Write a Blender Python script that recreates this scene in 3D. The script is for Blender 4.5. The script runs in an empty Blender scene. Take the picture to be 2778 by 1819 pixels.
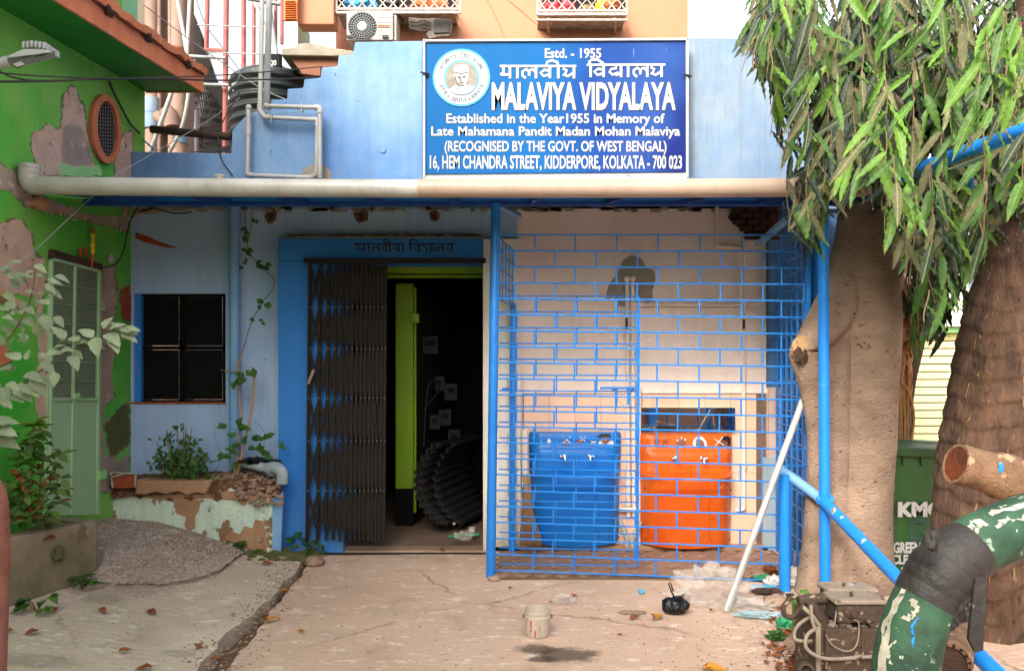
import bpy, bmesh, math, random
from mathutils import Vector, Matrix, noise
random.seed(11)
S = bpy.context.scene
COL = S.collection

# ------------------------------------------------------------------ camera, sky, sun, exposure
CAMZ = 1.5
FPX = 2006.0            # focal length in photo pixels
HX, HY = 1389.0, 1000.0  # vanishing point of the level view axis
cam_d = bpy.data.cameras.new('camera'); cam = bpy.data.objects.new('camera', cam_d); COL.objects.link(cam)
cam.location = (0, 0, CAMZ); cam.rotation_euler = (math.radians(90), 0, 0)
cam_d.sensor_width = 36.0; cam_d.lens = FPX/2778*36; cam_d.shift_y = (HY-909.5)/2778
cam_d.clip_start = 0.05; cam_d.clip_end = 600
S.camera = cam
SUN_EL, SUN_AZ = math.radians(34), math.radians(209)    # azimuth clockwise from +Y: behind the camera, to the left
W = bpy.data.worlds.new('World'); S.world = W; W.use_nodes = True
wn = W.node_tree.nodes; wl = W.node_tree.links
for n in list(wn): wn.remove(n)
wo = wn.new('ShaderNodeOutputWorld'); bg = wn.new('ShaderNodeBackground'); sk = wn.new('ShaderNodeTexSky')
sk.sky_type = 'NISHITA'; sk.sun_disc = False; sk.sun_elevation = SUN_EL; sk.sun_rotation = SUN_AZ
sk.air_density = 1.0; sk.dust_density = 7.0; sk.ozone_density = 0.6
hsv = wn.new('ShaderNodeHueSaturation'); hsv.inputs['Saturation'].default_value = 0.30   # milky overcast
wl.new(sk.outputs[0], hsv.inputs['Color']); wl.new(hsv.outputs[0], bg.inputs[0]); wl.new(bg.outputs[0], wo.inputs[0])
bg.inputs[1].default_value = 0.15
sun_d = bpy.data.lights.new('sun', 'SUN'); sun = bpy.data.objects.new('sun', sun_d); COL.objects.link(sun)
sun_d.energy = 0.55; sun_d.angle = math.radians(8); sun_d.color = (1.0, 0.93, 0.84)
sdir = Vector((math.sin(SUN_AZ)*math.cos(SUN_EL), math.cos(SUN_AZ)*math.cos(SUN_EL), math.sin(SUN_EL)))
sun.rotation_euler = sdir.to_track_quat('Z', 'Y').to_euler(); sun.location = sdir*30
S.view_settings.view_transform = 'Standard'; S.view_settings.look = 'None'
S.view_settings.exposure = 1.85; S.view_settings.gamma = 1.0; S.view_settings.use_curve_mapping = False

# ------------------------------------------------------------------ helpers
def P(px, py, Y): return Vector(((px-HX)/FPX*Y, Y, CAMZ+(HY-py)/FPX*Y))
def XX(px, Y): return (px-HX)/FPX*Y
def ZZ(py, Y): return CAMZ+(HY-py)/FPX*Y
def lin(h):
    h = h.lstrip('#'); o = []
    for i in (0, 2, 4):
        c = int(h[i:i+2], 16)/255; o.append(c/12.92 if c <= .04045 else ((c+.055)/1.055)**2.4)
    return tuple(o)+(1.0,)

def crackX(Y): return -1.44-0.075*(Y-3.67)
def gh(X, Y):
    """ground height: the left slab rises gently towards the green house"""
    xc = crackX(Y)
    if X >= xc: return 0.0
    return 0.135*min(1.0, (xc-X)/(xc+2.78))
def G(px, py):
    z = 0.0
    for _ in range(12):
        Y = (CAMZ-z)*FPX/(py-HY); X = XX(px, Y); z = gh(X, Y)
    return Vector((X, Y, z))

MATS = {}
def pm(name, c1, c2=None, rough=.7, ns=3.0, bump=.2, bs=40.0, metal=0.0, peel=None, pa=.0, ps=4.0,
       streak=0.0, rnd=0.0, coord='Object', stretch=(1,1,1), spot=None, sa=.62, ss=60.0, spec=.4, low=None, lowz=(0,1), trans=0.0, ring=0):
    """weathered surface: two tones by noise, optional peeling patches, vertical streaks, spots, dirt near the foot"""
    m = bpy.data.materials.new(name); m.use_nodes = True; MATS[name] = m
    N = m.node_tree.nodes; L = m.node_tree.links
    b = N['Principled BSDF']
    c1 = lin(c1) if isinstance(c1, str) else c1; c2 = lin(c2) if isinstance(c2, str) else (c2 or c1)
    tc = N.new('ShaderNodeTexCoord'); mp = N.new('ShaderNodeMapping'); L.new(tc.outputs[coord], mp.inputs[0]); mp.inputs['Scale'].default_value = stretch
    def nz(scale, detail=6, rough_=.6, src=None):
        n = N.new('ShaderNodeTexNoise'); n.inputs['Scale'].default_value = scale; n.inputs['Detail'].default_value = detail
        n.inputs['Roughness'].default_value = rough_; L.new((src or mp).outputs[0], n.inputs['Vector']); return n
    def ramp(n, a, z):
        r = N.new('ShaderNodeMapRange'); r.inputs[1].default_value = a; r.inputs[2].default_value = z; L.new(n.outputs[0], r.inputs[0]); return r
    def mix(fac, a, bb, mode='MIX', f=1.0):
        x = N.new('ShaderNodeMix'); x.data_type = 'RGBA'; x.blend_type = mode
        if fac is None: x.inputs[0].default_value = f
        else: L.new(fac.outputs[0], x.inputs[0])
        for i, v in ((6, a), (7, bb)):
            if isinstance(v, tuple): x.inputs[i].default_value = v
            else: L.new(v, x.inputs[i])
        return x.outputs[2]
    col = mix(ramp(nz(ns, 8, .65), .36, .64), c1, c2)
    if streak:
        mp2 = N.new('ShaderNodeMapping'); L.new(tc.outputs[coord], mp2.inputs[0]); mp2.inputs['Scale'].default_value = (9, 9, .7)
        sr = ramp(nz(1.6, 6, .7, mp2), .45, .78)
        mm = N.new('ShaderNodeMath'); mm.operation = 'MULTIPLY'; mm.inputs[1].default_value = streak; L.new(sr.outputs[0], mm.inputs[0])
        col = mix(mm, col, (.11, .085, .06, 1))
    if peel:
        col = mix(ramp(nz(ps, 10, .68), pa, pa+.025), col, lin(peel))
    if spot:
        col = mix(ramp(nz(ss, 3, .6), sa, sa+.03), col, lin(spot))
    if low:
        sx = N.new('ShaderNodeSeparateXYZ'); L.new(tc.outputs[coord], sx.inputs[0])
        r = N.new('ShaderNodeMapRange'); r.inputs[1].default_value = lowz[1]; r.inputs[2].default_value = lowz[0]; L.new(sx.outputs[2], r.inputs[0])
        n3 = nz(5, 8, .7); mm = N.new('ShaderNodeMath'); mm.operation = 'MULTIPLY'; L.new(r.outputs[0], mm.inputs[0]); L.new(ramp(n3, .25, .6).outputs[0], mm.inputs[1])
        col = mix(mm, col, lin(low))
    if rnd:
        oi = N.new('ShaderNodeObjectInfo'); hs = N.new('ShaderNodeHueSaturation')
        r = N.new('ShaderNodeMapRange'); r.inputs[3].default_value = 1-rnd; r.inputs[4].default_value = 1+rnd; L.new(oi.outputs['Random'], r.inputs[0])
        L.new(r.outputs[0], hs.inputs['Value']); L.new(col, hs.inputs['Color']); col = hs.outputs[0]
    L.new(col, b.inputs['Base Color'])
    b.inputs['Metallic'].default_value = metal
    b.inputs['Specular IOR Level'].default_value = spec
    rr = N.new('ShaderNodeMapRange'); rr.inputs[3].default_value = max(.03, rough-.12); rr.inputs[4].default_value = min(1, rough+.12)
    L.new(nz(ns*3).outputs[0], rr.inputs[0]); L.new(rr.outputs[0], b.inputs['Roughness'])
    if bump:
        bn = N.new('ShaderNodeBump'); bn.inputs['Strength'].default_value = bump; bn.inputs['Distance'].default_value = .02
        h = nz(bs, 6, .6)
        L.new(h.outputs[0], bn.inputs['Height']); L.new(bn.outputs[0], b.inputs['Normal'])
    if trans:
        out = N['Material Output']; tr = N.new('ShaderNodeBsdfTranslucent'); L.new(col, tr.inputs[0])
        ms = N.new('ShaderNodeMixShader'); ms.inputs[0].default_value = trans
        L.new(b.outputs[0], ms.inputs[1]); L.new(tr.outputs[0], ms.inputs[2]); L.new(ms.outputs[0], out.inputs[0])
    return m

ORG = {}
def org(o): return ORG.get(o.name, Vector((0, 0, 0))) if o is not None else Vector((0, 0, 0))
def thing(name, label, cat, loc=(0, 0, 0), group=None):
    o = bpy.data.objects.new(name, None); COL.objects.link(o); o.location = loc; o.empty_display_size = .1
    o['label'] = label; o['category'] = cat
    if group: o['group'] = group
    ORG[o.name] = Vector(loc); return o
def tag(o, label, cat, group=None):
    o['label'] = label; o['category'] = cat
    if group: o['group'] = group
    return o
def kind(o, k): o['kind'] = k; return o

class MB:
    def __init__(s): s.v = []; s.f = []
    def add(s, vs, fs):
        n = len(s.v); s.v += [Vector(v) for v in vs]; s.f += [tuple(i+n for i in f) for f in fs]; return s
    def box(s, x0, x1, y0, y1, z0, z1):
        return s.add([(x0,y0,z0),(x1,y0,z0),(x1,y1,z0),(x0,y1,z0),(x0,y0,z1),(x1,y0,z1),(x1,y1,z1),(x0,y1,z1)],
                     [(0,3,2,1),(4,5,6,7),(0,1,5,4),(1,2,6,5),(2,3,7,6),(3,0,4,7)])
    def hexa(s, p8):   # 4 front points then 4 back points
        return s.add(p8, [(0,1,2,3),(7,6,5,4),(1,0,4,5),(2,1,5,6),(3,2,6,7),(0,3,7,4)])
    def obox(s, c, ax, ay, az):
        c = Vector(c); ax = Vector(ax); ay = Vector(ay); az = Vector(az)
        return s.add([c-ax-ay-az, c+ax-ay-az, c+ax+ay-az, c-ax+ay-az, c-ax-ay+az, c+ax-ay+az, c+ax+ay+az, c-ax+ay+az],
                     [(0,3,2,1),(4,5,6,7),(0,1,5,4),(1,2,6,5),(2,3,7,6),(3,0,4,7)])
    def bar(s, a, b, w, d, up=(0, 1, 0)):
        a = Vector(a); b = Vector(b); t = (b-a); l = t.length; t.normalize(); u = Vector(up); sd = t.cross(u)
        if sd.length < 1e-4: sd = t.cross(Vector((1, 0, 0)))
        sd.normalize(); u = sd.cross(t)
        return s.obox((a+b)/2, t*(l/2), sd*(w/2), u*(d/2))
    def prism(s, pts, d):
        n = len(pts); pts = [Vector(p) for p in pts]; d = Vector(d)
        return s.add(pts+[p+d for p in pts], [tuple(range(n)), tuple(range(2*n-1, n-1, -1))]+[(i, i+n, (i+1) % n+n, (i+1) % n) for i in range(n)])
    def tube(s, pts, r, seg=10, caps=True, noise_=0.0, nf=3.0, squash=None):
        pts = [Vector(p) for p in pts]; n = len(pts)
        rs = r if isinstance(r, (list, tuple)) else [r]*n
        t0 = (pts[1]-pts[0]).normalized(); u = t0.orthogonal().normalized()
        vs = []
        for i, p in enumerate(pts):
            t = (pts[min(i+1, n-1)]-pts[max(i-1, 0)]).normalized()
            u = (u-t*u.dot(t)); u = u.normalized() if u.length > 1e-6 else t.orthogonal().normalized(); w = t.cross(u)
            for k in range(seg):
                a = 2*math.pi*k/seg; dd = u*math.cos(a)+w*math.sin(a); rr = rs[i]
                if noise_: rr *= 1+noise_*noise.noise((p+dd*rs[i])*nf)
                q = dd*rr
                if squash is not None: q = Vector((q.x, q.y*squash, q.z))
                vs.append(p+q)
        fs = [(i*seg+k, i*seg+(k+1) % seg, (i+1)*seg+(k+1) % seg, (i+1)*seg+k) for i in range(n-1) for k in range(seg)]
        if caps: fs += [tuple(range(seg-1, -1, -1)), tuple(range((n-1)*seg, n*seg))]
        return s.add(vs, fs)
    def lathe(s, c, prof, seg=24, axis=(0, 0, 1), closed=False):
        c = Vector(c); q = Vector((0, 0, 1)).rotation_difference(Vector(axis).normalized())
        vs = []
        for r, z in prof:
            for k in range(seg):
                a = 2*math.pi*k/seg; vs.append(c+q @ Vector((r*math.cos(a), r*math.sin(a), z)))
        n = len(prof)
        fs = [(i*seg+k, i*seg+(k+1) % seg, (i+1)*seg+(k+1) % seg, (i+1)*seg+k) for i in range(n-1) for k in range(seg)]
        if not closed: fs += [tuple(range(seg-1, -1, -1)), tuple(range((n-1)*seg, n*seg))]
        return s.add(vs, fs)
    def blob(s, c, rad, sub=3, amp=.2, nf=2.0, seed=0.0, flat=None):
        bm = bmesh.new(); bmesh.ops.create_icosphere(bm, subdivisions=sub, radius=1)
        c = Vector(c); bm.verts.index_update()
        vs = []
        for v in bm.verts:
            d = v.co.normalized(); k = 1+amp*noise.noise(d*nf+Vector((seed, seed*2, 0)))+amp*.5*noise.noise(d*nf*2.7+Vector((seed, 3, 0)))
            q = Vector((d.x*rad[0], d.y*rad[1], d.z*rad[2]))*k
            if flat is not None and q.z < flat: q.z = flat
            vs.append(c+q)
        s.add(vs, [tuple(v.index for v in f.verts) for f in bm.faces]); bm.free(); return s
    def mesh(s, name, mat, off, smooth=False):
        me = bpy.data.meshes.new(name); me.from_pydata([v-off for v in s.v], [], s.f)
        if mat: me.materials.append(MATS[mat] if isinstance(mat, str) else mat)
        if smooth:
            me.polygons.foreach_set('use_smooth', [True]*len(me.polygons))
            me.update()
        me.validate(); return me
    def build(s, name, mat, parent=None, smooth=False, bevel=0, loc=None, auto=None):
        o0 = org(parent); L = Vector(loc) if loc is not None else o0.copy()
        me = s.mesh(name, mat, L, smooth)
        o = bpy.data.objects.new(name, me); COL.objects.link(o)
        if parent is not None: o.parent = parent; o.location = L-o0
        else: o.location = L
        ORG[o.name] = L
        if smooth:
            try: me.set_sharp_from_angle(angle=math.radians(auto or 50))
            except Exception: pass
        if bevel:
            b = o.modifiers.new('bevel', 'BEVEL'); b.width = bevel; b.segments = 2; b.limit_method = 'ANGLE'
        return o
def cp(src, parent, loc, rot=None, scale=None, mat=None):
    """linked copy of a piece at a world location"""
    o = src.copy(); COL.objects.link(o); o.parent = parent; o.location = Vector(loc)-org(parent)
    if rot is not None: o.rotation_euler = rot
    if scale is not None: o.scale = scale
    ORG[o.name] = Vector(loc)
    for k in ('label',):
        if k in o: del o[k]
    return o
def piece(name, me, parent, M):
    """an object sharing mesh me with world matrix M"""
    o = bpy.data.objects.new(name, me); COL.objects.link(o); o.parent = parent
    M = Matrix.Translation(-org(parent)) @ M; o.matrix_local = M; return o
def frame(pos, x, up, s=1.0):
    x = Vector(x).normalized(); z = Vector(up); z = (z-x*z.dot(x))
    if z.length < 1e-4: z = x.orthogonal()
    z.normalize(); y = z.cross(x)
    if isinstance(s, (int, float)): s = (s, s, s)
    return Matrix.Translation(pos) @ Matrix(((x.x*s[0], y.x*s[1], z.x*s[2], 0), (x.y*s[0], y.y*s[1], z.y*s[2], 0), (x.z*s[0], y.z*s[1], z.z*s[2], 0), (0, 0, 0, 1)))

def text_part(name, s, box, Y, mat, parent, bold=.02, thick=.002, shear=0.0, spacing=1.0, fit=True):
    """flat lettering fitted into a photo box (x0,y0,x1,y1) on the plane at depth Y"""
    cu = bpy.data.curves.new(name, 'FONT'); cu.body = s; cu.size = 1; cu.offset = bold; cu.shear = shear; cu.space_character = spacing
    cu.resolution_u = 3
    t = bpy.data.objects.new('tmp', cu); COL.objects.link(t)
    dg = bpy.context.evaluated_depsgraph_get(); dg.update()
    me = bpy.data.meshes.new_from_object(t.evaluated_get(dg)); bpy.data.objects.remove(t); bpy.data.curves.remove(cu)
    xs = [v.co.x for v in me.vertices]; ys = [v.co.y for v in me.vertices]
    if not xs: return None
    a0, a1, b0, b1 = min(xs), max(xs), min(ys), max(ys)
    o0 = org(parent)
    me.polygons.foreach_set('use_smooth', [False]*len(me.polygons))
    for v in me.vertices:
        px = box[0]+(v.co.x-a0)/(a1-a0)*(box[2]-box[0]); py = box[3]-(v.co.y-b0)/(b1-b0)*(box[3]-box[1])
        v.co = P(px, py, Y)-o0
    me.materials.clear(); me.materials.append(MATS[mat])
    o = bpy.data.objects.new(name, me); COL.objects.link(o); o.parent = parent
    sm = o.modifiers.new('thick', 'SOLIDIFY'); sm.thickness = thick
    ORG[o.name] = o0
    return o
def strokes(mb, segs, Y, conv, w):
    for sg in segs:
        ww = w
        if isinstance(sg, tuple): sg, ww = sg
        mb.tube([P(*conv(x, y), Y) for x, y in sg], ww, 8, True, squash=.08)
def vl(x, a, b): return [(x, a), (x, b)]

def grid(fn, nu, nv):
    """open sheet from a function (u,v)->point"""
    m = MB(); vs = [fn(i/nu, j/nv) for j in range(nv+1) for i in range(nu+1)]
    fs = [(j*(nu+1)+i, j*(nu+1)+i+1, (j+1)*(nu+1)+i+1, (j+1)*(nu+1)+i) for j in range(nv) for i in range(nu)]
    return m.add(vs, fs)
def catmull(pts, n=6):
    """smooth path through points (tuples of any length)"""
    out = []
    for i in range(len(pts)-1):
        p0 = pts[max(i-1, 0)]; p1 = pts[i]; p2 = pts[i+1]; p3 = pts[min(i+2, len(pts)-1)]
        for k in range(n):
            t = k/n; out.append(tuple(.5*((2*b)+(-a+c)*t+(2*a-5*b+4*c-d)*t*t+(-a+3*b-3*c+d)*t**3) for a, b, c, d in zip(p0, p1, p2, p3)))
    out.append(tuple(pts[-1])); return out
def pathP(pts, n=6):
    """[(px,py,Y)] -> smooth list of world points"""
    return [P(*q) for q in catmull(pts, n)]
def pathPR(pts, n=6):
    """[(px,py,Y,rpx)] -> points, radii in metres"""
    q = catmull(pts, n); return [P(a, b, c) for a, b, c, d in q], [d/FPX*c for a, b, c, d in q]

# ------------------------------------------------------------------ materials
pm('blue_wall', '#a6bedd', '#98b4d8', .8, 1.1, .25, 45, streak=.22, spot='#47647f', sa=.70, ss=22)
pm('blue_upper', '#557fb2', '#84a0bb', .8, .85, .25, 45, streak=.30, spot='#34465a', sa=.69, ss=18, peel='#7d98b0', pa=.60, ps=1.6)
pm('pale_blue_wall', '#7c8a92', '#5a7492', .85, 1.2, .3, 60, streak=.5, spot='#6b6d68', sa=.69, ss=24)
pm('door_blue', '#1d73c6', '#2a7bc9', .65, 2.0, .15, 50, streak=.25, low='#4a76a8', lowz=(0, .6))
pm('white_plaster', '#f0ddd0', '#e9d0be', .85, 1.3, .2, 40, streak=.12, spot='#8a7a6c', sa=.74, ss=20)
pm('white_pillar', '#ebe4da', '#ddd2c6', .8, 2.0, .3, 50, streak=.2, low='#9c8470', lowz=(0, .5))
pm('beige_tile', '#ecc3a6', '#e6bb9c', .35, 2.5, .04, 20, rnd=.05)
pm('grout', '#7d6454', '#6c5648', .9, 9, .2)
pm('cement_patch', '#a09584', '#8a7f70', .9, 6, .5, 60)
pm('dark_blue_wall', '#274b74', '#4a6f96', .7, 2.5, .2, 40, peel='#8ba0ae', pa=.62, ps=3)
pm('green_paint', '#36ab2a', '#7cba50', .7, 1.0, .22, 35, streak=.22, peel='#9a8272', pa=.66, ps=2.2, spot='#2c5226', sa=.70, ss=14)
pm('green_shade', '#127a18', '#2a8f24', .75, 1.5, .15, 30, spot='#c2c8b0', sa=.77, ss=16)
pm('bare_plaster', '#a8978a', '#8f8276', .9, 5, .6, 50, spot='#c3aa96', sa=.6, ss=12)
pm('bare_plaster_pink', '#cdb19d', '#b59682', .9, 5, .5, 50, spot='#7a6a60', sa=.64, ss=14)
pm('old_green', '#86c27a', '#9bcf8c', .85, 8, .4, 50)
pm('salmon', '#c4714c', '#d2845a', .8, 3.0, .5, 40, streak=.35, peel='#9b7a68', pa=.62, ps=5)
pm('salmon_flat', '#c9794f', '#bb6c44', .8, 3.0, .3, 40)
pm('mint_door', '#9cbf92', '#93b888', .55, 2.0, .1, 60, streak=.12)
pm('door_mesh', '#5d6d58', '#6d7c66', .8, 7, .3, 80, streak=.3)
pm('dial_grey', '#090807', None, .6, 5, 0)
pm('black_iron', '#080706', '#100d0b', .7, 8, .25, 60, spec=.1)
pm('black_panel', '#060708', '#0c0d0e', .6, 6, .15, 60, spec=.12, spot='#5d5f5c', sa=.76, ss=26)
pm('rust_gate', '#231f1c', '#302a26', .8, 9, .3, 80, spot='#40302a', sa=.7, ss=40, spec=.15)
pm('mint_plaster', '#d6dfc8', '#c3d6c8', .85, 3.0, .5, 40, streak=.3, peel='#8a6a50', pa=.555, ps=4.5)
pm('terracotta', '#9c7355', '#b08768', .85, 6, .3, 50, streak=.2)
pm('dark_brick', '#35201a', '#4a2c20', .9, 12, .6, 50)
pm('brick_red', '#8a3d22', '#9c4b2c', .85, 12, .4, 60)
pm('soil', '#5d3e2b', '#77523b', .95, 14, .9, 60, spot='#a58067', sa=.6, ss=40)
pm('concrete', '#8e7a66', '#9b8772', .9, 1.8, .5, 45, streak=.35, peel='#6d5f51', pa=.6, ps=2.4, low='#6a6348', lowz=(.05, .3))
pm('pvc_white', '#b8b5af', '#a09b92', .35, 2.5, .05, 30, streak=.25, spot='#8e867a', sa=.74, ss=30)
pm('pvc_cream', '#ad9584', '#a18a79', .4, 2.5, .05, 30, streak=.2)
pm('pvc_beige', '#ead9ca', '#dcc6b4', .45, 3, .05)
pm('pvc_blue', '#6a9ac8', '#7ea9d0', .5, 2.0, .1, 40, streak=.15)
pm('pvc_grey', '#8f9fa8', '#a3aeb0', .5, 4.0, .1, 40, streak=.3)
pm('cage_blue', '#1a70c4', '#2a7fce', .35, 6, .12, 60, spot='#a9c4de', sa=.75, ss=50)
pm('rail_blue', '#1677d2', '#1f7fd4', .4, 3, .15, 50, spot='#b7c9dd', sa=.72, ss=12)
pm('beam_blue', '#123f86', '#174c98', .55, 3, .1, 40)
pm('sheet_blue', '#174a8e', '#0f3b76', .6, 3, .1, 40)
pm('sink_blue', '#0b62b8', '#1a74c4', .34, 2.5, .03, 20, streak=.12, spot='#3d8acb', sa=.70, ss=26)
pm('sink_orange', '#cf500e', '#db6418', .34, 2.5, .03, 20, streak=.14, spot='#e08a55', sa=.70, ss=26)
pm('sink_line_blue', '#063a78', None, .4, 2, 0); pm('sink_line_orange', '#922b06', None, .4, 2, 0)
pm('print_blue', '#5d9bd8', '#4f8fd0', .4, 4, 0); pm('print_orange', '#e8894c', '#e08040', .4, 4, 0)
pm('print_brown', '#7a4a3a', '#8a5643', .5, 5, 0); pm('print_white', '#d9d6d2', '#cfcac5', .5, 5, 0); pm('print_black', '#15131a', None, .5, 5, 0)
pm('chrome', '#c8c8c8', None, .15, 5, 0, metal=1.0)
pm('straw', '#7d5a3d', '#95704e', .9, 20, .3)
pm('sign_white', '#b6b3ae', '#a8a49d', .6, 3, .05, 30, streak=.35)
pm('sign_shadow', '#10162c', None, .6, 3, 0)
pm('sign_grey_ink', '#3f5468', '#364c60', .6, 6, 0)
pm('sign_ring_blue', '#2a86bd', '#3f93c8', .5, 6, 0)
pm('portrait_ink', '#3b3833', '#4a463f', .6, 14, 0)
pm('sign_sepia', '#857c6e', '#6a6256', .6, 14, 0)
pm('ink_dark', '#0b1430', None, .6, 3, 0)
pm('ink_edge', '#48719f', None, .6, 3, 0)
pm('peach_wall', '#ab775a', '#a26d50', .85, .8, .2, 30, streak=.12)
pm('brown_wall', '#8b5b45', '#7e503c', .85, 2, .3, 30)
pm('brown_far', '#8d7264', '#7b6256', .9, 2, .3, 20, streak=.3)
pm('dark_grey', '#3a3634', '#4a4542', .85, 3, .3, 20)
pm('grey_metal', '#9b9d9c', '#8a8c8c', .5, 4, .15, 30)
pm('iron_white', '#a89d95', '#927f74', .6, 12, .2, spot='#7b5444', sa=.64, ss=40)
pm('rust_pole', '#8a4740', '#9c5950', .7, 6, .3)
pm('black_plastic', '#1a1f1e', '#232a28', .42, 3, .1, 30, spot='#4d5650', sa=.7, ss=9)
pm('orange_wood', '#b8642a', '#a85722', .6, 6, .2)
pm('cream_paint', '#dcd6b8', '#cfcba8', .7, 3, .1)
pm('pale_green_wall', '#bcd4b8', '#b0cbae', .8, 2, .1)
pm('mint_pane', '#4fa87a', '#5ab98a', .4, 2, .05)
pm('ac_white', '#aba69e', '#9d978e', .5, 4, .05, streak=.2)
pm('cloth_grey', '#75695f', '#5b514a', .95, 12, .3)
pm('cloth_blue', '#3f9ac9', '#2f86b6', .8, 4, .1); pm('cloth_red', '#b72f3d', '#c8424e', .8, 4, .1); pm('cloth_yellow', '#d3b51e', None, .7, 4, .1); pm('cloth_orange', '#a85a25', '#8a4a20', .8, 6, .1)
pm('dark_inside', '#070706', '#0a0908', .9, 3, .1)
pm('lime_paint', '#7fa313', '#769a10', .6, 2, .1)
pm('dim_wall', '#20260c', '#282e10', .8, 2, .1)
pm('room_floor', '#7a6252', '#6b5547', .8, 4, .2)
pm('sheet_grey', '#1d1a18', '#171413', .8, 6, .2, metal=.2, spot='#4d3c30', sa=.7, ss=18)
pm('bark', '#a58b76', '#7f6857', .95, 2.2, 1.0, 34, stretch=(1, 1, 1.8), spot='#4d3a2d', sa=.65, ss=20)
pm('palm_bark', '#604533', '#3a281d', .95, 3, 1.0, 12, stretch=(5, 5, 1.6), peel='#755843', pa=.62, ps=5, spot='#1a110c', sa=.655, ss=6)
pm('dark_bark', '#4d382b', '#3a2a20', .95, 6, .7, 40)
pm('vine_brown', '#94693f', '#b08457', .9, 10, .4, 60)
pm('twig', '#7a6248', '#6a5640', .9, 10, .3)
pm('stalk_tan', '#b08a62', '#9c7a55', .9, 10, .3)
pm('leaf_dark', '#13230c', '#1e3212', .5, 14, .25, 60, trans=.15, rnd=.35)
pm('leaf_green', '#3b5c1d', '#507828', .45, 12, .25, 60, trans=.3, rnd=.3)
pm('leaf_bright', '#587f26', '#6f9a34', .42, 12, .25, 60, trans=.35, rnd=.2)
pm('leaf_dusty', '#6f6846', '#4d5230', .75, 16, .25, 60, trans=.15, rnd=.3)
pm('leaf_pale', '#7f9170', '#a3ac8d', .7, 18, .25, 60, trans=.2, rnd=.18)
pm('leaf_pot', '#3c6b25', '#2c5219', .55, 18, .2, 60, trans=.25, rnd=.3)
pm('leaf_bush', '#4a5f28', '#5e6f36', .6, 18, .2, 60, trans=.2, rnd=.4)
pm('leaf_dry', '#8a4f24', '#6d3a18', .8, 20, .3, 80, rnd=.3)
pm('leaf_yellow', '#c48a28', '#a56c1c', .8, 20, .3, 80)
pm('bin_green', '#214a1e', '#275423', .45, 3, .08, 40, streak=.25)
pm('bin_dark', '#1d3f1c', '#24491f', .5, 4, .1, 40, streak=.2, spot='#8a927e', sa=.74, ss=20)
pm('shutter_yellow', '#e4dba4', '#dccf94', .6, 3, .05)
pm('pipe_green', '#34573f', '#1c3325', .75, 7, .3, 40, peel='#7f8f7a', pa=.60, ps=9, spot='#b8b8a4', sa=.66, ss=22)
pm('white_flake', '#bdb6a6', '#8f8778', .8, 14, .4, spot='#4a5e4b', sa=.6, ss=40)
pm('tape_black', '#322d2a', '#221e1c', .6, 8, .5, 24, spot='#70665c', sa=.68, ss=16)
pm('rust_orange', '#86664c', '#5e4330', .9, 7, .8, 30, stretch=(1, 1, 1), peel='#a98468', pa=.58, ps=9, spot='#4a2a18', sa=.66, ss=22)
pm('rust_inside', '#6a2c0e', '#3d1a0a', .9, 8, .5, 40)
pm('machine', '#4d3c2f', '#3a2d23', .8, 5, .5, 40, spot='#8f7a66', sa=.6, ss=18)
pm('machine_top', '#8d7f6e', '#77695a', .75, 5, .4, 40, spot='#4c3a2d', sa=.62, ss=18)
pm('bottle_green', '#4c7a2a', '#3d6420', .5, 6, .3, 30, spot='#8d8a5a', sa=.62, ss=14)
pm('bag_black', '#0b0b0c', None, .25, 5, .6, 30)
pm('bucket_white', '#c6b7a6', '#b3a392', .55, 6, .15, 40, streak=.3, spot='#7d5a49', sa=.68, ss=26)
pm('cable_black', '#1b1b1a', '#2b2a28', .6, 6, 0)
pm('lamp_grey', '#a9ada9', '#9a9e9a', .5, 4, .05)
pm('lamp_dark', '#55574f', '#4a4c46', .5, 4, .05)
pm('pink_post', '#8f5f50', '#744438', .8, 8, .4)
pm('junk_white', '#c9c2b8', '#a89d90', .7, 20, .4); pm('junk_green', '#2c8a5a', '#1f6e48', .6, 20, .3); pm('junk_blue', '#4a90b4', '#6aa6c0', .6, 20, .3)
pm('stone', '#8a6f5c', '#a08571', .9, 6, .6, 40)
pm('paver', '#9a7866', '#8a6a59', .9, 6, .5, 60, rnd=.10, spot='#c0a18d', sa=.64, ss=24)
pm('shutter_brown', '#5b4540', '#4a3834', .6, 3, .1)
pm('moss', '#4b5526', '#5f5a34', .95, 12, .8, 60)

def thin_mat(name, col, rough, alpha):
    m = bpy.data.materials.new(name); m.use_nodes = True; MATS[name] = m
    N = m.node_tree.nodes; L = m.node_tree.links; b = N['Principled BSDF']; b.inputs['Base Color'].default_value = lin(col); b.inputs['Roughness'].default_value = rough
    tr = N.new('ShaderNodeBsdfTransparent'); ms = N.new('ShaderNodeMixShader'); ms.inputs[0].default_value = alpha
    L.new(tr.outputs[0], ms.inputs[1]); L.new(b.outputs[0], ms.inputs[2]); L.new(ms.outputs[0], N['Material Output'].inputs[0])
thin_mat('clear_plastic', '#d0c6ba', .12, .2)
thin_mat('clear_blue_plastic', '#a9c6cc', .12, .55)
m = bpy.data.materials.new('mirror'); m.use_nodes = True; MATS['mirror'] = m
b = m.node_tree.nodes['Principled BSDF']; b.inputs['Base Color'].default_value = (.75, .75, .78, 1); b.inputs['Metallic'].default_value = 1; b.inputs['Roughness'].default_value = .03

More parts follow.
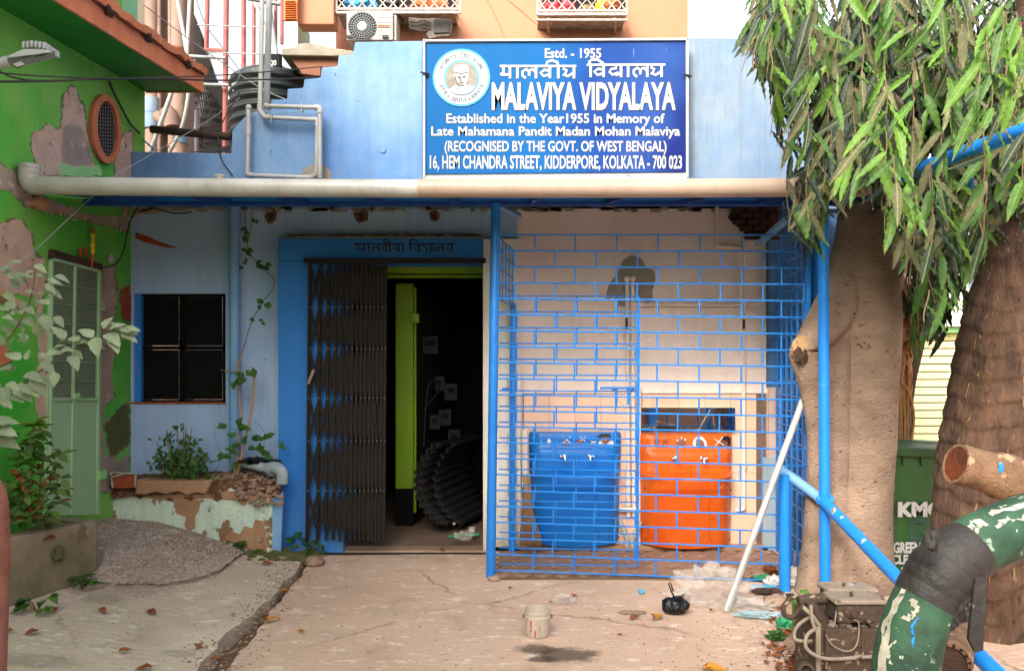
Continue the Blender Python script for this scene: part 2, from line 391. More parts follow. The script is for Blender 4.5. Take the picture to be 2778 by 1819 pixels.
def ground_mat(name, c1, c2, c3, wet=None, mortar=False, wa=.8):
    m = pm(name, c1, c2, .9, .9, 0, 30)
    N = m.node_tree.nodes; L = m.node_tree.links; b = N['Principled BSDF']
    tc = N.new('ShaderNodeTexCoord')
    old = b.inputs['Base Color'].links[0].from_socket
    def nz(scale, st=(1, 1, 1), det=9, ro=.7):
        mp = N.new('ShaderNodeMapping'); L.new(tc.outputs['Object'], mp.inputs[0]); mp.inputs['Scale'].default_value = st
        n = N.new('ShaderNodeTexNoise'); n.inputs['Scale'].default_value = scale; n.inputs['Detail'].default_value = det; n.inputs['Roughness'].default_value = ro
        L.new(mp.outputs[0], n.inputs['Vector']); return n
    def mr(n, a, z, hi=1.0):
        r = N.new('ShaderNodeMapRange'); r.inputs[1].default_value = a; r.inputs[2].default_value = z; r.inputs[4].default_value = hi; L.new(n.outputs[0], r.inputs[0]); return r.outputs[0]
    def mix(f, a, c):
        x = N.new('ShaderNodeMix'); x.data_type = 'RGBA'; L.new(f, x.inputs[0]); L.new(a, x.inputs[6]); x.inputs[7].default_value = lin(c) if isinstance(c, str) else c; return x.outputs[2]
    col = mix(mr(nz(7, (1, 1.6, 1)), .56, .62), old, c3)                 # pale scuffed flakes
    col = mix(mr(nz(2.1), .55, .75, .5), col, '#7d6a58')
    col = mix(mr(nz(38, (1, 2, 1)), .62, .68, .7), col, '#6f5845')
    col = mix(mr(nz(90), .66, .7, .8), col, '#d9c7b6')
    nw = nz(3.0); vr = N.new('ShaderNodeTexVoronoi'); vr.feature = 'DISTANCE_TO_EDGE'; vr.inputs['Scale'].default_value = .8
    ad0 = N.new('ShaderNodeMixRGB'); ad0.inputs[0].default_value = .22; L.new(tc.outputs['Object'], ad0.inputs[1]); L.new(nw.outputs['Color'], ad0.inputs[2]); L.new(ad0.outputs[0], vr.inputs['Vector'])
    ck = N.new('ShaderNodeMapRange'); ck.inputs[1].default_value = .010; ck.inputs[2].default_value = .003; ck.inputs[4].default_value = .55; L.new(vr.outputs['Distance'], ck.inputs[0])
    cm_ = N.new('ShaderNodeMath'); cm_.operation = 'MULTIPLY'; L.new(ck.outputs[0], cm_.inputs[0]); L.new(mr(nz(1.3), .45, .6), cm_.inputs[1])
    col = mix(cm_.outputs[0], col, '#5f4c3c')
    col = mix(mr(nz(.55), .5, .72, .5), col, '#8d7a66')
    if wet:
        for (cx, cy, rx, ry) in wet:
            mp = N.new('ShaderNodeMapping'); mp.vector_type = 'POINT'; L.new(tc.outputs['Object'], mp.inputs[0])
            mp.inputs['Location'].default_value = (-cx/rx, -cy/ry, 0); mp.inputs['Scale'].default_value = (1/rx, 1/ry, 0)
            ln = N.new('ShaderNodeVectorMath'); ln.operation = 'LENGTH'; L.new(mp.outputs[0], ln.inputs[0])
            ad = N.new('ShaderNodeMath'); ad.operation = 'MULTIPLY_ADD'; L.new(nz(4.5).outputs[0], ad.inputs[0]); ad.inputs[1].default_value = 2.2; L.new(ln.outputs['Value'], ad.inputs[2])
            r = N.new('ShaderNodeMapRange'); r.inputs[1].default_value = 2.1; r.inputs[2].default_value = 1.6; r.inputs[4].default_value = wa; L.new(ad.outputs[0], r.inputs[0])
            col = mix(r.outputs[0], col, '#3f3425')
    L.new(col, b.inputs['Base Color'])
    bn = N.new('ShaderNodeBump'); bn.inputs['Strength'].default_value = .9; bn.inputs['Distance'].default_value = .02
    sm = N.new('ShaderNodeMath'); sm.operation = 'ADD'; L.new(nz(14, (1, 2.2, 1)).outputs[0], sm.inputs[0])
    s2 = N.new('ShaderNodeMath'); s2.operation = 'MULTIPLY'; s2.inputs[1].default_value = .35; L.new(nz(70).outputs[0], s2.inputs[0]); L.new(s2.outputs[0], sm.inputs[1])
    L.new(sm.outputs[0], bn.inputs['Height']); L.new(bn.outputs[0], b.inputs['Normal'])
    return m
wp = Vector(((1520-HX)/FPX*(1.5*FPX/775), 1.5*FPX/775, 0))
ground_mat('slab_peach', '#c8a68d', '#d1b29c', '#e2cab7', wet=[(wp.x+.05, wp.y, .2, .12), (wp.x-.13, wp.y+.09, .13, .09), (wp.x-.12, wp.y-.05, .10, .05)])
ground_mat('slab_grey', '#c9b39d', '#d2bfab', '#e6d5c4', wet=[(G(290, 1625).x, G(290, 1625).y, .16, .09), (G(480, 1770).x, G(480, 1770).y, .1, .05), (G(110, 1790).x, G(110, 1790).y, .22, .1)], wa=.3)
ground_mat('dirt', '#5f4836', '#745a46', '#92755f')
ground_mat('ramp_gravel', '#8a766a', '#a8968a', '#d4c6ba')

def add_veins(name, wide):
    """copy of a leaf material with midrib and side veins for the leaves built one by one"""
    m = MATS[name].copy(); m.name = name+'_veined'; MATS[m.name] = m
    N = m.node_tree.nodes; L = m.node_tree.links; b = N['Principled BSDF']; src = b.inputs['Base Color'].links[0].from_socket
    tc = N.new('ShaderNodeTexCoord'); sx = N.new('ShaderNodeSeparateXYZ'); L.new(tc.outputs['Object'], sx.inputs[0])
    def mt(op, a, b_=None):
        n = N.new('ShaderNodeMath'); n.operation = op
        for i, v in enumerate((a, b_)):
            if v is None: continue
            if isinstance(v, (int, float)): n.inputs[i].default_value = v
            else: L.new(v, n.inputs[i])
        return n.outputs[0]
    ay = mt('ABSOLUTE', sx.outputs[1]); rib = N.new('ShaderNodeMapRange'); rib.inputs[1].default_value = .022 if wide else .012; rib.inputs[2].default_value = .006 if wide else .003; rib.inputs[4].default_value = .38; L.new(ay, rib.inputs[0])
    sv = mt('SINE', mt('MULTIPLY', mt('SUBTRACT', sx.outputs[0], mt('MULTIPLY', ay, 1.2)), 45 if wide else 90)); sr = N.new('ShaderNodeMapRange'); sr.inputs[1].default_value = .75; sr.inputs[2].default_value = 1; sr.inputs[4].default_value = .10; L.new(sv, sr.inputs[0])
    f = mt('MAXIMUM', rib.outputs[0], sr.outputs[0]); x = N.new('ShaderNodeMix'); x.data_type = 'RGBA'; L.new(f, x.inputs[0]); L.new(src, x.inputs[6]); x.inputs[7].default_value = lin('#a9ab78')
    L.new(x.outputs[2], b.inputs['Base Color'])
for k_ in ('leaf_dark', 'leaf_green', 'leaf_bright', 'leaf_dusty'): add_veins(k_, False)
add_veins('leaf_pale', True)

# printed board of the school sign: cyan to violet print with the fine ribs of its corrugated sheet
m = pm('sign_print', '#0c7cc8', '#0a6fc0', .6, 2.2, 0, 30, spec=.12)
N = m.node_tree.nodes; L = m.node_tree.links; b = N['Principled BSDF']
tc = N.new('ShaderNodeTexCoord'); sx = N.new('ShaderNodeSeparateXYZ'); L.new(tc.outputs['Object'], sx.inputs[0])
nn = N.new('ShaderNodeTexNoise'); nn.inputs['Scale'].default_value = 1.6; L.new(tc.outputs['Object'], nn.inputs['Vector'])
ma = N.new('ShaderNodeMath'); ma.operation = 'MULTIPLY_ADD'; L.new(nn.outputs[0], ma.inputs[0]); ma.inputs[1].default_value = 1.1; L.new(sx.outputs[0], ma.inputs[2])
cr = N.new('ShaderNodeValToRGB'); mr_ = N.new('ShaderNodeMapRange'); mr_.inputs[1].default_value = .25; mr_.inputs[2].default_value = 2.6; L.new(ma.outputs[0], mr_.inputs[0]); L.new(mr_.outputs[0], cr.inputs[0])
e = cr.color_ramp.elements; e[0].position = .05; e[0].color = lin('#045389'); e[1].position = 1; e[1].color = lin('#16114c')
for p_, c_ in ((.28, '#0d3576'), (.42, '#23447f'), (.62, '#0e2060'), (.8, '#131a58')):
    k = e.new(p_); k.color = lin(c_)
wv = N.new('ShaderNodeTexWave'); wv.inputs['Scale'].default_value = 14; L.new(tc.outputs['Object'], wv.inputs['Vector'])
x = N.new('ShaderNodeMix'); x.data_type = 'RGBA'; x.blend_type = 'MULTIPLY'; x.inputs[0].default_value = .08
L.new(cr.outputs[0], x.inputs[6]); L.new(wv.outputs['Color'], x.inputs[7])
mp = N.new('ShaderNodeMapping'); L.new(tc.outputs['Object'], mp.inputs[0]); mp.inputs['Scale'].default_value = (40, 1, 3)
n2 = N.new('ShaderNodeTexNoise'); n2.inputs['Scale'].default_value = 1.5; n2.inputs['Detail'].default_value = 5; L.new(mp.outputs[0], n2.inputs['Vector'])
r2 = N.new('ShaderNodeMapRange'); r2.inputs[1].default_value = .7; r2.inputs[2].default_value = .78; r2.inputs[4].default_value = .6; L.new(n2.outputs[0], r2.inputs[0])
y = N.new('ShaderNodeMix'); y.data_type = 'RGBA'; L.new(r2.outputs[0], y.inputs[0]); L.new(x.outputs[2], y.inputs[6]); y.inputs[7].default_value = lin('#9db4d8')
L.new(y.outputs[2], b.inputs['Base Color'])
bn = N.new('ShaderNodeBump'); bn.inputs['Strength'].default_value = .08; bn.inputs['Distance'].default_value = .003; L.new(wv.outputs['Color'], bn.inputs['Height']); L.new(bn.outputs[0], b.inputs['Normal'])

YW = 6.2      # plane of the school front
# ------------------------------------------------------------------ ground
kind(MB().add([(-250, -250, -.16), (250, -250, -.16), (250, 250, -.16), (-250, 250, -.16)], [(0, 1, 2, 3)]).build('ground', 'dirt'), 'structure')
# right slab: crumbled edge along the drain
ed = []
y0 = -9.0
while y0 < 6.12:
    j = .0 if y0 < 2.5 else .03*noise.noise((y0*4, 0, 0))+.018*noise.noise((y0*17, 3, 0))
    ed.append((crackX(y0)+.02+j, y0)); y0 += .06
ed.append((crackX(6.12), 6.12))
slab = MB(); n = len(ed)
def gz(x, y): return .012*noise.noise((x*.9, y*.9, 5))+.006*noise.noise((x*3.1, y*3.1, 9))
cols = [0, .03, .08, .2, .45, .8, 1.2, 1.7, 2.3, 3.0, 3.8, 4.8, 6.5, 10.0]
vs = []
for x_, y_ in ed:
    for k, c_ in enumerate(cols): vs.append((x_+c_, y_, (gz(x_+c_, y_)-.006) if c_ < 8 else -.01))
m_ = len(cols)
slab.add(vs, [(i*m_+k, i*m_+k+1, (i+1)*m_+k+1, (i+1)*m_+k) for i in range(n-1) for k in range(m_-1)])
slab.add([(x_, y_, -.006) for x_, y_ in ed]+[(x_+.01, y_, -.17) for x_, y_ in ed], [(i+1, i, n+i, n+i+1) for i in range(n-1)])
kind(slab.build('paving', 'slab_peach', smooth=True, auto=40), 'structure')
# left slab
def lsl(u, v):
    Y = -9+ (5.98+9)*v; xc = crackX(Y)
    wob = .06*noise.noise((Y*3.0, 7, 0))+.035*noise.noise((Y*11, 2, 0)) if Y > 2.5 else 0
    wid = .035+.09*max(0, min(1, (5.1-Y)/1.0))
    x1 = xc-wid+wob*.6; x0 = -4.2
    X = x0+(x1-x0)*u
    return (X, Y, gh(X, Y)+gz(X, Y)*.8-.002)
ls = grid(lsl, 26, 200)
base = [lsl(1, j/200) for j in range(201)]
ls.add([p for p in base]+[(p[0]-.01, p[1], -.17) for p in base], [(i, i+1, 201+i+1, 201+i) for i in range(200)])
kind(ls.build('driveway', 'slab_grey', smooth=True, auto=40), 'structure')
# drain between the slabs
dr = grid(lambda u, v: (crackX(-2+8.2*v)-.3+.4*u, -2+8.2*v, -.085+.025*noise.noise((u*3, v*60, 1))-.06*max(0, (v-.9)*10)), 8, 120)
kind(dr.build('drain', 'dirt', smooth=True), 'structure')
# gravel ramp rising to the green door
rp = [[(90, 1600, 4.72), (120, 1500, 5.1), (110, 1440, 5.3), (105, 1402, 5.35), (100, 1397, 5.4)], [(250, 1590, 4.66), (285, 1496, 5.05), (262, 1440, 5.4), (240, 1403, 5.75), (215, 1392, 6.2)],
      [(335, 1594, 4.66), (350, 1500, 5.1), (345, 1448, 5.5), (330, 1412, 5.8), (300, 1385, 6.2)],
      [(430, 1592, 4.74), (440, 1510, 5.15), (440, 1455, 5.5), (440, 1424, 5.78), (450, 1400, 6.2)],
      [(515, 1578, 4.9), (530, 1525, 5.2), (540, 1485, 5.5), (548, 1455, 5.78), (560, 1430, 6.2)],
      [(590, 1548, 5.2), (620, 1525, 5.4), (640, 1510, 5.58), (660, 1500, 5.72), (690, 1480, 6.2)]]
def rampf(u, v):
    i = min(4, int(u*5)); a = u*5-i; j = min(3, int(v*4)); b_ = v*4-j
    q = [P(*rp[i+di][j+dj]) for di in (0, 1) for dj in (0, 1)]
    p = (q[0]*(1-b_)+q[1]*b_)*(1-a)+(q[2]*(1-b_)+q[3]*b_)*a
    p.z += .008*noise.noise(p*9)
    if v < .03: p.z = gh(p.x, p.y)-.012
    else: p.z = max(p.z, gh(p.x, p.y)+.004)
    return p
rm = grid(rampf, 32, 40)
kind(rm.build('ramp', 'ramp_gravel', smooth=True), 'structure')
# coarse chippings set in the ramp
peb = MB()
for _ in range(7000):
    u, v = .2+.8*random.random(), random.random()**1.3
    p = rampf(u, v); 
    if random.random() < v*.8: continue
    r = random.uniform(.005, .015); a = random.random()*3
    ax = Vector((math.cos(a), math.sin(a), .2))*r; ay = Vector((-math.sin(a), math.cos(a), 0))*r*random.uniform(.4, .9)
    peb.add([p+ax, p+ay, p-ax, p-ay, p+Vector((0, 0, r*.75))], [(0, 1, 4), (1, 2, 4), (2, 3, 4), (3, 0, 4)])
pm('chipping', '#b3a193', '#87766b', .85, 30, .1)
for _ in range(900):
    u = random.uniform(.2, 1); p = rampf(u, .03); q_ = abs(random.gauss(0, .09)); X, Y = p.x+q_*.3*(u-.3), p.y-q_; z = gh(X, Y)
    r = random.uniform(.003, .009); ax = Vector((r, 0, 0)); ay = Vector((0, r*.7, 0)); p = Vector((X, Y, z))
    peb.add([p+ax, p+ay, p-ax, p-ay, p+Vector((0, 0, r*.75))], [(0, 1, 4), (1, 2, 4), (2, 3, 4), (3, 0, 4)])
kind(peb.build('ramp_chippings', 'chipping'), 'stuff')
# loose grit, crumbs and flakes on the yard
gr = MB()
for _ in range(1500):
    px, py = random.uniform(-100, 2700), 1500+330*random.random()
    near = random.random()
    if near < .45:      # along the drain
        t = random.random(); Y = 3.3+2.8*t; X = crackX(Y)+random.gauss(-.06, .09); z = max(gh(X, Y), 0)+.0
    elif near < .7:     # at the foot of the machine
        X = random.gauss(1.5, .35); Y = random.gauss(4.1, .5); z = 0
        if Y > 6: continue
    else:
        g_ = G(px, py); X, Y, z = g_
        if Y > 5.9 or X < -2.75: continue
    r = random.uniform(.003, .009)*(1.4 if near < .45 else 1); a = random.random()*3
    ax = Vector((math.cos(a), math.sin(a), 0))*r; ay = Vector((-math.sin(a), math.cos(a), 0))*r*random.uniform(.4, 1); p = Vector((X, Y, z))
    gr.add([p+ax, p+ay, p-ax, p-ay, p+Vector((0, 0, r*random.uniform(.4, .9)))], [(0, 1, 4), (1, 2, 4), (2, 3, 4), (3, 0, 4)])
pm('grit_mat', '#a88c76', '#6b5443', .95, 20, .1)
kind(gr.build('grit', 'grit_mat'), 'stuff')

# ------------------------------------------------------------------ school building
sch = thing('school_building', 'light blue single storey school front with stepped parapet, dark steel window and open doorway', 'building', (0, YW, 0))
def F(px, py, Y=YW): return P(px, py, Y)
D = Vector((0, .25, 0))
# parapet (stair shaped outline) down to the awning line
par = [(355, 566), (355, 410), (626, 416), (629, 353), (664, 316), (690, 302), (733, 298), (735, 270), (778, 268), (779, 240), (822, 238), (825, 214), (869, 210), (872, 182), (915, 179), (918, 150), (957, 147), (963, 113), (1148, 110), (1148, 566)]
MB().prism([F(*p) for p in par], D).build('parapet_wall', 'blue_upper', sch, bevel=.012)
MB().prism([F(*p) for p in [(1148, 566), (1148, 110), (1870, 108), (1870, 566)]], D).build('parapet_wall', 'pale_blue_wall', sch)
MB().prism([F(*p) for p in [(1870, 566), (1870, 104), (2420, 108), (2420, 566)]], D).build('parapet_wall', 'pale_blue_wall', sch)
# left wall with the window hole
lw = MB()
def wbox(mb, x0, y0, x1, y1, Y=YW, d=.25): return mb.box(XX(x0, Y), XX(x1, Y), Y, Y+d, ZZ(y1, Y), ZZ(y0, Y))
wbox(lw, 330, 566, 362, 1560); wbox(lw, 362, 566, 612, 796); wbox(lw, 362, 1092, 612, 1560); wbox(lw, 612, 566, 760, 1560)
lw.build('front_wall', 'blue_wall', sch)
wbox(MB(), 760, 566, 1404, 648).build('front_wall', 'blue_wall', sch)
# crumbling mortar line and beam pockets under the awning
rnd = random.Random(4)
for px, w_, h_ in ((735, 34, 42), (980, 40, 40), (1178, 30, 36)):
    o = MB(); pts = [F(px+w_*math.cos(a)*rnd.uniform(.4, .62), 585+h_*math.sin(a)*rnd.uniform(.4, .6), YW-.004) for a in [i*math.pi/5 for i in range(10)]]
    o.prism(pts[::-1], (0, .003, 0)).build('mortar_patch', 'soil', sch)
    MB().obox(F(px, 588, YW-.01), (.018, 0, 0), (0, .012, 0), (0, 0, .026)).build('beam_stub', 'dark_bark', sch)
rim = MB()
for k in range(120):
    px = rnd.uniform(360, 2060); h_ = rnd.uniform(.006, .03)
    rim.obox(F(px, 566+rnd.uniform(-2, 6), YW-.004), (rnd.uniform(.01, .05), 0, 0), (0, .006, 0), (0, 0, h_*.5))
kind(rim.build('broken_mortar', 'cement_patch', sch), 'stuff')
MB().prism([F(*p, YW-.003) for p in [(368, 630), (400, 640), (430, 655), (485, 672), (455, 672), (420, 664), (385, 655), (366, 645)]][::-1], (0, .002, 0)).build('wall_scar', 'brick_red', sch)
MB().prism([F(*p, YW-.003) for p in [(352, 560), (470, 562), (455, 574), (420, 580), (375, 582), (350, 600), (346, 570)]][::-1], (0, .002, 0)).build('wall_scar', 'bare_plaster', sch)
# window: recess reveal, steel shutter panels
win = MB(); wbox(win, 362, 796, 382, 1092, YW+.02, .2).build('window_reveal', 'door_blue', sch)
wf = MB()
for a in ((378, 796, 386, 1092), (604, 796, 612, 1092), (486, 796, 500, 1092), (378, 796, 612, 804), (378, 1084, 612, 1092), (378, 938, 612, 948)):
    wbox(wf, *a, YW+.05, .04)
wfo = wf.build('window_frame', 'black_iron', sch)
for x0, x1 in ((386, 486), (500, 604)):
    for y0, y1 in ((804, 938), (948, 1084)):
        wbox(MB(), x0+1, y0+1, x1-1, y1-1, YW+.062, .006).build('shutter_panel', 'black_panel', sch)
for py in (820, 925, 960, 1070):
    MB().tube([F(381, py-9, YW+.03), F(381, py+9, YW+.03)], .009, 8).build('hinge', 'black_iron', wfo)
wbox(MB(), 355, 1090, 612, 1095, YW-.012, .08).build('window_sill', 'brick_red', sch)
# blue doorway surround
YD = 6.06
ds = MB(); ds.box(XX(755, YD), XX(932, YD), YD, YW+.25, -.1, ZZ(706, YD)); ds.box(XX(755, YD), XX(1312, YD), YD, YW+.25, ZZ(706, YD), ZZ(646, YD))
ds.build('door_surround', 'door_blue', sch, bevel=.008)
MB().box(XX(755, YD), XX(1310, YD), YD+.01, YW, ZZ(645, YD), ZZ(641, YD)).build('ledge', 'cement_patch', sch)
MB().box(XX(1310, YD), XX(1328, YD), YD+.003, YW+.25, 0.0, ZZ(646, YD)).build('door_jamb', 'white_pillar', sch, bevel=.01)
led = MB()
for k in range(60):
    px = rnd.uniform(790, 1310); led.obox(P(px, 641-rnd.uniform(0, 4), YD+rnd.uniform(.02, .1)), (rnd.uniform(.01, .035), 0, 0), (0, .012, 0), (0, 0, rnd.uniform(.003, .010)))
kind(led.build('ledge_debris', 'soil', sch), 'stuff')
# pilaster and alcove wall behind the cage
wbox(MB(), 1404, 550, 2085, 1500, YW, .25).build('alcove_wall', 'white_plaster', sch)
MB().box(XX(1328, YD), XX(1412, 6.14), 6.10, YW+.25, 0, ZZ(648, 6.1)).build('pilaster', 'white_pillar', sch)
wbox(MB(), 2085, 550, 2120, 1052, YW-.06, .3).build('end_pilaster', 'dark_blue_wall', sch)
wbox(MB(), 2085, 1052, 2122, 1500, YW-.06, .3).build('end_pilaster', 'white_plaster', sch)
wbox(MB(), 2085, 1050, 2125, 1240, YW-.09, .02).build('peeled_plaster', 'bare_plaster_pink', sch)
wbox(MB(), 2070, 1240, 2112, 1500, YW-.10, .03).build('end_panel', 'pvc_grey', sch)
wbox(MB(), 2122, 550, 2330, 1500, YW+.04, .25).build('side_wall', 'dark_blue_wall', sch)
# broken cement patch round the pipe mouth and top right hole of bare brick
cpx = [(1640, 815), (1652, 770), (1672, 745), (1690, 705), (1712, 692), (1740, 700), (1752, 722), (1775, 735), (1778, 760), (1770, 790), (1772, 815), (1755, 820), (1740, 812), (1712, 818), (1705, 832), (1680, 830), (1665, 806)]
MB().prism([F(*p, YW-.008) for p in cpx][::-1], (0, .007, 0)).build('cement_patch', 'cement_patch', sch, bevel=.003)
bh = [(1975, 590), (1985, 570), (2030, 556), (2110, 552), (2115, 650), (2020, 650), (2018, 628), (1990, 606)]
MB().prism([F(*p, YW-.066) for p in bh][::-1], (0, .01, 0)).build('exposed_brickwork', 'dark_brick', sch)
for r_ in range(5):
    for c_ in range(3):
        px = 2004+c_*38+(19 if r_ % 2 else 0); py = 566+r_*18
        if px > 2105 or (r_ == 4 and c_ == 0): continue
        MB().box(XX(px-16, 6.12), XX(min(px+16, 2112), 6.12), 6.105, 6.14, ZZ(py+7, 6.12), ZZ(py-7, 6.12)).build('brick', 'dark_brick', sch, bevel=.006)
# tiles of the dado behind the sinks
rows = [1068, 1165, 1282, 1388, 1486]
tile0 = None
wbox(MB(), 1418, 1066, 2082, 1500, YW-.008, .007).build('tile_bed', 'grout', sch)
tx = [1420+i*70 for i in range(10)]
for r_ in range(4):
    zc = (ZZ(rows[r_], YW)+ZZ(rows[r_+1], YW))/2; hh = ZZ(rows[r_], YW)-ZZ(rows[r_+1], YW)
    for c_ in range(9):
        xc = XX(tx[c_]+35, YW); w_ = XX(tx[c_+1], YW)-XX(tx[c_], YW)
        loc = Vector((xc, YW-.014, zc))
        if tile0 is None:
            tile0 = MB().box(xc-w_/2+.0015, xc+w_/2-.0015, YW-.018, YW-.009, zc-.5+.0015/1, zc+.5-.0015).build('tile', 'beige_tile', sch, loc=loc)
            tile0.scale = (1, 1, hh-.002)
        else: cp(tile0, sch, loc, scale=(1, 1, hh-.002))
MB().box(XX(1418, YW), XX(2082, YW), YW-.022, YW-.002, ZZ(1066, YW), ZZ(1060, YW)).build('tile_trim', 'white_plaster', sch)
# room behind the doorway
rX0, rX1 = -2.0, .5
room = MB()
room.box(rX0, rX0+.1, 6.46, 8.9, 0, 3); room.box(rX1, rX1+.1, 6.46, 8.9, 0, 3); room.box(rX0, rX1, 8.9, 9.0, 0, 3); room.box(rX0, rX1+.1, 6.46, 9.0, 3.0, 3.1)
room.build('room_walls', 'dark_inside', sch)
kind(MB().box(rX0, rX1, 6.12, 9.0, -.1, .035).build('floor', 'room_floor'), 'structure')
MB().box(XX(1040, 6.5), XX(1312, 6.5), 6.46, 6.6, ZZ(742, 6.5), ZZ(700, 6.5)).build('lintel', 'lime_paint', sch, bevel=.01)
MB().box(XX(900, 6.5), XX(1312, 6.5), 6.49, 6.58, ZZ(752, 6.5), ZZ(746, 6.5)).build('lintel_strip', 'lime_paint', sch)
MB().box(XX(1073, 6.9), XX(1121, 6.9), 6.9, 7.1, ZZ(1325, 6.9), ZZ(768, 6.9)).build('inner_pillar', 'lime_paint', sch, bevel=.006)
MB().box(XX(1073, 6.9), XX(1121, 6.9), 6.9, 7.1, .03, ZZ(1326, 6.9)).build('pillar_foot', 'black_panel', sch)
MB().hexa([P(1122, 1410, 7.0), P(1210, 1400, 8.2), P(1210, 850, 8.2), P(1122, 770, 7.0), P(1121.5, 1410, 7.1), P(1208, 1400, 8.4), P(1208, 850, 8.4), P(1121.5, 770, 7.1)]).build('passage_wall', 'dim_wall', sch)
MB().tube([P(1126, 780, 6.9), P(1126, 1390, 6.9)], .014, 8).build('conduit', 'lime_paint', sch)
MB().box(XX(1119, 6.8), XX(1136, 6.8), 6.8, 6.88, ZZ(875, 6.8), ZZ(850, 6.8)).build('junction_box', 'lime_paint', sch)
for px, py, w_, h_ in ((1145, 910, 44, 50), (1205, 1040, 36, 46), (1190, 1110, 34, 44), (1165, 1125, 30, 40), (1215, 1165, 34, 46), (1180, 1020, 26, 40)):
    bx = MB().box(XX(px, 7.3), XX(px+w_, 7.3), 7.3, 7.4, ZZ(py+h_, 7.3), ZZ(py, 7.3)).build('meter_box', 'dial_grey', sch, bevel=.006)
    MB().box(XX(px+8, 7.3), XX(px+w_-8, 7.3), 7.292, 7.3, ZZ(py+h_*.55, 7.3), ZZ(py+h_*.25, 7.3)).build('dial', 'black_panel', bx)
MB().tube(pathP([(1150, 1110, 7.25), (1165, 1090, 7.25), (1190, 1060, 7.25), (1180, 1030, 7.25), (1160, 1060, 7.25), (1150, 1200, 7.25), (1152, 1200, 7.25)], 5), .008, 6).build('loose_cable', 'cable_black', sch)

# Bengali lettering painted over the door
bn_ = MB(); cv = lambda x, y: (920+x/7, 640+y/7)
yb = YD-.004; w = 14/7/FPX*YD
segs = [([(275, 148), (1245, 148)], w*.9), ([(1315, 150), (2195, 146)], w*.9),
 [(300, 150), (400, 200), (345, 262), (400, 275), (470, 225)], vl(485, 148, 300), vl(558, 148, 310),
 [(690, 215), (640, 200), (612, 240), (630, 280), (672, 262), (680, 240)], [(690, 215), (742, 196)], vl(748, 148, 305),
 [(890, 175), (795, 232), (900, 292)], vl(903, 148, 300), vl(965, 148, 305), [(965, 148), (940, 88), (880, 62), (828, 76), (848, 112), (895, 122)],
 [(1040, 165), (1105, 195), (1035, 235), (1130, 278)], vl(1132, 148, 295), ([(1078, 312), (1084, 324)], w*1.5), vl(1215, 148, 296),
 vl(1350, 148, 294), [(1350, 148), (1352, 88), (1402, 58), (1462, 80), (1494, 116)], [(1515, 178), (1412, 230), (1520, 292)], vl(1523, 148, 300),
 [(1592, 150), (1588, 205), (1630, 196), (1664, 240), (1664, 328)], [(1732, 150), (1752, 230), (1740, 290), (1712, 322)], vl(1797, 148, 302),
 [(1900, 206), (1862, 208), (1848, 260), (1872, 290), (1900, 262), (1895, 230)], [(1900, 206), (1962, 190)], vl(1966, 148, 300),
 [(2060, 160), (2085, 190), (2012, 226), (2140, 280)], vl(2142, 148, 296), ([(2090, 322), (2096, 334)], w*1.5)]
strokes(bn_, segs, yb, cv, w); bn_.build('lettering', 'ink_dark', sch)
be_ = MB(); strokes(be_, segs, yb+.0025, cv, w*1.55); be_.build('lettering_outline', 'ink_edge', sch)

# ------------------------------------------------------------------ name board
YS = 6.08
sg = thing('school_name_board', 'large blue printed name board with a round emblem and white lettering on the parapet', 'signboard', P(1508, 480, YS))
q = [P(1150, 108, YS), P(1866, 106, YS), P(1864, 486, YS), P(1150, 486, YS)]
MB().prism([Vector((v.x, YS+.012, v.z)) for v in q], (0, .02, 0)).build('backing_board', 'sign_white', sg)
MB().prism([P(1153, 119, YS), P(1859, 113, YS), P(1861, 466, YS), P(1153, 472, YS)], (0, .006, 0)).build('printed_sheet', 'sign_print', sg)
for a, b_ in (((1150, 112), (1868, 108)), ((1150, 484), (1866, 484)), ((1151, 108), (1151, 486)), ((1864, 106), (1864, 486))):
    MB().bar(P(*a, YS-.004), P(*b_, YS-.004), .018, .03).build('frame_rail', 'sign_white', sg, bevel=.002)
for px, py in ((1153, 196), (1865, 201)):
    MB().tube(pathP([(px-12, py, YS-.03), (px, py+3, YS-.03), (px+10, py+6, YS), (px+4, py+10, YS-.02)], 4), .008, 6).build('tie_wire', 'cable_black', sg)
rows_ = [('Estd. - 1955', (1478, 131, 1631, 158), .02), ('MALAVIYA VIDYALAYA', (1334, 223, 1833, 299), .035),
         ('Established in the Year1955 in Memory of', (1211, 308, 1803, 342), .02), ('Late Mahamana Pandit Madan Mohan Malaviya', (1170, 343, 1845, 376), .02),
         ('(RECOGNISED BY THE GOVT. OF WEST BENGAL)', (1206, 382, 1808, 420), .02), ('16, HEM CHANDRA STREET, KIDDERPORE, KOLKATA - 700 023', (1166, 421, 1850, 464), .02)]
for s_, bx, bo in rows_:
    text_part('lettering', s_, bx, YS-.0022, 'sign_white', sg, bold=bo, thick=.0004)
    d_ = 3 if 'VIDYALAYA' in s_ else 1
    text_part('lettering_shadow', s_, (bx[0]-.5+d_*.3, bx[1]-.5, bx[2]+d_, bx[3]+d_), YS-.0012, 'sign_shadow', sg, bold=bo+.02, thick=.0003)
hv = lambda x, y: (1150+x/3.3056, 100+y/3.3056)
w = 11.5/3.3056/FPX*YS
lal = lambda o: [[(o+125, 318), (o+92, 290), (o+66, 305), (o+62, 350)], [(o+62, 312), (o+38, 290), (o+4, 312), (o+4, 346), (o+34, 372)], vl(o+125, 262, 374)]
ya = lambda o, y: [[(o, y+22), (o+34, y+40), (o+24, y+66), (o+4, y+76), (o+46, y+92), (o+98, y+62)], vl(o+100, y, y+112)]
va = lambda o, y: [[(o, y+42), (o-50, y+36), (o-84, y+62), (o-56, y+90), (o, y+76)], vl(o, y, y+110)]
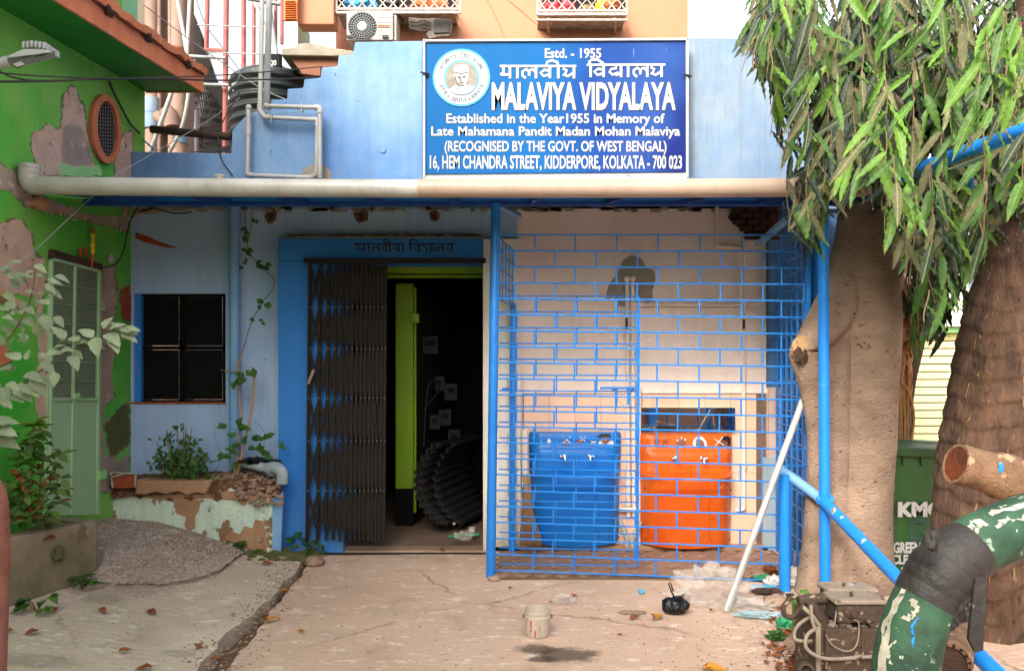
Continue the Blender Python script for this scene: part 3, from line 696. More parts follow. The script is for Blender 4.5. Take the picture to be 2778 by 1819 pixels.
hs_ = [([(680, 263), (1366, 263)], w*.85), ([(1460, 252), (2166, 250)], w*.85),
       vl(712, 263, 338), [(690, 325), (695, 340), (770, 338)], vl(772, 263, 374), vl(838, 263, 374)]
hs_ += lal(880)+va(1130, 262)+[vl(1205, 262, 374), [(1205, 262), (1196, 228), (1150, 212), (1105, 226), (1098, 262)]]+ya(1246, 262)
hs_ += [vl(1496, 252, 362), [(1496, 252), (1482, 222), (1510, 204), (1560, 206), (1606, 236), (1612, 252)]]+va(1612, 252)
hs_ += [[(1722, 252), (1722, 284), (1680, 290), (1664, 316), (1692, 340), (1730, 326), (1726, 352)], [(1728, 318), (1762, 344), (1770, 340)], vl(1768, 252, 362), vl(1832, 252, 362)]
hs_ += [[(x+2, y-12) for x, y in t] if not isinstance(t, tuple) else t for t in lal(1876)]+ya(2032, 250)
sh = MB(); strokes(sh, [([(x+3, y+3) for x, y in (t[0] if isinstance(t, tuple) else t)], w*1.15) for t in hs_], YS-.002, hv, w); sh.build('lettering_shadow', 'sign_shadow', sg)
hd = MB(); strokes(hd, hs_, YS-.003, hv, w); hd.build('lettering', 'sign_white', sg)
# emblem
ec = (1252, 211)
em = MB().lathe(P(*ec, YS-.004), [(78/FPX*YS, 0), (78/FPX*YS, .003)], 56, (0, -1, 0)).build('emblem', 'sign_ring_blue', sg)
MB().lathe(P(*ec, YS-.0085), [(72.5/FPX*YS, 0), (72.5/FPX*YS, .0015)], 56, (0, -1, 0)).build('white_disc', 'sign_white', em)
MB().lathe(P(*ec, YS-.011), [(48/FPX*YS, 0), (48/FPX*YS, .0015)], 48, (0, -1, 0)).build('inner_ring', 'sign_ring_blue', em)
MB().lathe(P(*ec, YS-.0135), [(43/FPX*YS, 0), (43/FPX*YS, .0015)], 48, (0, -1, 0)).build('portrait_ground', 'sign_sepia', em)
ev = lambda x, y: (1180+x/8.656, 120+y/8.656)
def eflat(name, pts, mat, dy): MB().prism([P(*ev(*p), YS-dy) for p in pts], (0, -.0012, 0)).build(name, mat, em)
eflat('shoulders', [(325, 1065), (500, 960), (560, 985), (740, 950), (940, 1000), (880, 1095), (760, 1165), (620, 1190), (480, 1165), (380, 1110)], 'sign_white', .0165)
eflat('head', [(450, 640), (435, 560), (500, 500), (620, 480), (740, 495), (800, 570), (790, 720), (775, 850), (720, 950), (620, 985), (530, 930), (480, 830), (455, 760)], 'sign_white', .0185)
fm = MB()
for sgm in ([(450, 655), (600, 690), (780, 665)], [(520, 765), (600, 768)], [(640, 765), (730, 750)], [(545, 790), (590, 790)], [(660, 785), (710, 780)], [(605, 770), (590, 855), (640, 860)], [(540, 905), (600, 890), (690, 905)], [(590, 925), (640, 925)], [(470, 740), (485, 820), (530, 925), (610, 975), (690, 945)], [(520, 1005), (530, 1060)]):
    fm.tube([P(*ev(*p), YS-.0215) for p in sgm], .0034, 5, True, squash=.2)
fm.build('portrait_lines', 'portrait_ink', em)
def ring_text(s_, a0, a1, R, flip=False):
    n_ = len(s_)
    for i, ch in enumerate(s_):
        if ch == ' ': continue
        a = math.radians(a0+(a1-a0)*i/max(1, n_-1)); cx = ec[0]+R*math.sin(a); cy = ec[1]-R*math.cos(a)
        cu = bpy.data.curves.new('g', 'FONT'); cu.body = ch; cu.size = 17/FPX*YS; cu.offset = .0006; cu.align_x = 'CENTER'; cu.resolution_u = 2
        t = bpy.data.objects.new('tmp', cu); COL.objects.link(t); dg = bpy.context.evaluated_depsgraph_get(); dg.update()
        me = bpy.data.meshes.new_from_object(t.evaluated_get(dg)); bpy.data.objects.remove(t); bpy.data.curves.remove(cu)
        if not len(me.vertices): continue
        me.materials.clear(); me.materials.append(MATS['sign_grey_ink'])
        o = bpy.data.objects.new('ring_letter', me); COL.objects.link(o); o.parent = em
        rot = -a if not flip else -a+math.pi
        up = Vector((math.sin(a), 0, math.cos(a)))*(-1 if flip else 1); rt = Vector((up.z, 0, -up.x))
        p = P(cx, cy, YS-.012); M = Matrix(((rt.x, up.x, 0, p.x), (0, 0, -1, p.y), (rt.z, up.z, 0, p.z), (0, 0, 0, 1)))
        o.matrix_local = Matrix.Translation(-org(em)) @ M
ring_text(['म', 'ा', 'ल', 'व', 'ी', 'य', ' ', 'ि', 'व', 'द', '्', 'य', 'ा', 'ल', 'य'], -62, 62, 54)
ring_text(['य', 'ो', 'ग'], 248, 228, 66, True); ring_text(['*'], 216, 216, 70, True)
ring_text(['उ', 'द', 'य', 'ो', 'ग'], 203, 172, 68, True); ring_text(['*'], 160, 160, 70, True)
ring_text(['स', 'ह', 'य', 'ो', 'ग'], 148, 112, 66, True)
# last line of the old board peeping over the gutter pipe
old = MB(); w = .0035
for sgm in ([(1335, 484), (1276, 484)], [(1278, 479), (1290, 483)], [(1410, 484), (1528, 484)], [(1470, 477), (1486, 484)], [(1605, 483), (1760, 483)], [(1700, 474), (1716, 482)], [(1360, 484), (1368, 480), (1374, 484), (1382, 481)], [(1555, 484), (1563, 480), (1570, 484), (1578, 481)]):
    old.tube([P(*p, YS-.006) for p in sgm], w, 6, True, squash=.2)
old.build('old_lettering', 'ink_dark', sg)

# ------------------------------------------------------------------ awning with its gutter pipe
aw = thing('awning', 'blue sheet awning over the doorway and the cage', 'awning', (0, 5.8, 2.75))
MB().prism([P(330, 534, 5.36), P(2240, 532, 5.36), P(2240, 541, 5.36), P(330, 543, 5.36)][::-1], (0, .03, 0)).build('front_angle', 'cage_blue', aw)
MB().box(XX(225, 5.4)+.0, 2.6, 5.40, 5.45, ZZ(556, 5.4), ZZ(538, 5.4)).build('front_beam', 'beam_blue', aw, bevel=.003)
sh = MB(); a = [(-3.12, 4.72, 2.625), (2.6, 4.72, 2.625), (2.6, 6.19, 2.90), (-3.18, 6.19, 2.90)]
sh.prism([Vector(p) for p in a], (0, 0, .006)).build('roof_sheet', 'sheet_blue', aw)
for x_ in [-2.6+.55*i for i in range(10)]:
    MB().bar((x_, 4.75, 2.60), (x_, 6.19, 2.865), .03, .03, (0, 0, 1)).build('rafter', 'beam_blue', aw)
MB().bar(P(1355, 560, 5.42), P(1410, 585, 6.12), .03, .03).build('brace', 'pvc_blue', aw)
MB().bar(P(2140, 590, 5.4), P(2060, 660, 6.1), .07, .03).build('brace', 'pvc_blue', aw)
gp = thing('gutter_pipe', 'long thick white PVC gutter pipe running along the awning edge', 'pipe', (0, 4.68, 2.64))
pts, rr = pathPR([(105, 503, 4.68, 23), (500, 508, 4.68, 24), (1135, 512, 4.68, 25)], 4)
MB().tube(pts, .0565, 24).build('pipe', 'pvc_white', gp, smooth=True)
pts, rr = pathPR([(1135, 511, 4.68, 25), (1700, 511, 4.68, 25), (2350, 508, 4.68, 25)], 4)
MB().tube(pts, .0585, 24).build('pipe', 'pvc_cream', gp, smooth=True, )
MB().tube(pathP([(108, 503, 4.68), (88, 500, 4.68), (80, 486, 4.68), (80, 466, 4.68)], 6), .060, 20).build('elbow', 'pvc_white', gp, smooth=True)
MB().lathe(P(80, 466, 4.68), [(.048, .045), (.063, .045), (.063, .02), (.059, .018), (.063, .012), (.063, 0), (.060, -.02)], 24).build('collar', 'pvc_white', gp, smooth=True)
MB().lathe(P(596, 486, 4.68), [(.032, -.02), (.032, .012), (.037, .013), (.037, .024), (.03, .026)], 20).build('stub_cap', 'pvc_white', gp, smooth=True)

# ------------------------------------------------------------------ white water pipes on the parapet
YP = 6.12
def pipe_run(root, pts, r, mat, joints=True, Y=None):
    P3 = [P(*p) for p in pts]
    MB().tube(P3, r, 14).build('pipe', mat, root, smooth=True) if len(P3) == 2 else None
    if len(P3) > 2:
        for i in range(len(P3)-1): MB().tube([P3[i], P3[i+1]], r, 14).build('pipe', mat, root, smooth=True)
        for i in range(1, len(P3)-1):
            a = (P3[i-1]-P3[i]).normalized()*r*2.6; b_ = (P3[i+1]-P3[i]).normalized()*r*2.6
            MB().tube([P3[i]+a, P3[i]+a*.35, P3[i]+(a+b_)*.06, P3[i]+b_*.35, P3[i]+b_], r*1.25, 14).build('elbow', mat, root, smooth=True)
wpA = thing('water_pipe', 'white PVC water pipe bent in a square U on the stepped parapet', 'pipe', P(674, 476, YP))
pipe_run(wpA, [(674, 294, YP), (674, 350, YP), (671, 475, YP), (845, 482, YP), (858, 474, YP-.01), (862, 325, YP-.01), (718, 318, YP-.01), (705, 300, YP-.01), (712, -20, YP-.01)], .0185, 'pvc_white')
MB().blob(P(675, 292, YP), (.026, .026, .026), 2, 0).build('end_cap', 'pvc_white', wpA, smooth=True)
wpB = thing('water_pipe', 'white PVC water pipe with a knee beside the steps of the parapet', 'pipe', P(868, 480, YP))
pipe_run(wpB, [(725, 288, YP-.03), (868, 292, YP-.03), (868, 484, YP-.03)], .0185, 'pvc_white')
MB().blob(P(724, 288, YP-.03), (.03, .026, .024), 2, 0).build('end_cap', 'pvc_white', wpB, smooth=True)
for px, py in ((738, 320), (820, 292)): MB().bar(P(px, py-12, YP-.02), P(px, py+12, YP-.02), .008, .05).build('pipe_clip', 'pvc_white', wpB)
wpC = thing('standpipe', 'tall grey galvanised pipe rising past the black water tank', 'pipe', P(722, 300, 6.3))
MB().tube([P(722, 310, 6.24), P(733, -60, 6.24)], .026, 14).build('pipe', 'grey_metal', wpC, smooth=True)
MB().tube([P(670, -4, 6.24), P(760, 12, 6.24)], .016, 10).build('cross_pipe', 'grey_metal', wpC, smooth=True)
MB().prism([P(*p, YW-.006) for p in [(815, 476), (822, 462), (840, 448), (870, 444), (890, 455), (900, 470), (898, 486), (818, 484)]][::-1], (0, .005, 0)).build('bare_patch', 'cement_patch', sch)
MB().lathe(P(1038, 406, YW-.001), [(.03, 0), (.03, .008), (.026, .010)], 20, (0, -1, 0)).build('capped_hole', 'blue_upper', sch)

# down pipe beside the window and the waste pipe at its foot
dp = thing('downpipe', 'pale blue painted downpipe beside the dark window', 'pipe', P(636, 1250, 6.1))
MB().tube([P(636, 562, 6.12), P(636, 1262, 6.12)], .042, 18).build('pipe', 'pvc_blue', dp, smooth=True)
MB().lathe(P(636, 572, 6.12), [(.05, -.03), (.05, .03)], 18).build('collar', 'pvc_blue', dp, smooth=True)
MB().tube(pathP([(612, 1005, 6.08), (636, 1008, 6.05), (662, 1012, 6.1)], 4), .007, 6).build('strap', 'grey_metal', dp)
wpo = thing('waste_pipe', 'weathered grey waste pipe with a bent spout ending above the planter', 'pipe', P(700, 1260, 6.0))
MB().tube([P(645, 1250, 6.02), P(735, 1272, 5.86)], .038, 18).build('pipe', 'pvc_grey', wpo, smooth=True)
MB().tube(pathP([(728, 1270, 5.87), (748, 1268, 5.83), (765, 1282, 5.8), (765, 1310, 5.8)], 6), .046, 18, ).build('elbow', 'pvc_grey', wpo, smooth=True)
MB().lathe(P(738, 1274, 5.86), [(.05, -.02), (.05, .02)], 18, (P(745, 1275, 5.84)-P(728, 1270, 5.88))).build('collar', 'pvc_grey', wpo, smooth=True)

# ------------------------------------------------------------------ steel cage
cg = thing('steel_cage', 'blue welded steel cage of brick pattern bars in front of the hand basins', 'cage', P(1345, 1560, 5.37))
def cage_pt(px, row, yl=637.0, sl=43.25, sr=44.75, x0=1340, x1=2190, Y0=5.37, Y1=5.22):
    t = (px-x0)/(x1-x0); Y = Y0+(Y1-Y0)*t; return P(px, yl+(sl+(sr-sl)*t)*row, Y)
RR = .0063
r0 = None
for i in range(22):
    a, b_ = cage_pt(1342, i), cage_pt(2126 if i > 15 else 2190, i)
    o = MB(); n_ = 12
    o.tube([a.lerp(b_, k/n_)+Vector((0, 0, .0025*noise.noise((k*.7, i*3.1, 0)))) for k in range(n_+1)], RR, 6).build('rail', 'cage_blue', cg, smooth=True)
vb = MB().tube([(0, 0, -.5), (0, 0, .5)], RR, 6, False).mesh('vertical_bar', 'cage_blue', Vector((0, 0, 0)), True)
def vbar(root, a, b_, name='vertical_bar', r=1.0):
    return piece(name, vb, root, Matrix.Translation((a+b_)/2) @ Vector((0, 0, 1)).rotation_difference(b_-a).to_matrix().to_4x4() @ Matrix.Diagonal((r, r, (b_-a).length, 1)))
ev_ = [1448.6, 1558, 1670, 1782, 1896, 2010, 2118]; od_ = [1393, 1503, 1614, 1726, 1839, 1952, 2068, 2180]
for i in range(21):
    for px in (ev_ if i % 2 == 0 else od_):
        if i > 15 and px > 2126: continue
        dx = -(i-10)*.32
        vbar(cg, cage_pt(px+dx, i), cage_pt(px+dx, i+1))
MB().tube([P(1345, 552, 5.40), P(1331, 1566, 5.36)], .034, 16).build('corner_post', 'cage_blue', cg, smooth=True)
MB().bar(P(1353, 640, 5.39), P(1340, 1545, 5.37), .012, .03).build('flat_stile', 'cage_blue', cg)
MB().bar(P(2192, 637, 5.24), P(2188, 1330, 5.24), .03, .03).build('stile', 'cage_blue', cg)
# left side panel above the passage
lp = lambda t, y: P(1350+45*t, (y-HY)*(1-.115*t)+HY, 5.40+.68*t)
for y_ in (640, 681, 724, 767, 810): MB().tube([lp(0, y_), lp(1, y_)], RR, 6).build('side_rail', 'cage_blue', cg, smooth=True)
for k in range(5): MB().bar(lp(.1+.2*k, 640), lp(.1+.2*k, 812), .012, .02).build('side_bar', 'cage_blue', cg)
MB().bar(P(1392, 822, 6.05), P(1388, 1500, 6.05), .05, .03).build('rear_post', 'cage_blue', cg, bevel=.003)
for py in (870, 1045, 1190, 1260, 1330, 1400):
    MB().bar(P(1378, py-16, 6.02), P(1378, py+16, 6.02), .012, .02).build('bracket', 'pvc_white', cg)
MB().obox(P(1372, 1056, 5.95), (.03, 0, 0), (0, .02, 0), (0, 0, .014)).build('hasp', 'cage_blue', cg, bevel=.004)
# right side panel
rp_ = lambda t, y: Vector((2.085+.10*t, 5.24+.9*t, ZZ(y, 5.24)))
for i in range(22): MB().tube([rp_(0, 637+44.3*i), rp_(1, 637+44.3*i)], RR, 6).build('side_rail', 'cage_blue', cg, smooth=True)
for k in range(6): MB().bar(rp_(.08+.17*k, 637), rp_(.08+.17*k, 1575), .03, .012, (1, 0, 0)).build('side_bar', 'cage_blue', cg)
# gate leaf just behind the front bars
gt = MB().bar(P(1733, 803, 5.47), P(1729, 1530, 5.47), .018, .02).build('gate', 'cage_blue', cg)
def gate_pt(px, row): t = (px-1355)/375; return P(px, 803+42.65*row+.35*row*t, 5.47)
for i in range(18):
    MB().tube([gate_pt(1354, i), gate_pt(1731, i)], RR*.9, 6).build('gate_rail', 'cage_blue', gt, smooth=True)
for i in range(17):
    for px in ([1453, 1563.6, 1672] if i % 2 == 0 else [1400, 1509, 1618]):
        vbar(gt, gate_pt(px-(i-8)*.3, i), gate_pt(px-(i-8)*.3, i+1), 'gate_bar', .9)
for py in (865, 950, 1180, 1290, 1400, 1480): MB().bar(P(1726, py-14, 5.46), P(1726, py+14, 5.46), .016, .02).build('hinge_plate', 'cage_blue', gt)
MB().tube([P(1628, 1052, 5.43), P(1724, 1052, 5.43)], .009, 8).build('slide_bolt', 'cage_blue', gt, smooth=True)
for px, h_ in ((1672, 46), (1705, 50), (1664, 10), (1716, 12)): MB().bar(P(px, 1048, 5.44), P(px, 1048+h_, 5.44), .02, .01).build('bolt_plate', 'cage_blue', gt)

# ------------------------------------------------------------------ hand basins
def basin(x0, x1, y0, y1, mat, line, prt, label, top_icons):
    Yb = YW-.02; s = thing('hand_basin', label, 'wash basin', P((x0+x1)/2, y1, Yb))
    cx = XX((x0+x1)/2, Yb-.15); hw = (x1-x0)/2/FPX*(Yb-.12)
    prof = [(0, .05, .97), (.006, .085, .985), (.02, .092, 1), (.135, .098, 1), (.155, .112, 1), (.17, .118, 1), (.30, .122, .99), (.335, .15, .99), (.352, .235, .985), (.365, .262, .98), (.40, .268, .97), (.47, .262, .965), (.52, .24, .96), (.62, .225, .95), (.78, .205, .945), (.93, .18, .94), (.985, .165, .935), (1.0, .10, .93)]
    zt = ZZ(y0, Yb-.1); zb = ZZ(y1, Yb-.15); H = zt-zb
    def front(u, v):
        k = v*(len(prof)-1); i = min(len(prof)-2, int(k)); f_ = k-i
        a, b_ = prof[i], prof[i+1]; t = a[0]+(b_[0]-a[0])*f_; d = a[1]+(b_[1]-a[1])*f_; wv = a[2]+(b_[2]-a[2])*f_
        s_ = 2*u-1; body = max(0, min(1, (t-.34)*12)) if t < .5 else 1
        edge = (1-abs(s_)**10)
        bulge = (1-.35*s_*s_*body)
        hollow = -.075*max(0, 1-abs(s_)*1.05)*(1 if .15 < t < .345 else 0)*min(1, (t-.15)*8)
        zz = zt-t*H-(.028*(1-s_*s_) if t > .9 else .028*(1-s_*s_)*max(0, (t-.5)/.4))
        X = cx+s_*hw*wv*(1-.0*t)
        return (X, Yb-.02-(d-.02+hollow*0)*edge*bulge, zz)
    NU, NV = 40, (len(prof)-1)*3
    m = grid(front, NU, NV)
    rim = [front(i/NU, 0) for i in range(NU+1)]+[front(1, j/NV) for j in range(1, NV+1)]+[front(1-i/NU, 1) for i in range(1, NU+1)]+[front(0, 1-j/NV) for j in range(1, NV)]
    n_ = len(rim); m.add(list(rim)+[(p[0], Yb+.015, p[2]) for p in rim], [((i+1) % n_, i, n_+i, n_+(i+1) % n_) for i in range(n_)])
    m.build('body', mat, s, smooth=True, auto=35)
    def on(px, py, off=.004):
        # a point on the front surface under a photo pixel
        t0 = (py-y0)/(y1-y0); best = None
        for k in range(NV*2+1):
            v = k/(NV*2); u = .5
            for _ in range(3):
                q = Vector(front(u, v)); u = max(0.0, min(1.0, u+(XX(px, q.y)-q.x)/(2*hw)))
            q = Vector(front(u, v)); e_ = abs((HY-(q.z-CAMZ)/q.y*FPX)-py)
            if best is None or e_ < best[0]: best = (e_, q)
        return best[1]+Vector((0, -off, 0))
    yp = y0
    # pictogram strip
    W_ = x1-x0
    MB().prism([on(x0+W_*.11, y0+3), on(x1-W_*.11, y0+3), on(x1-W_*.11, y0+38), on(x0+W_*.11, y0+38)][::-1], (0, .003, 0)).build('pictogram_strip', prt, s)
    top_icons(s, on, x0, W_, y0)
    # taps
    for i, fx in enumerate((.37, .64)):
        px = x0+W_*fx; p = on(px, y0+62, 0); sg_ = -1 if i == 0 else 1
        t_ = MB(); t_.lathe(p+Vector((0, .01, 0)), [(.018, 0), (.018, .012), (.011, .014), (.011, .06)], 14, (0, -1, 0))
        t_.tube([p+Vector((0, -.045, .004)), p+Vector((0, -.075, .002)), p+Vector((0, -.085, -.03))], .009, 10)
        tp = t_.build('tap', 'chrome', s, smooth=True)
        MB().lathe(p+Vector((sg_*.008, -.035, .002)), [(.008, 0), (.008, .012), (.014, .014), (.016, .03), (.012, .036)], 12, (sg_, -.25, .12)).build('knob', 'chrome', tp, smooth=True)
    # access hatch, screws, moulded hands
    hx0, hx1, hy0, hy1 = x0+W_*.715, x0+W_*.965, y0+164, y0+288
    rr_ = []
    for (cx_, cy_, a0) in ((hx1-9, hy0+9, -90), (hx1-9, hy1-9, 0), (hx0+9, hy1-9, 90), (hx0+9, hy0+9, 180)):
        for k in range(4): a = math.radians(a0+30*k); rr_.append((cx_+9*math.cos(a), cy_+9*math.sin(a)))
    rr_.append(rr_[0])
    MB().tube([on(*p, 0) for p in rr_], .0028, 5, False).build('hatch_edge', line, s)
    for px in (hx0+8, hx1-8):
        for py in (hy0+22, (hy0+hy1)/2+6, hy1-18):
            MB().lathe(on(px, py, -.001), [(.006, 0), (.006, .003)], 10, (0, -1, 0)).build('screw', line, s)
    for px, sg_ in ((x0+W_*.26, 1), (x0+W_*.79, -1)):
        hm = MB(); py = y0+132
        for k in range(4): hm.tube([on(px+(k-1.5)*6, py+2, -.003), on(px+(k-1.5)*8.5, py-18+abs(k-1.5)*4, -.003)], .0045, 6)
        hm.tube([on(px-12*sg_, py+12, -.003), on(px-20*sg_, py+2, -.003)], .0045, 6)
        hm.tube([on(px-10, py, -.003), on(px-10, py+16, -.003), on(px+8, py+18, -.003), on(px+10, py, -.003)], .0035, 6)
        hm.build('moulded_hand', mat, s, smooth=True)
    for px, py in ((x0+W_*.055, y0+145), (x1-W_*.055, y0+150), (x0+W_*.06, y0+278), (x1-W_*.05, y0+284)):
        MB().blob(on(px, py, 0), (.014, .006, .011), 1, .1).build('fixing_hole', line, s)
    return s, on
def icons_blue(s, on, x0, W, y0):
    def flat(name, pts, mat, off): MB().prism([on(x0+a*W/255, y0+b_, off) for a, b_ in pts][::-1], (0, .0015, 0)).build(name, mat, s)
    def line(pts, mat, w, off=.012):
        MB().tube([on(x0+a*W/255, y0+b_, off) for a, b_ in pts], w, 6, True, squash=.3).build('pictogram', mat, s)
    for k in (70, 124, 180): line([(k, 6), (k, 34)], 'sink_blue', .0025, .006)
    flat('pictogram', [(52, 14), (57, 24), (56, 31), (50, 32), (46, 28), (47, 22)], 'print_white', .009)
    for a in (90, 134, 164):
        r_ = 11 if a == 90 else 7; cy = 18 if a != 164 else 26
        if a == 90: flat('pictogram', [(86, 32), (92, 26), (102, 22), (112, 28), (114, 34)], 'print_brown', .009)
        elif a == 134: flat('pictogram', [(124, 28), (134, 18), (150, 20), (146, 26), (132, 32)], 'print_brown', .009)
        else: flat('pictogram', [(152, 34), (160, 28), (172, 28), (176, 34)], 'print_brown', .009)
        c_ = a+10
        line([(c_-r_, cy-r_*.8), (c_+r_, cy+r_*.8)], 'print_white', .004); line([(c_+r_, cy-r_*.8), (c_-r_, cy+r_*.8)], 'print_white', .004)
    flat('pictogram', [(184, 34), (190, 26), (228, 24), (230, 34)], 'print_white', .008)
    flat('pictogram', [(192, 16), (200, 10), (216, 14), (218, 26), (206, 32), (194, 26)], 'print_brown', .010)
    flat('pictogram', [(184, 12), (192, 4), (214, 3), (222, 9), (216, 14), (200, 11), (190, 15)], 'print_black', .012)
    for a in (196, 206): flat('pictogram', [(a, 18), (a+4, 17), (a+4, 20), (a, 21)], 'print_white', .0135)
def icons_orange(s, on, x0, W, y0):
    def flat(name, pts, mat, off): MB().prism([on(x0+a*W/255, y0+b_, off) for a, b_ in pts][::-1], (0, .0015, 0)).build(name, mat, s)
    def line(pts, mat, w, off=.012):
        MB().tube([on(x0+a*W/255, y0+b_, off) for a, b_ in pts], w, 6, True, squash=.3).build('pictogram', mat, s)
    for k in (78, 130, 176): line([(k, 6), (k, 34)], 'sink_orange', .0025, .006)
    for c_ in (42, 64):
        for k in range(4): line([(c_+(k-1.5)*2.2, 22), (c_+(k-1.5)*4.5+2, 10+abs(k-1.5)*2)], 'print_brown', .002)
        line([(c_-4, 22), (c_-3, 32), (c_+5, 32), (c_+5, 22)], 'print_brown', .002)
    flat('pictogram', [(92, 33), (98, 20), (106, 12), (116, 10), (122, 18), (116, 26), (104, 30), (98, 36)], 'print_brown', .009)
    for a, b_ in ((98, 15), (108, 9), (118, 12)): flat('pictogram', [(a-3, b_), (a, b_-3), (a+3, b_), (a, b_+3)], 'print_white', .0115)
    flat('pictogram', [(138, 24), (142, 12), (152, 6), (164, 8), (174, 18), (176, 30), (170, 34), (142, 33)], 'print_white', .008)
    flat('pictogram', [(146, 26), (148, 14), (156, 12), (166, 20), (172, 33), (160, 34)], 'print_brown', .011)
    flat('pictogram', [(206, 32), (214, 18), (228, 12), (236, 20), (234, 33)], 'print_brown', .009)
    flat('pictogram', [(214, 14), (218, 5), (232, 3), (238, 8), (238, 26), (232, 28), (230, 16)], 'print_black', .012)
    line([(196, 10), (220, 30)], 'print_white', .004, .015); line([(218, 8), (198, 30)], 'print_white', .004, .015)
basin(1438, 1690, 1172, 1478, 'sink_blue', 'sink_line_blue', 'print_blue', 'blue moulded plastic hand basin with two taps and printed wash pictures', icons_blue)
basin(1737, 1998, 1178, 1482, 'sink_orange', 'sink_line_orange', 'print_orange', 'orange moulded plastic hand basin with two taps below the mirror', icons_orange)
mi = MB().hexa([P(1733, 1170, 6.145), P(1994, 1170, 6.145), P(1994, 1105, 6.156), P(1733, 1105, 6.156), P(1733, 1170, 6.18), P(1994, 1170, 6.18), P(1994, 1105, 6.18), P(1733, 1105, 6.18)]).build('wall_mirror', 'mirror')
tag(mi, 'low wide wall mirror fixed on the tiles above the orange basin', 'mirror')

# plumbing on the alcove wall
Ya = 6.165
pA = thing('basin_pipe', 'pair of cream water pipes dropping from the cement patch between the basins', 'pipe', P(1715, 1480, Ya))
for px, y_ in ((1701, 758), (1716, 758)):
    MB().tube([P(px, y_, Ya-.01), P(px+4, 1400, Ya-.01)], .0175, 12).build('pipe', 'pvc_beige', pA, smooth=True)
    MB().blob(P(px, y_-2, Ya-.01), (.026, .024, .026), 2, 0).build('elbow', 'pvc_beige', pA, smooth=True)
MB().bar(P(1700, 862, Ya-.04), P(1700, 892, Ya-.04), .02, .012).build('valve_lever', 'print_black', pA, bevel=.004)
for py in (905, 1290, 1310, 1365): MB().lathe(P(1704 if py > 1000 else 1701, py, Ya-.01), [(.027, -.014), (.027, .014)], 12).build('coupling', 'pvc_beige', pA, smooth=True)
MB().tube([P(1680, 1382, Ya-.03), P(1735, 1382, Ya-.03)], .02, 12).build('cross_pipe', 'pvc_beige', pA, smooth=True)
for a, b_, c_ in ((1683, 1412, 1701), (1738, 1414, 1716)):
    pth = pathP([(a, b_, Ya-.06), (a+(c_-a)*.6, b_+30, Ya-.06), (c_, b_+50, Ya-.05), (c_, 1483, Ya-.05)], 9)
    MB().tube(pth, [.019+.004*(k % 2) for k in range(len(pth))], 12).build('ribbed_hose', 'pvc_white', pA, smooth=True, auto=20)
MB().tube([P(1735, 1050, Ya-.02), P(1733, 1480, Ya-.02)], .014, 10).build('pipe', 'pvc_beige', pA, smooth=True)
pB = thing('riser_pipe', 'cream water pipe with a black valve at the right end of the alcove', 'pipe', P(2018, 1400, Ya))
pipe_run(pB, [(1945, 520, Ya-.0), (1945, 668, Ya), (2018, 672, Ya), (2018, 1380, Ya), (1995, 1385, Ya)], .015, 'pvc_beige')
MB().bar(P(2018, 866, Ya-.035), P(2018, 892, Ya-.035), .018, .014).build('valve_lever', 'print_black', pB, bevel=.004)
for py in (756, 910, 1262): MB().lathe(P(2018, py, Ya), [(.024, -.02), (.024, .02)], 12).build('coupling', 'pvc_beige', pB, smooth=True)
pC = thing('level_pipe', 'cream horizontal pipe crossing the alcove wall below the cement patch', 'pipe', P(1880, 826, Ya))
MB().tube([P(1720, 826, Ya), P(2042, 827, Ya)], .014, 10).build('pipe', 'pvc_beige', pC, smooth=True)
for px in (1740, 2036): MB().lathe(P(px, 826, Ya), [(.02, -.03), (.02, .03)], 10, (1, 0, 0)).build('coupling', 'pvc_beige', pC, smooth=True)
pD = thing('waste_pipe', 'thick cream pipe at the left edge of the alcove behind the broom', 'pipe', P(1425, 1480, Ya))
MB().tube([P(1424, 1165, 6.1), P(1426, 1320, 6.1)], .03, 14).build('pipe', 'pvc_beige', pD, smooth=True)
# broom
br = thing('broom', 'worn coconut twig broom standing left of the blue basin', 'broom', P(1440, 1480, 5.95))
bm_ = MB(); rb = random.Random(3)
for k in range(170):
    a = rb.uniform(-1, 1); b_ = rb.uniform(-1, 1)
    bm_.tube([P(1428+a*5, 1322, 5.95+.01*b_), P(1432+a*18, 1400, 5.93+.04*b_), P(1440+a*30+rb.uniform(-5, 5), 1478+rb.uniform(-16, 3), 5.92+.07*b_)], .0024, 4, False)
kind(bm_.build('bristles', 'straw', br), 'stuff')
MB().tube([P(1424, 1285, 5.97), P(1429, 1335, 5.95)], .022, 12).build('handle', 'stalk_tan', br, smooth=True)

# ------------------------------------------------------------------ collapsible gate
cgate = thing('collapsible_gate', 'rusty black folding scissor gate pushed half open in the blue doorway', 'gate', P(940, 1470, 5.98))
gx = [842, 870, 893, 912, 929, 944, 958, 971, 983, 995, 1006, 1017, 1028, 1039, 1048]
YG = 5.99
ch = MB().box(-.011, .011, -.009, .009, 0, 1).mesh('channel_bar', 'rust_gate', Vector((0, 0, 0)))
rg = random.Random(8)
for i, px in enumerate(gx):
    a = P(px-8+rg.uniform(-1.5, 1.5), 1466+rg.uniform(-4, 4), YG); b_ = P(px+rg.uniform(-1, 1), 702+rg.uniform(-2, 3), YG)
    a.y += rg.uniform(-.006, .006)
    for dy, nm in ((-.012, 'channel_bar'), (.014, 'channel_bar')):
        piece(nm, ch, cgate, Matrix.Translation(a+Vector((rg.uniform(-.003, .003), dy, 0))) @ Vector((0, 0, 1)).rotation_difference(b_-a).to_matrix().to_4x4() @ Matrix.Diagonal((.8, .5, (b_-a).length, 1)))
st = MB().box(-.011, .011, -.002, .002, -.5, .5).mesh('strap', 'rust_gate', Vector((0, 0, 0)))
lev = [718, 832, 945, 1079, 1195, 1330, 1448]
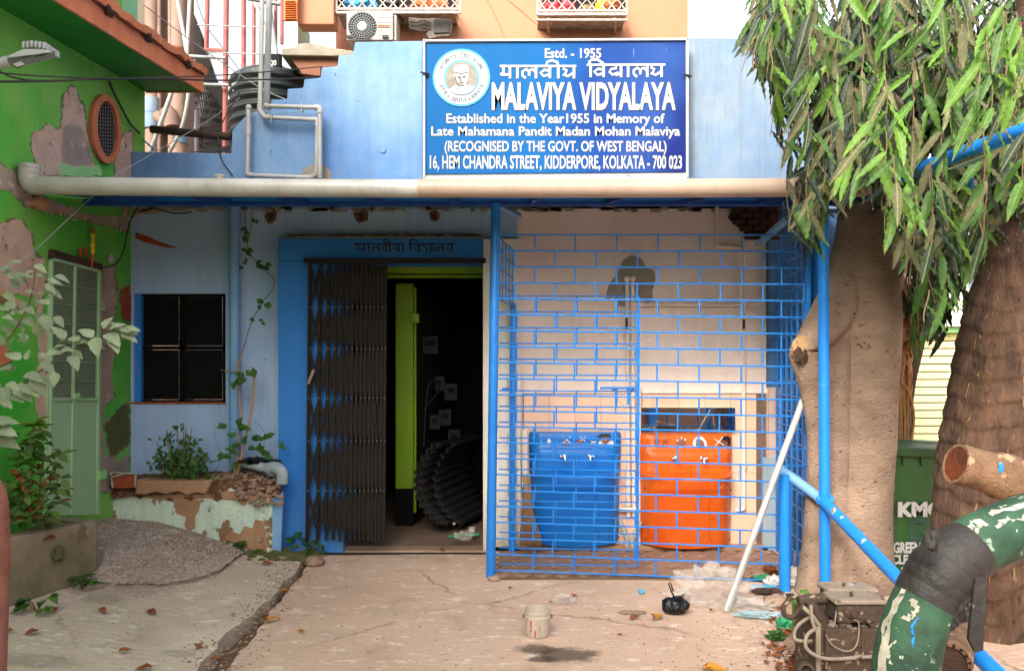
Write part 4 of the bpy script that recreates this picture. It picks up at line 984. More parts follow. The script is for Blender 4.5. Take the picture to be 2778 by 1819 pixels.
for i in range(len(gx)-1):
    for j in range(len(lev)-1):
        sl = -8*(lev[j]-702)/760; s2 = -8*(lev[j+1]-702)/760
        for a, b_, dy in ((P(gx[i]+sl, lev[j], YG-.002), P(gx[i+1]+s2, lev[j+1], YG-.002), 0), (P(gx[i+1]+sl, lev[j], YG+.003), P(gx[i]+s2, lev[j+1], YG+.003), 0)):
            if (j % 2) == 1: # narrow diamonds: straps hug the bars between the pins
                m_ = (a+b_)/2
            d_ = b_-a
            piece('strap', st, cgate, Matrix.Translation((a+b_)/2) @ Vector((0, 0, 1)).rotation_difference(d_).to_matrix().to_4x4() @ Matrix.Diagonal((1, 1, d_.length*1.02, 1)))
rv = MB().lathe((0, 0, 0), [(.0045, 0), (.0045, .006), (.002, .008)], 8, (0, -1, 0)).mesh('rivet', 'grey_metal', Vector((0, 0, 0)))
for i, px in enumerate(gx):
    for y_ in (832, 945, 1079, 1195, 1330): piece('rivet', rv, cgate, Matrix.Translation(P(px-8*(y_-702)/760, y_, YG-.018)))
MB().box(XX(825, 5.98), XX(1318, 5.98), 5.97, 6.02, ZZ(712, 5.98), ZZ(700, 5.98)).build('top_track', 'rust_gate', cgate, bevel=.003)
MB().box(XX(832, 5.98), XX(1318, 5.98), 5.98, 6.0, .0, .012).build('bottom_track', 'rust_gate', cgate)
MB().bar(P(836, 1040, 5.93), P(852, 1002, 5.93), .022, .008).build('latch_bar', 'stone', cgate)
MB().bar(P(1018, 1095, 5.95), P(1018, 1150, 5.95), .02, .02).build('lock_hasp', 'rust_gate', cgate, bevel=.003)

# corrugated sheets inside the doorway
def arc_sheet(label, x_off, Y0, Y1, dx, k0):
    pts = []
    ctrl = [(1175, 1205), (1148, 1235), (1130, 1275), (1126, 1320), (1138, 1365), (1165, 1400), (1198, 1425)]
    c2 = catmull(ctrl, 14)
    prof = []
    for i, (a, b_) in enumerate(c2):
        w_ = 4.2*math.sin(i*.9+k0); n1 = c2[min(i+1, len(c2)-1)]; n0 = c2[max(i-1, 0)]
        tx, ty = n1[0]-n0[0], n1[1]-n0[1]; l = math.hypot(tx, ty); prof.append((a+x_off-ty/l*w_, b_+tx/l*w_))
    m = grid(lambda u, v: P(*prof[min(len(prof)-1, int(round(u*(len(prof)-1))))], Y0)+Vector((dx*v, (Y1-Y0)*v, .03*v)), len(prof)-1, 6)
    o = m.build('corrugated_sheet', 'sheet_grey', None, smooth=True, auto=60)
    sd = o.modifiers.new('thick', 'SOLIDIFY'); sd.thickness = .006
    tag(o, label, 'roof sheet', 'bent corrugated sheets leaning in the doorway')
arc_sheet('bent corrugated metal sheet nearest the lime green pillar', 0, 6.5, 7.3, .35, 0)
arc_sheet('bent corrugated metal sheet nested second behind the first', 12, 6.52, 7.3, .35, .9)
arc_sheet('bent corrugated metal sheet at the back of the leaning stack', 52, 6.6, 7.4, .3, 1.7)
# litter on the threshold
o = MB().tube([P(1216, 1455, 6.15), P(1300, 1448, 6.15)], .016, 10).build('rolled_packet', 'junk_green', smooth=True); tag(o, 'green and white rolled packet lying on the doorway threshold', 'litter')
o = MB().blob(P(1258, 1452, 6.08), (.07, .04, .035), 3, .8, 3.0, 2).build('plastic_wrap', 'clear_plastic', None, smooth=True); tag(o, 'crumpled clear wrap on the threshold beside the green packet', 'litter')
o = MB().lathe(P(1280, 1446, 6.3), [(.03, 0), (.03, .05), (.033, .052)], 14).build('paper_cup', 'junk_white', smooth=True); tag(o, 'small white cup standing inside the doorway by the jamb', 'cup')
o = MB().blob(P(1232, 1420, 6.45)+Vector((0, 0, 0)), (.016, .016, .014), 1, .2).build('paper_ball', 'junk_white'); tag(o, 'tiny white paper ball below the bent sheets', 'litter')

# ------------------------------------------------------------------ planter below the window
YPf = 5.9
pl = thing('masonry_planter', 'mint washed masonry planter with rust stains and crumbling edge below the dark window', 'planter', P(500, 1450, YPf))
top_ = [(270, 1343), (300, 1326), (330, 1330), (370, 1340), (400, 1328), (425, 1322), (445, 1338), (480, 1332), (520, 1340), (560, 1325), (590, 1342), (625, 1322), (660, 1340), (695, 1330), (738, 1352)]
bot_ = [(738, 1560), (640, 1560), (520, 1545), (430, 1480), (270, 1450)]
MB().prism([P(*p, YPf-(.0 if p[0] < 400 else .06*(p[0]-400)/340)) for p in (top_+bot_)][::-1], (0, .10, 0)).build('front_wall', 'mint_plaster', pl, bevel=.01)
for i in range(6):      # broken course of bricks along the rim
    x0 = 300+i*75
    MB().hexa([P(x0, 1336, YPf+.01), P(x0+62, 1336, YPf+.01), P(x0+58, 1322-6*(i % 2), YPf+.02), P(x0+6, 1320, YPf+.02), P(x0, 1336, YPf+.12), P(x0+62, 1336, YPf+.12), P(x0+58, 1320, YPf+.12), P(x0+6, 1318, YPf+.12)]).build('brick', 'terracotta' if i % 2 else 'brick_red', pl, bevel=.012)
MB().hexa([P(738, 1560, YPf-.06), P(760, 1560, YPf-.02), P(770, 1330, YPf), P(738, 1350, YPf-.06), P(738, 1560, YPf+.28), P(760, 1560, YPf+.28), P(770, 1330, YPf+.28), P(738, 1350, YPf+.28)]).build('end_wall', 'pvc_blue', pl, bevel=.01)
def soilf(u, v):
    px = 285+480*u; base_ = 1318-12*math.sin(u*3.1)-(18 if u > .6 else 0)*math.sin((u-.6)*7)
    Y = 5.86+.34*v; p = P(px, 1330, 5.9); z = ZZ(base_+ (8 if v < .1 else 0), 5.95)+.05*v
    if v < .05: z -= .06
    return (p.x, Y, z+.018*noise.noise((u*22, v*6, 0))+.012*noise.noise((u*50, v*14, 4)))
kind(grid(soilf, 80, 14).build('soil_bed', 'soil', pl, smooth=True, auto=30), 'stuff')
clods = MB(); rc = random.Random(5)
for _ in range(150):
    u = rc.uniform(.35, 1)**.8; v = rc.uniform(0, .8); p = Vector(soilf(u, v)); s_ = rc.uniform(.008, .022)
    clods.blob(p+Vector((0, 0, .004)), (s_, s_, s_*.7), 1, .5, 2, rc.random()*50)
for _ in range(90):      # rubble spilled down the right end
    px = rc.uniform(640, 768); t = rc.random(); p = P(px, 1300+70*t, 5.88-.08*t); s_ = rc.uniform(.01, .03)
    clods.blob(p, (s_, s_, s_*.6), 1, .5, 2, rc.random()*50)
kind(clods.build('clods', 'stone', pl), 'stuff')
pot = thing('trough_pot', 'long terracotta trough sunk in the mint planter', 'plant pot', P(470, 1335, 5.85))
MB().prism([P(*p, 5.82) for p in [(366, 1300), (420, 1303), (480, 1304), (576, 1302), (565, 1322), (556, 1340), (530, 1336), (505, 1343), (482, 1332), (450, 1340), (420, 1334), (392, 1342), (366, 1340)]][::-1], (0, .14, .0)).build('trough', 'terracotta', pot, bevel=.012)
for pl_, mt_ in (([(345, 1336), (372, 1330), (400, 1345), (380, 1352)], 'soil'), ([(425, 1325), (450, 1330), (462, 1345), (474, 1362), (458, 1358), (440, 1345)], 'soil'), ([(470, 1362), (505, 1352), (545, 1356), (540, 1385), (528, 1400), (530, 1430), (512, 1444), (500, 1425), (505, 1402), (478, 1392)], 'terracotta'), ([(505, 1330), (530, 1345), (520, 1358), (500, 1352)], 'soil'), ([(570, 1332), (598, 1336), (604, 1352), (590, 1360), (575, 1352)], 'soil'), ([(650, 1330), (672, 1340), (668, 1368), (655, 1372), (648, 1350)], 'terracotta'), ([(612, 1455), (628, 1440), (650, 1448), (664, 1425), (684, 1432), (692, 1408), (712, 1412), (722, 1440), (724, 1500), (670, 1490), (640, 1480), (618, 1470)], 'terracotta'), ([(655, 1462), (672, 1450), (690, 1458), (705, 1440), (716, 1462), (714, 1492), (680, 1490), (660, 1482)], 'white_flake'), ([(270, 1345), (300, 1338), (345, 1342), (400, 1350), (470, 1360), (560, 1350), (640, 1358), (735, 1352), (735, 1340), (660, 1330), (560, 1334), (400, 1330), (300, 1326), (270, 1335)], 'terracotta')):
    MB().prism([P(*p, YPf-.003-(.0 if p[0] < 400 else .06*(p[0]-400)/340)-(.004 if mt_ == 'soil' else 0)) for p in pl_][::-1], (0, .002, 0)).build('mud_stain', mt_, pl)
MB().prism([P(370, 1296, 5.832), P(570, 1298, 5.832), P(562, 1330, 5.832), P(535, 1336, 5.832)][::-1], (0, -.001, 0))
bk = thing('cracked_tin', 'broken white rimmed tin with a rusty red side at the left end of the planter', 'tin', P(334, 1325, 5.82))
MB().hexa([P(306, 1325, 5.8), P(366, 1322, 5.8), P(366, 1290, 5.8), P(303, 1290, 5.8), P(306, 1325, 5.93), P(366, 1322, 5.93), P(366, 1284, 5.93), P(303, 1280, 5.93)]).build('body', 'brick_red', bk, bevel=.006)
for a, b_ in (((300, 1281), (368, 1283)), ((300, 1281), (306, 1322)), ((368, 1283), (367, 1322)), ((303, 1293), (340, 1284))): MB().bar(P(*a, 5.79), P(*b_, 5.79), .012, .012).build('rim', 'white_flake', bk, bevel=.002)
# mossy foot of the wall and loose stones at the corner
mo = MB()
for _ in range(60):
    px = rc.uniform(640, 860); py = 1490+rc.uniform(-12, 22)+(px-640)*.06; g_ = G(px, py+14); s_ = rc.uniform(.015, .05)
    mo.blob((g_.x, min(g_.y+.1, 6.0), g_.z+.0), (s_*1.4, s_, s_*.7), 1, .4, 2, rc.random()*60)
kind(mo.build('mossy_rubble', 'moss'), 'stuff')
for px, py, s_, lb in ((835, 1478, .045, 'flat grey stone beside the folding gate foot'), (853, 1518, .075, 'large smooth stone at the head of the drain'), (770, 1500, .05, 'mossy stone below the blue planter end')):
    g_ = G(px, py+12); tag(MB().blob((g_.x, g_.y, s_*.25), (s_, s_*.8, s_*.55), 3, .35, 1.5, s_*100).build('stone', 'stone', smooth=True), lb, 'stone')
MB().blob((0, 0, 0), (.01, .01, .01), 1)

# ------------------------------------------------------------------ plants
def leaf_mesh(name, mat, kind_, n=8, wav=.0, seed=0):
    """leaf of unit length along +X, folded along the midrib, Z up"""
    rr_ = random.Random(seed); vs = []; fs = []
    for i in range(n+1):
        t = i/n
        if kind_ == 'long': w_ = .094*math.sin(math.pi*min(1, t*1.02+.03))**.55*(1-t*.35)
        elif kind_ == 'heart': w_ = .34*math.sin(math.pi*(t**.62))**.9
        else: w_ = .24*math.sin(math.pi*t**.85)**.9
        if t > .995: w_ = .002
        if kind_ == 'long' and t < .04: w_ = .01
        bend = -.25*t*t if kind_ != 'long' else -.10*t*t+.02*math.sin(t*5+seed)
        wz = wav*math.sin(i*2.05+seed); wz2 = wav*math.sin(i*2.05+seed+1.7)
        ww = w_*(1+.10*math.sin(i*2.05)*(1 if wav else 0))
        vs += [(t, ww, bend+w_*.35+wz), (t, ww*.5, bend+w_*.12+wz*.3), (t, 0, bend), (t, -ww*.5, bend+w_*.12+wz2*.3), (t, -ww, bend+w_*.35+wz2)]
    for i in range(n):
        for k in range(4): a = i*5+k; fs.append((a, a+1, a+6, a+5))
    me = bpy.data.meshes.new(name); me.from_pydata(vs, [], fs); me.materials.append(MATS[mat]); me.polygons.foreach_set('use_smooth', [True]*len(me.polygons)); me.update(); return me
def rdir(r, spread=1.0): return Vector((r.gauss(0, spread), r.gauss(0, spread), r.gauss(0, spread)))

# pale dusty shrub reaching in from the left, close to the camera
rs = random.Random(21)
shb = thing('leafy_shrub', 'dusty pale leaved shrub branch reaching in from the left edge', 'shrub', P(-60, 1300, 3.5))
LP = [leaf_mesh('leaf', 'leaf_pale_veined', 'heart', 12, .006, s_) for s_ in range(3)]
br_paths = [[(-80, 1130, 3.5), (60, 1040, 3.5), (110, 1005, 3.5), (190, 950, 3.5), (270, 925, 3.5), (345, 905, 3.5)],
            [(-60, 980, 3.6), (20, 920, 3.6), (60, 860, 3.6), (85, 800, 3.6), (95, 740, 3.6), (100, 715, 3.6)],
            [(-60, 1010, 3.5), (20, 985, 3.5), (60, 960, 3.5)], [(-40, 1230, 3.3), (0, 1160, 3.3)]]
stem_ = MB()
for b_ in br_paths:
    pp = pathP(b_, 5); stem_.tube(pp, [.006*(1-.6*i/len(pp)) for i in range(len(pp))], 7)
stem_.build('stem', 'twig', shb, smooth=True)
def shrub_leaf(px, py, Y, size, ang, tilt=None, mes=LP):
    a = math.radians(ang); d = Vector((math.cos(a), rs.uniform(-.5, .3), math.sin(a))); up = Vector((rs.uniform(-.4, .4), -.55, .9))
    piece('leaf', rs.choice(mes), shb, frame(P(px, py, Y), d, up, size))
for i in range(52):
    px = rs.uniform(20, 165); py = rs.uniform(712, 935)
    if px > 110 and (py > 900 or py < 745): continue
    shrub_leaf(px-16, py, 3.6+rs.uniform(-.06, .06), rs.uniform(.045, .085), rs.choice([rs.uniform(-30, 10), rs.uniform(150, 210), rs.uniform(-70, -20)]))
for px, py, s_, a in ((55, 975, .1, 150), (30, 1000, .12, 180), (70, 1015, .11, -15), (110, 985, .1, -30), (125, 960, .1, 10), (160, 955, .1, 15), (175, 920, .10, 120), (200, 935, .10, 20), (215, 925, .09, 160), (235, 930, .10, -10), (250, 915, .10, 140), (262, 915, .12, -78), (290, 905, .12, -30), (295, 895, .10, 30), (300, 915, .11, -50), (325, 893, .10, -8), (330, 905, .10, -20), (280, 890, .08, 60), (190, 965, .1, -50), (90, 1020, .13, -60), (40, 1045, .13, -40), (8, 1050, .12, -70), (60, 1050, .11, -20), (25, 1075, .1, -10), (150, 1010, .08, -90), (20, 950, .1, 60), (70, 930, .09, 100), (350, 895, .07, 5)):
    shrub_leaf(px, py, 3.48, s_*.82, a)
    shrub_leaf(px+rs.uniform(-22, 22), py+rs.uniform(-14, 14), 3.5, s_*.55, a+rs.uniform(-60, 60))
for px, py, s_, a in ((-30, 1165, .19, 0), (-25, 1190, .17, -12), (-20, 1150, .15, 12), (18, 1040, .09, -20), (8, 1090, .08, -20)): shrub_leaf(px, py, 3.35, s_*.75, a)

# bushy plant in the concrete planter at left
LB = [leaf_mesh('leaf', 'leaf_bush', 'oval', 7, .01, 1), leaf_mesh('leaf', 'leaf_bush', 'oval', 7, .02, 5), leaf_mesh('leaf', 'leaf_green', 'oval', 7, .01, 8), leaf_mesh('leaf', 'leaf_dry', 'oval', 7, .03, 4)]
bsh = thing('bushy_plant', 'upright dark green bushy plant growing in the concrete planter', 'plant', P(90, 1400, 4.45))
sm = MB()
for st_ in ([(80, 1410, 4.45), (85, 1300, 4.45), (88, 1210, 4.45), (92, 1150, 4.45)], [(95, 1410, 4.45), (125, 1330, 4.45), (150, 1275, 4.45)], [(60, 1410, 4.45), (55, 1330, 4.45), (60, 1270, 4.45)], [(100, 1400, 4.45), (110, 1300, 4.45), (120, 1240, 4.45)]):
    sm.tube(pathP(st_, 4), .006, 6)
sm.build('stem', 'twig', bsh, smooth=True)
for i in range(190):
    t = rs.random(); py = 1165+255*t; w_ = 26+50*math.sin(min(1, t*1.05)*2.2)
    px = 92+rs.uniform(-1, 1)*w_+(18 if .2 < t < .65 else -6); a = math.radians(rs.choice([rs.uniform(-50, 40), rs.uniform(140, 230)]))
    d = Vector((math.cos(a), rs.uniform(-.9, .6), math.sin(a)*.8)); me = rs.choice([LB[0], LB[0], LB[1], LB[2], LB[3] if t > .4 else LB[2]])
    piece('leaf', me, bsh, frame(P(px, py, 4.45+rs.uniform(-.12, .12)), d, Vector((rs.uniform(-.3, .3), -.5, 1)), rs.uniform(.055, .10)))
LT = leaf_mesh('leaf', 'leaf_bright', 'oval', 7, .01, 3)
for k in range(9):
    a = math.radians(20*k); piece('leaf', LT, bsh, frame(P(92, 1150+rs.uniform(-4, 6), 4.43), (math.cos(a), rs.uniform(-.6, .2), .15*math.sin(a)), (0, -.4, 1), .10))

# potted plants and climbers in the mint planter
def small_plant(label, base, stems, leaves, mesh_, size, cat='plant'):
    t = thing('climbing_plant' if 'climb' in label else 'potted_plant', label, cat, P(*base))
    sm = MB()
    for s_ in stems:
        pp = pathP(s_[0], 5); sm.tube(pp, s_[1], 5)
    sm.build('stem', 'twig', t, smooth=True)
    for px, py, Y, sz, a in leaves:
        a = math.radians(a); d = Vector((math.cos(a), rs.uniform(-.6, .3), math.sin(a)))
        piece('leaf', rs.choice(mesh_), t, frame(P(px, py, Y), d, Vector((rs.uniform(-.4, .4), -.7, .7)), sz*rs.uniform(.8, 1.2)*size))
    return t
LQ = [leaf_mesh('leaf', 'leaf_pot', 'oval', 5, .0, 1), leaf_mesh('leaf', 'leaf_pot', 'heart', 5, .0, 2), leaf_mesh('leaf', 'leaf_green', 'oval', 5, 0, 4)]
sts = []; lvs = []
for k in range(22):
    a = rs.uniform(-1, 1); ex = 490+a*78; ey = 1300-rs.uniform(60, 175)*(1-.35*abs(a)); Yk = 5.95+rs.uniform(-.08, .1)
    sts.append(([(490+a*14, 1305, 5.95), (490+a*45, (1305+ey)/2+10, Yk), (ex, ey, Yk)], .0032))
    for j in range(11):
        t_ = rs.random()**.7; px = 490+a*14+(ex-490-a*14)*t_+rs.uniform(-16, 16); py = 1300+(ey-1300)*t_+rs.uniform(-10, 10)
        lvs.append((px, py, Yk+rs.uniform(-.03, .03), .045, rs.uniform(0, 360)))
for j in range(80): lvs.append((500+rs.gauss(0, 40), 1245+rs.uniform(-15, 50), 5.9+rs.uniform(-.05, .1), .055, rs.uniform(0, 360)))
small_plant('spindly green garden plant with many small leaves under the window', (490, 1305, 5.95), sts, lvs, LQ, 1.0)
cl = thing('climbing_plant', 'thin climbing vine trained on dry canes beside the downpipe', 'plant', P(655, 1290, 5.95))
MB().tube(pathP([(640, 1300, 5.95), (668, 1180, 5.97), (685, 1100, 5.98), (690, 1003, 5.98)], 5), [.010]*16, 8).build('cane', 'stalk_tan', cl, smooth=True)
MB().tube(pathP([(635, 1290, 5.96), (652, 1160, 5.98), (650, 1080, 6.0), (645, 1000, 6.0), (655, 960, 6.03)], 5), [.008]*21, 8).build('cane', 'stalk_tan', cl, smooth=True)
vn = MB()
vn.tube(pathP([(645, 1000, 6.0), (680, 880, 6.08), (706, 830, 6.1), (745, 768, 6.05), (712, 725, 6.06), (680, 690, 6.1), (668, 640, 6.12), (665, 566, 6.13)], 6), .004, 5)
vn.tube(pathP([(675, 640, 6.12), (683, 600, 6.12), (685, 566, 6.13)], 5), .003, 5)
vn.tube(pathP([(640, 1010, 6.0), (600, 1003, 6.02), (605, 1003, 6.02)], 4), .003, 5)
vn.tube(pathP([(655, 1270, 5.95), (700, 1230, 5.95), (720, 1180, 5.95), (690, 1140, 5.97)], 5), .0022, 5)
vn.tube(pathP([(560, 1300, 5.95), (600, 1250, 5.95), (585, 1190, 5.98), (580, 1150, 6.0)], 5), .0018, 5)
vn.build('vine_stem', 'twig', cl, smooth=True)
LH = [leaf_mesh('leaf', 'leaf_pot', 'heart', 6, 0, 2), leaf_mesh('leaf', 'leaf_green', 'heart', 6, 0, 5)]
for px, py, s_, a in ((655, 625, .07, 0), (662, 640, .07, -60), (690, 598, .05, -40), (655, 672, .06, 0), (675, 680, .07, -50), (690, 720, .07, 20), (705, 722, .08, -10), (722, 720, .07, 0), (668, 715, .05, 140), (655, 728, .05, 160), (716, 818, .07, 160), (722, 820, .07, -20), (700, 830, .05, -90), (688, 870, .05, 150), (705, 872, .05, 10), (650, 1010, .09, -40), (672, 1012, .08, 0), (668, 1030, .11, 200), (690, 1020, .08, 140), (640, 1030, .08, -60),
                      (620, 1160, .09, 160), (640, 1155, .09, 20), (655, 1160, .08, 0), (640, 1180, .07, 170), (660, 1200, .07, 20), (650, 1205, .08, 200), (670, 1210, .08, -10), (690, 1195, .08, 30), (640, 1220, .08, 180), (720, 1190, .09, 10), (712, 1195, .07, 160), (705, 1225, .09, 60), (715, 1230, .09, -20), (625, 1240, .08, 170), (635, 1255, .08, -50), (600, 1235, .07, 200), (755, 1205, .05, 20), (765, 1210, .05, -20)):
    for q_ in range(2):
        aa = math.radians(a+rs.uniform(-35, 35)); piece('leaf', rs.choice(LH), cl, frame(P(px+rs.uniform(-7, 7), py+rs.uniform(-5, 5), 5.94), (math.cos(aa), -.3, math.sin(aa)), (rs.uniform(-.3, .3), -.9, .5), s_*.85))
bb = MB().blob(P(700, 1250, 5.93), (.12, .05, .03), 3, .9, 3.5, 7).build('plastic_bag', 'bag_black', None, smooth=True); tag(bb, 'crumpled black plastic lying on the waste pipe by the planter', 'bag')
def weed(label, px, py, n_, size, spread, tall=1.0, Y=None):
    g_ = G(px, py) if Y is None else P(px, py, Y)
    t = thing('weed', label, 'weed', g_)
    sm = MB()
    for k in range(n_):
        a = rs.uniform(0, 6.28); r_ = rs.uniform(.2, 1)*spread; h_ = rs.uniform(.3, 1)*spread*tall
        tip = g_+Vector((math.cos(a)*r_, math.sin(a)*r_*.7, h_)); 
        if tip.z < .012: tip.z = .015
        sm.tube([g_, (g_+tip)/2+Vector((0, 0, .02)), tip], .002, 4, False)
        for q_ in range(3):
            b2 = a+rs.uniform(-1.6, 1.6); piece('leaf', rs.choice(LH), t, frame(tip, (math.cos(b2), math.sin(b2), rs.uniform(-.5, .3)), (0, -.3, 1), size*rs.uniform(.7, 1.3)))
    sm.build('stem', 'twig', t)
weed('low weed in the gap at the front foot of the concrete planter', 100, 1660, 8, .06, .09)
weed('low weed at the rear foot of the concrete planter by the ramp', 222, 1600, 9, .05, .08)
weed('pale broad leaved weed at the foot of the blue door surround', 800, 1488, 9, .075, .13, 1.3)
weed('bright green weed beside the folding gate and the drain', 840, 1508, 9, .06, .11, 1.1)
weed('low weed under the rusty corner of the mint planter', 650, 1490, 9, .055, .09)
weed('tiny weed on the moss between planter and drain', 700, 1498, 6, .04, .09, .5)
pm('broken_edge', '#4d7a3a', '#8a7a66', .9, 14, .5, 50, spot='#cfd0b4', sa=.6, ss=30)

# ------------------------------------------------------------------ green house at left
bW = (1300-HX)/FPX; aW = -2.921
def GW(px, py, off=0.0):
    k = (px-HX)/FPX; Y = aW/(k-bW); p = P(px, py, Y); p.x += off; return p
def wx(Y): return aW+bW*Y
gh_ = thing('green_house', 'bright green painted house with flaking plaster and an orange edged balcony at left', 'house', (wx(5), 5, 0))
MB().add([(wx(-7), -7, -.2), (wx(6.46), 6.46, -.2), (wx(6.46), 6.46, 4.1), (wx(-7), -7, 4.1), (-6, -7, -.2), (-6, 6.46, -.2), (-6, 6.46, 4.1), (-6, -7, 4.1)], [(0, 1, 2, 3), (4, 7, 6, 5), (1, 5, 6, 2), (0, 3, 7, 4), (3, 2, 6, 7)]).build('wall', 'green_paint', gh_)
MB().add([(wx(-7), -7, 4.12), (wx(6.3), 6.3, 4.12), (wx(6.3), 6.3, 5.9), (wx(-7), -7, 5.9), (-6, -7, 4.12), (-6, 6.3, 4.12), (-6, 6.3, 5.9), (-6, -7, 5.9)], [(0, 1, 2, 3), (4, 7, 6, 5), (1, 5, 6, 2), (0, 3, 7, 4), (3, 2, 6, 7)]).build('upper_wall', 'green_paint', gh_)
MB().prism([GW(330, 62, .004), GW(372, 62, .004), GW(372, -40, .004), GW(330, -40, .004)][::-1], (-.01, 0, 0)).build('upper_window', 'mint_pane', gh_)
MB().prism([GW(372, 70, .006), GW(390, 80, .006), GW(390, -40, .006), GW(372, -40, .006)][::-1], (-.01, 0, 0)).build('quoin', 'cream_paint', gh_)
# balcony: sloping soffit, orange fascia with a broken moulding
def bz(Y): return 3.92-.114*(6.44-Y)
Ys_ = [6.46-.045*i for i in range(96)]; rj = random.Random(6)
bal = MB()
vs = []
for Y in Ys_: vs += [(wx(Y)-.05, Y, bz(Y)), (-2.72, Y, bz(Y)), (-2.72, Y, bz(Y)+.16), (wx(Y)-.05, Y, bz(Y)+.16)]
fs = []
for i in range(len(Ys_)-1):
    for k in range(4): fs.append((i*4+k, i*4+(k+1) % 4, i*4+4+(k+1) % 4, i*4+4+k))
fs += [(3, 2, 1, 0), tuple(len(vs)-4+k for k in range(4))]
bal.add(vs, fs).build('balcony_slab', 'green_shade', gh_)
fa = MB(); vs = []
for Y in Ys_:
    j = .004*rj.uniform(-1, 1); vs += [(-2.716, Y, bz(Y)-.012), (-2.695+j, Y, bz(Y)-.012), (-2.695+j, Y, bz(Y)+.13), (-2.716, Y, bz(Y)+.13)]
fa.add(vs, fs).build('fascia', 'salmon', gh_)
mo_ = MB(); vs = []
for Y in Ys_:
    j = .03*noise.noise((Y*5, 0, 1))+rj.uniform(-.008, .008); k = .03*noise.noise((Y*6, 3, 1))+rj.uniform(-.006, .006); vs += [(-2.8, Y, bz(Y)+.165), (-2.655+j, Y, bz(Y)+.132+k*.4), (-2.645+j, Y, bz(Y)+.185+k), (-2.8, Y, bz(Y)+.215+k)]
mo_.add(vs, fs).build('fascia_moulding', 'salmon', gh_)
MB().box(-3.2, -2.70, 6.455, 6.475, bz(6.46)-.01, bz(6.46)+.2).build('fascia_end', 'salmon', gh_)
for Y in (5.45, 4.9, 6.1):
    MB().blob((-2.68, Y, bz(Y)+.14), (.03, .07, .04), 2, .6, 3, Y).build('broken_spot', 'dark_bark', gh_)
# oval window
def ell(cx, cy, rx, ry, n_=40, rot=-4):
    o = []; c_, s_ = math.cos(math.radians(rot)), math.sin(math.radians(rot))
    for i in range(n_): a = 2*math.pi*i/n_; x, y = rx*math.cos(a), ry*math.sin(a); o.append((cx+x*c_-y*s_, cy+x*s_+y*c_))
    return o
eo, ei = ell(278, 350, 40, 94), ell(281, 350, 28, 76)
rg_ = MB(); n_ = 40
vs = [GW(*p, .035) for p in eo]+[GW(*p, .035) for p in ei]+[GW(*p, -.01) for p in eo]+[GW(*p, .004) for p in ei]
rg_.add(vs, [(i, (i+1) % n_, n_+(i+1) % n_, n_+i) for i in range(n_)]+[(i, 2*n_+i, 2*n_+(i+1) % n_, (i+1) % n_) for i in range(n_)]+[(n_+i, n_+(i+1) % n_, 3*n_+(i+1) % n_, 3*n_+i) for i in range(n_)])
ow = rg_.build('oval_window', 'salmon_flat', gh_, smooth=True, auto=35)
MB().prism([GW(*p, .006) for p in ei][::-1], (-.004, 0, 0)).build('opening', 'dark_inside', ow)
gm = MB()
for k in range(-7, 8):
    y_ = 350+k*9.6; w_ = 27*math.sqrt(max(0, 1-((y_-350)/76)**2)); gm.tube([GW(281-w_, y_-3, .016), GW(281+w_, y_+1, .016)], .0015, 4)
for k in range(-3, 4):
    x_ = 281+k*7; h_ = 75*math.sqrt(max(0, 1-((x_-281)/28)**2)); gm.tube([GW(x_, 350-h_, .015), GW(x_, 350+h_, .015)], .0013, 4)
kind(gm.build('wire_mesh', 'grey_metal', ow), 'stuff')
# bare plaster patches, thin steps in the render coat
def jag(pts, amp, seed):
    r_ = random.Random(seed); out = []
    for i in range(len(pts)):
        a, b_ = pts[i], pts[(i+1) % len(pts)]; L_ = math.hypot(b_[0]-a[0], b_[1]-a[1]); k = max(1, int(L_/9))
        for j in range(k): t = j/k; out.append((a[0]+(b_[0]-a[0])*t+r_.uniform(-amp, amp), a[1]+(b_[1]-a[1])*t+r_.uniform(-amp, amp)))
    return out
def gpatch(name, pts, mat, off=.004, amp=2.2, seed=1):
    cx_ = sum(p[0] for p in pts)/len(pts); cy_ = sum(p[1] for p in pts)/len(pts)
    if mat != 'old_paint' and off < .0052:
        rim_ = [(p[0]+4*(1 if p[0] > cx_ else -1), p[1]+5*(1 if p[1] > cy_ else -1)) for p in pts]
        MB().prism([GW(*p, off-.002) for p in jag(rim_, amp*1.2, seed+40)][::-1], (-.002, 0, 0)).build('broken_edge', 'broken_edge', gh_)
    return MB().prism([GW(*p, off) for p in jag(pts, amp, seed)][::-1], (-.004, 0, 0)).build(name, mat, gh_)
gpatch('plaster_patch', [(170, 265), (188, 236), (205, 240), (212, 275), (226, 290), (232, 340), (240, 400), (252, 440), (275, 470), (110, 478), (98, 440), (84, 390), (88, 360), (120, 350), (130, 335), (150, 352), (165, 350), (170, 300)], 'bare_plaster_pink', .004, 2.5, 2)
gpatch('plaster_patch', [(172, 345), (190, 335), (215, 345), (238, 400), (250, 440), (210, 455), (165, 440), (162, 400)], 'bare_plaster', .0055, 3, 3)
gpatch('old_paint', [(165, 445), (200, 452), (270, 450), (272, 478), (165, 478)], 'old_green', .007, 4, 4)
gpatch('plaster_patch', [(322, 385), (340, 360), (358, 358), (358, 560), (330, 560), (315, 500), (312, 440)], 'bare_plaster_pink', .004, 2, 5)
gpatch('plaster_patch', [(-60, 440), (0, 445), (45, 470), (60, 505), (100, 530), (180, 560), (240, 580), (330, 590), (345, 560), (345, 625), (250, 600), (180, 585), (120, 570), (70, 555), (30, 520), (-60, 510)], 'bare_plaster', .0045, 4, 6)
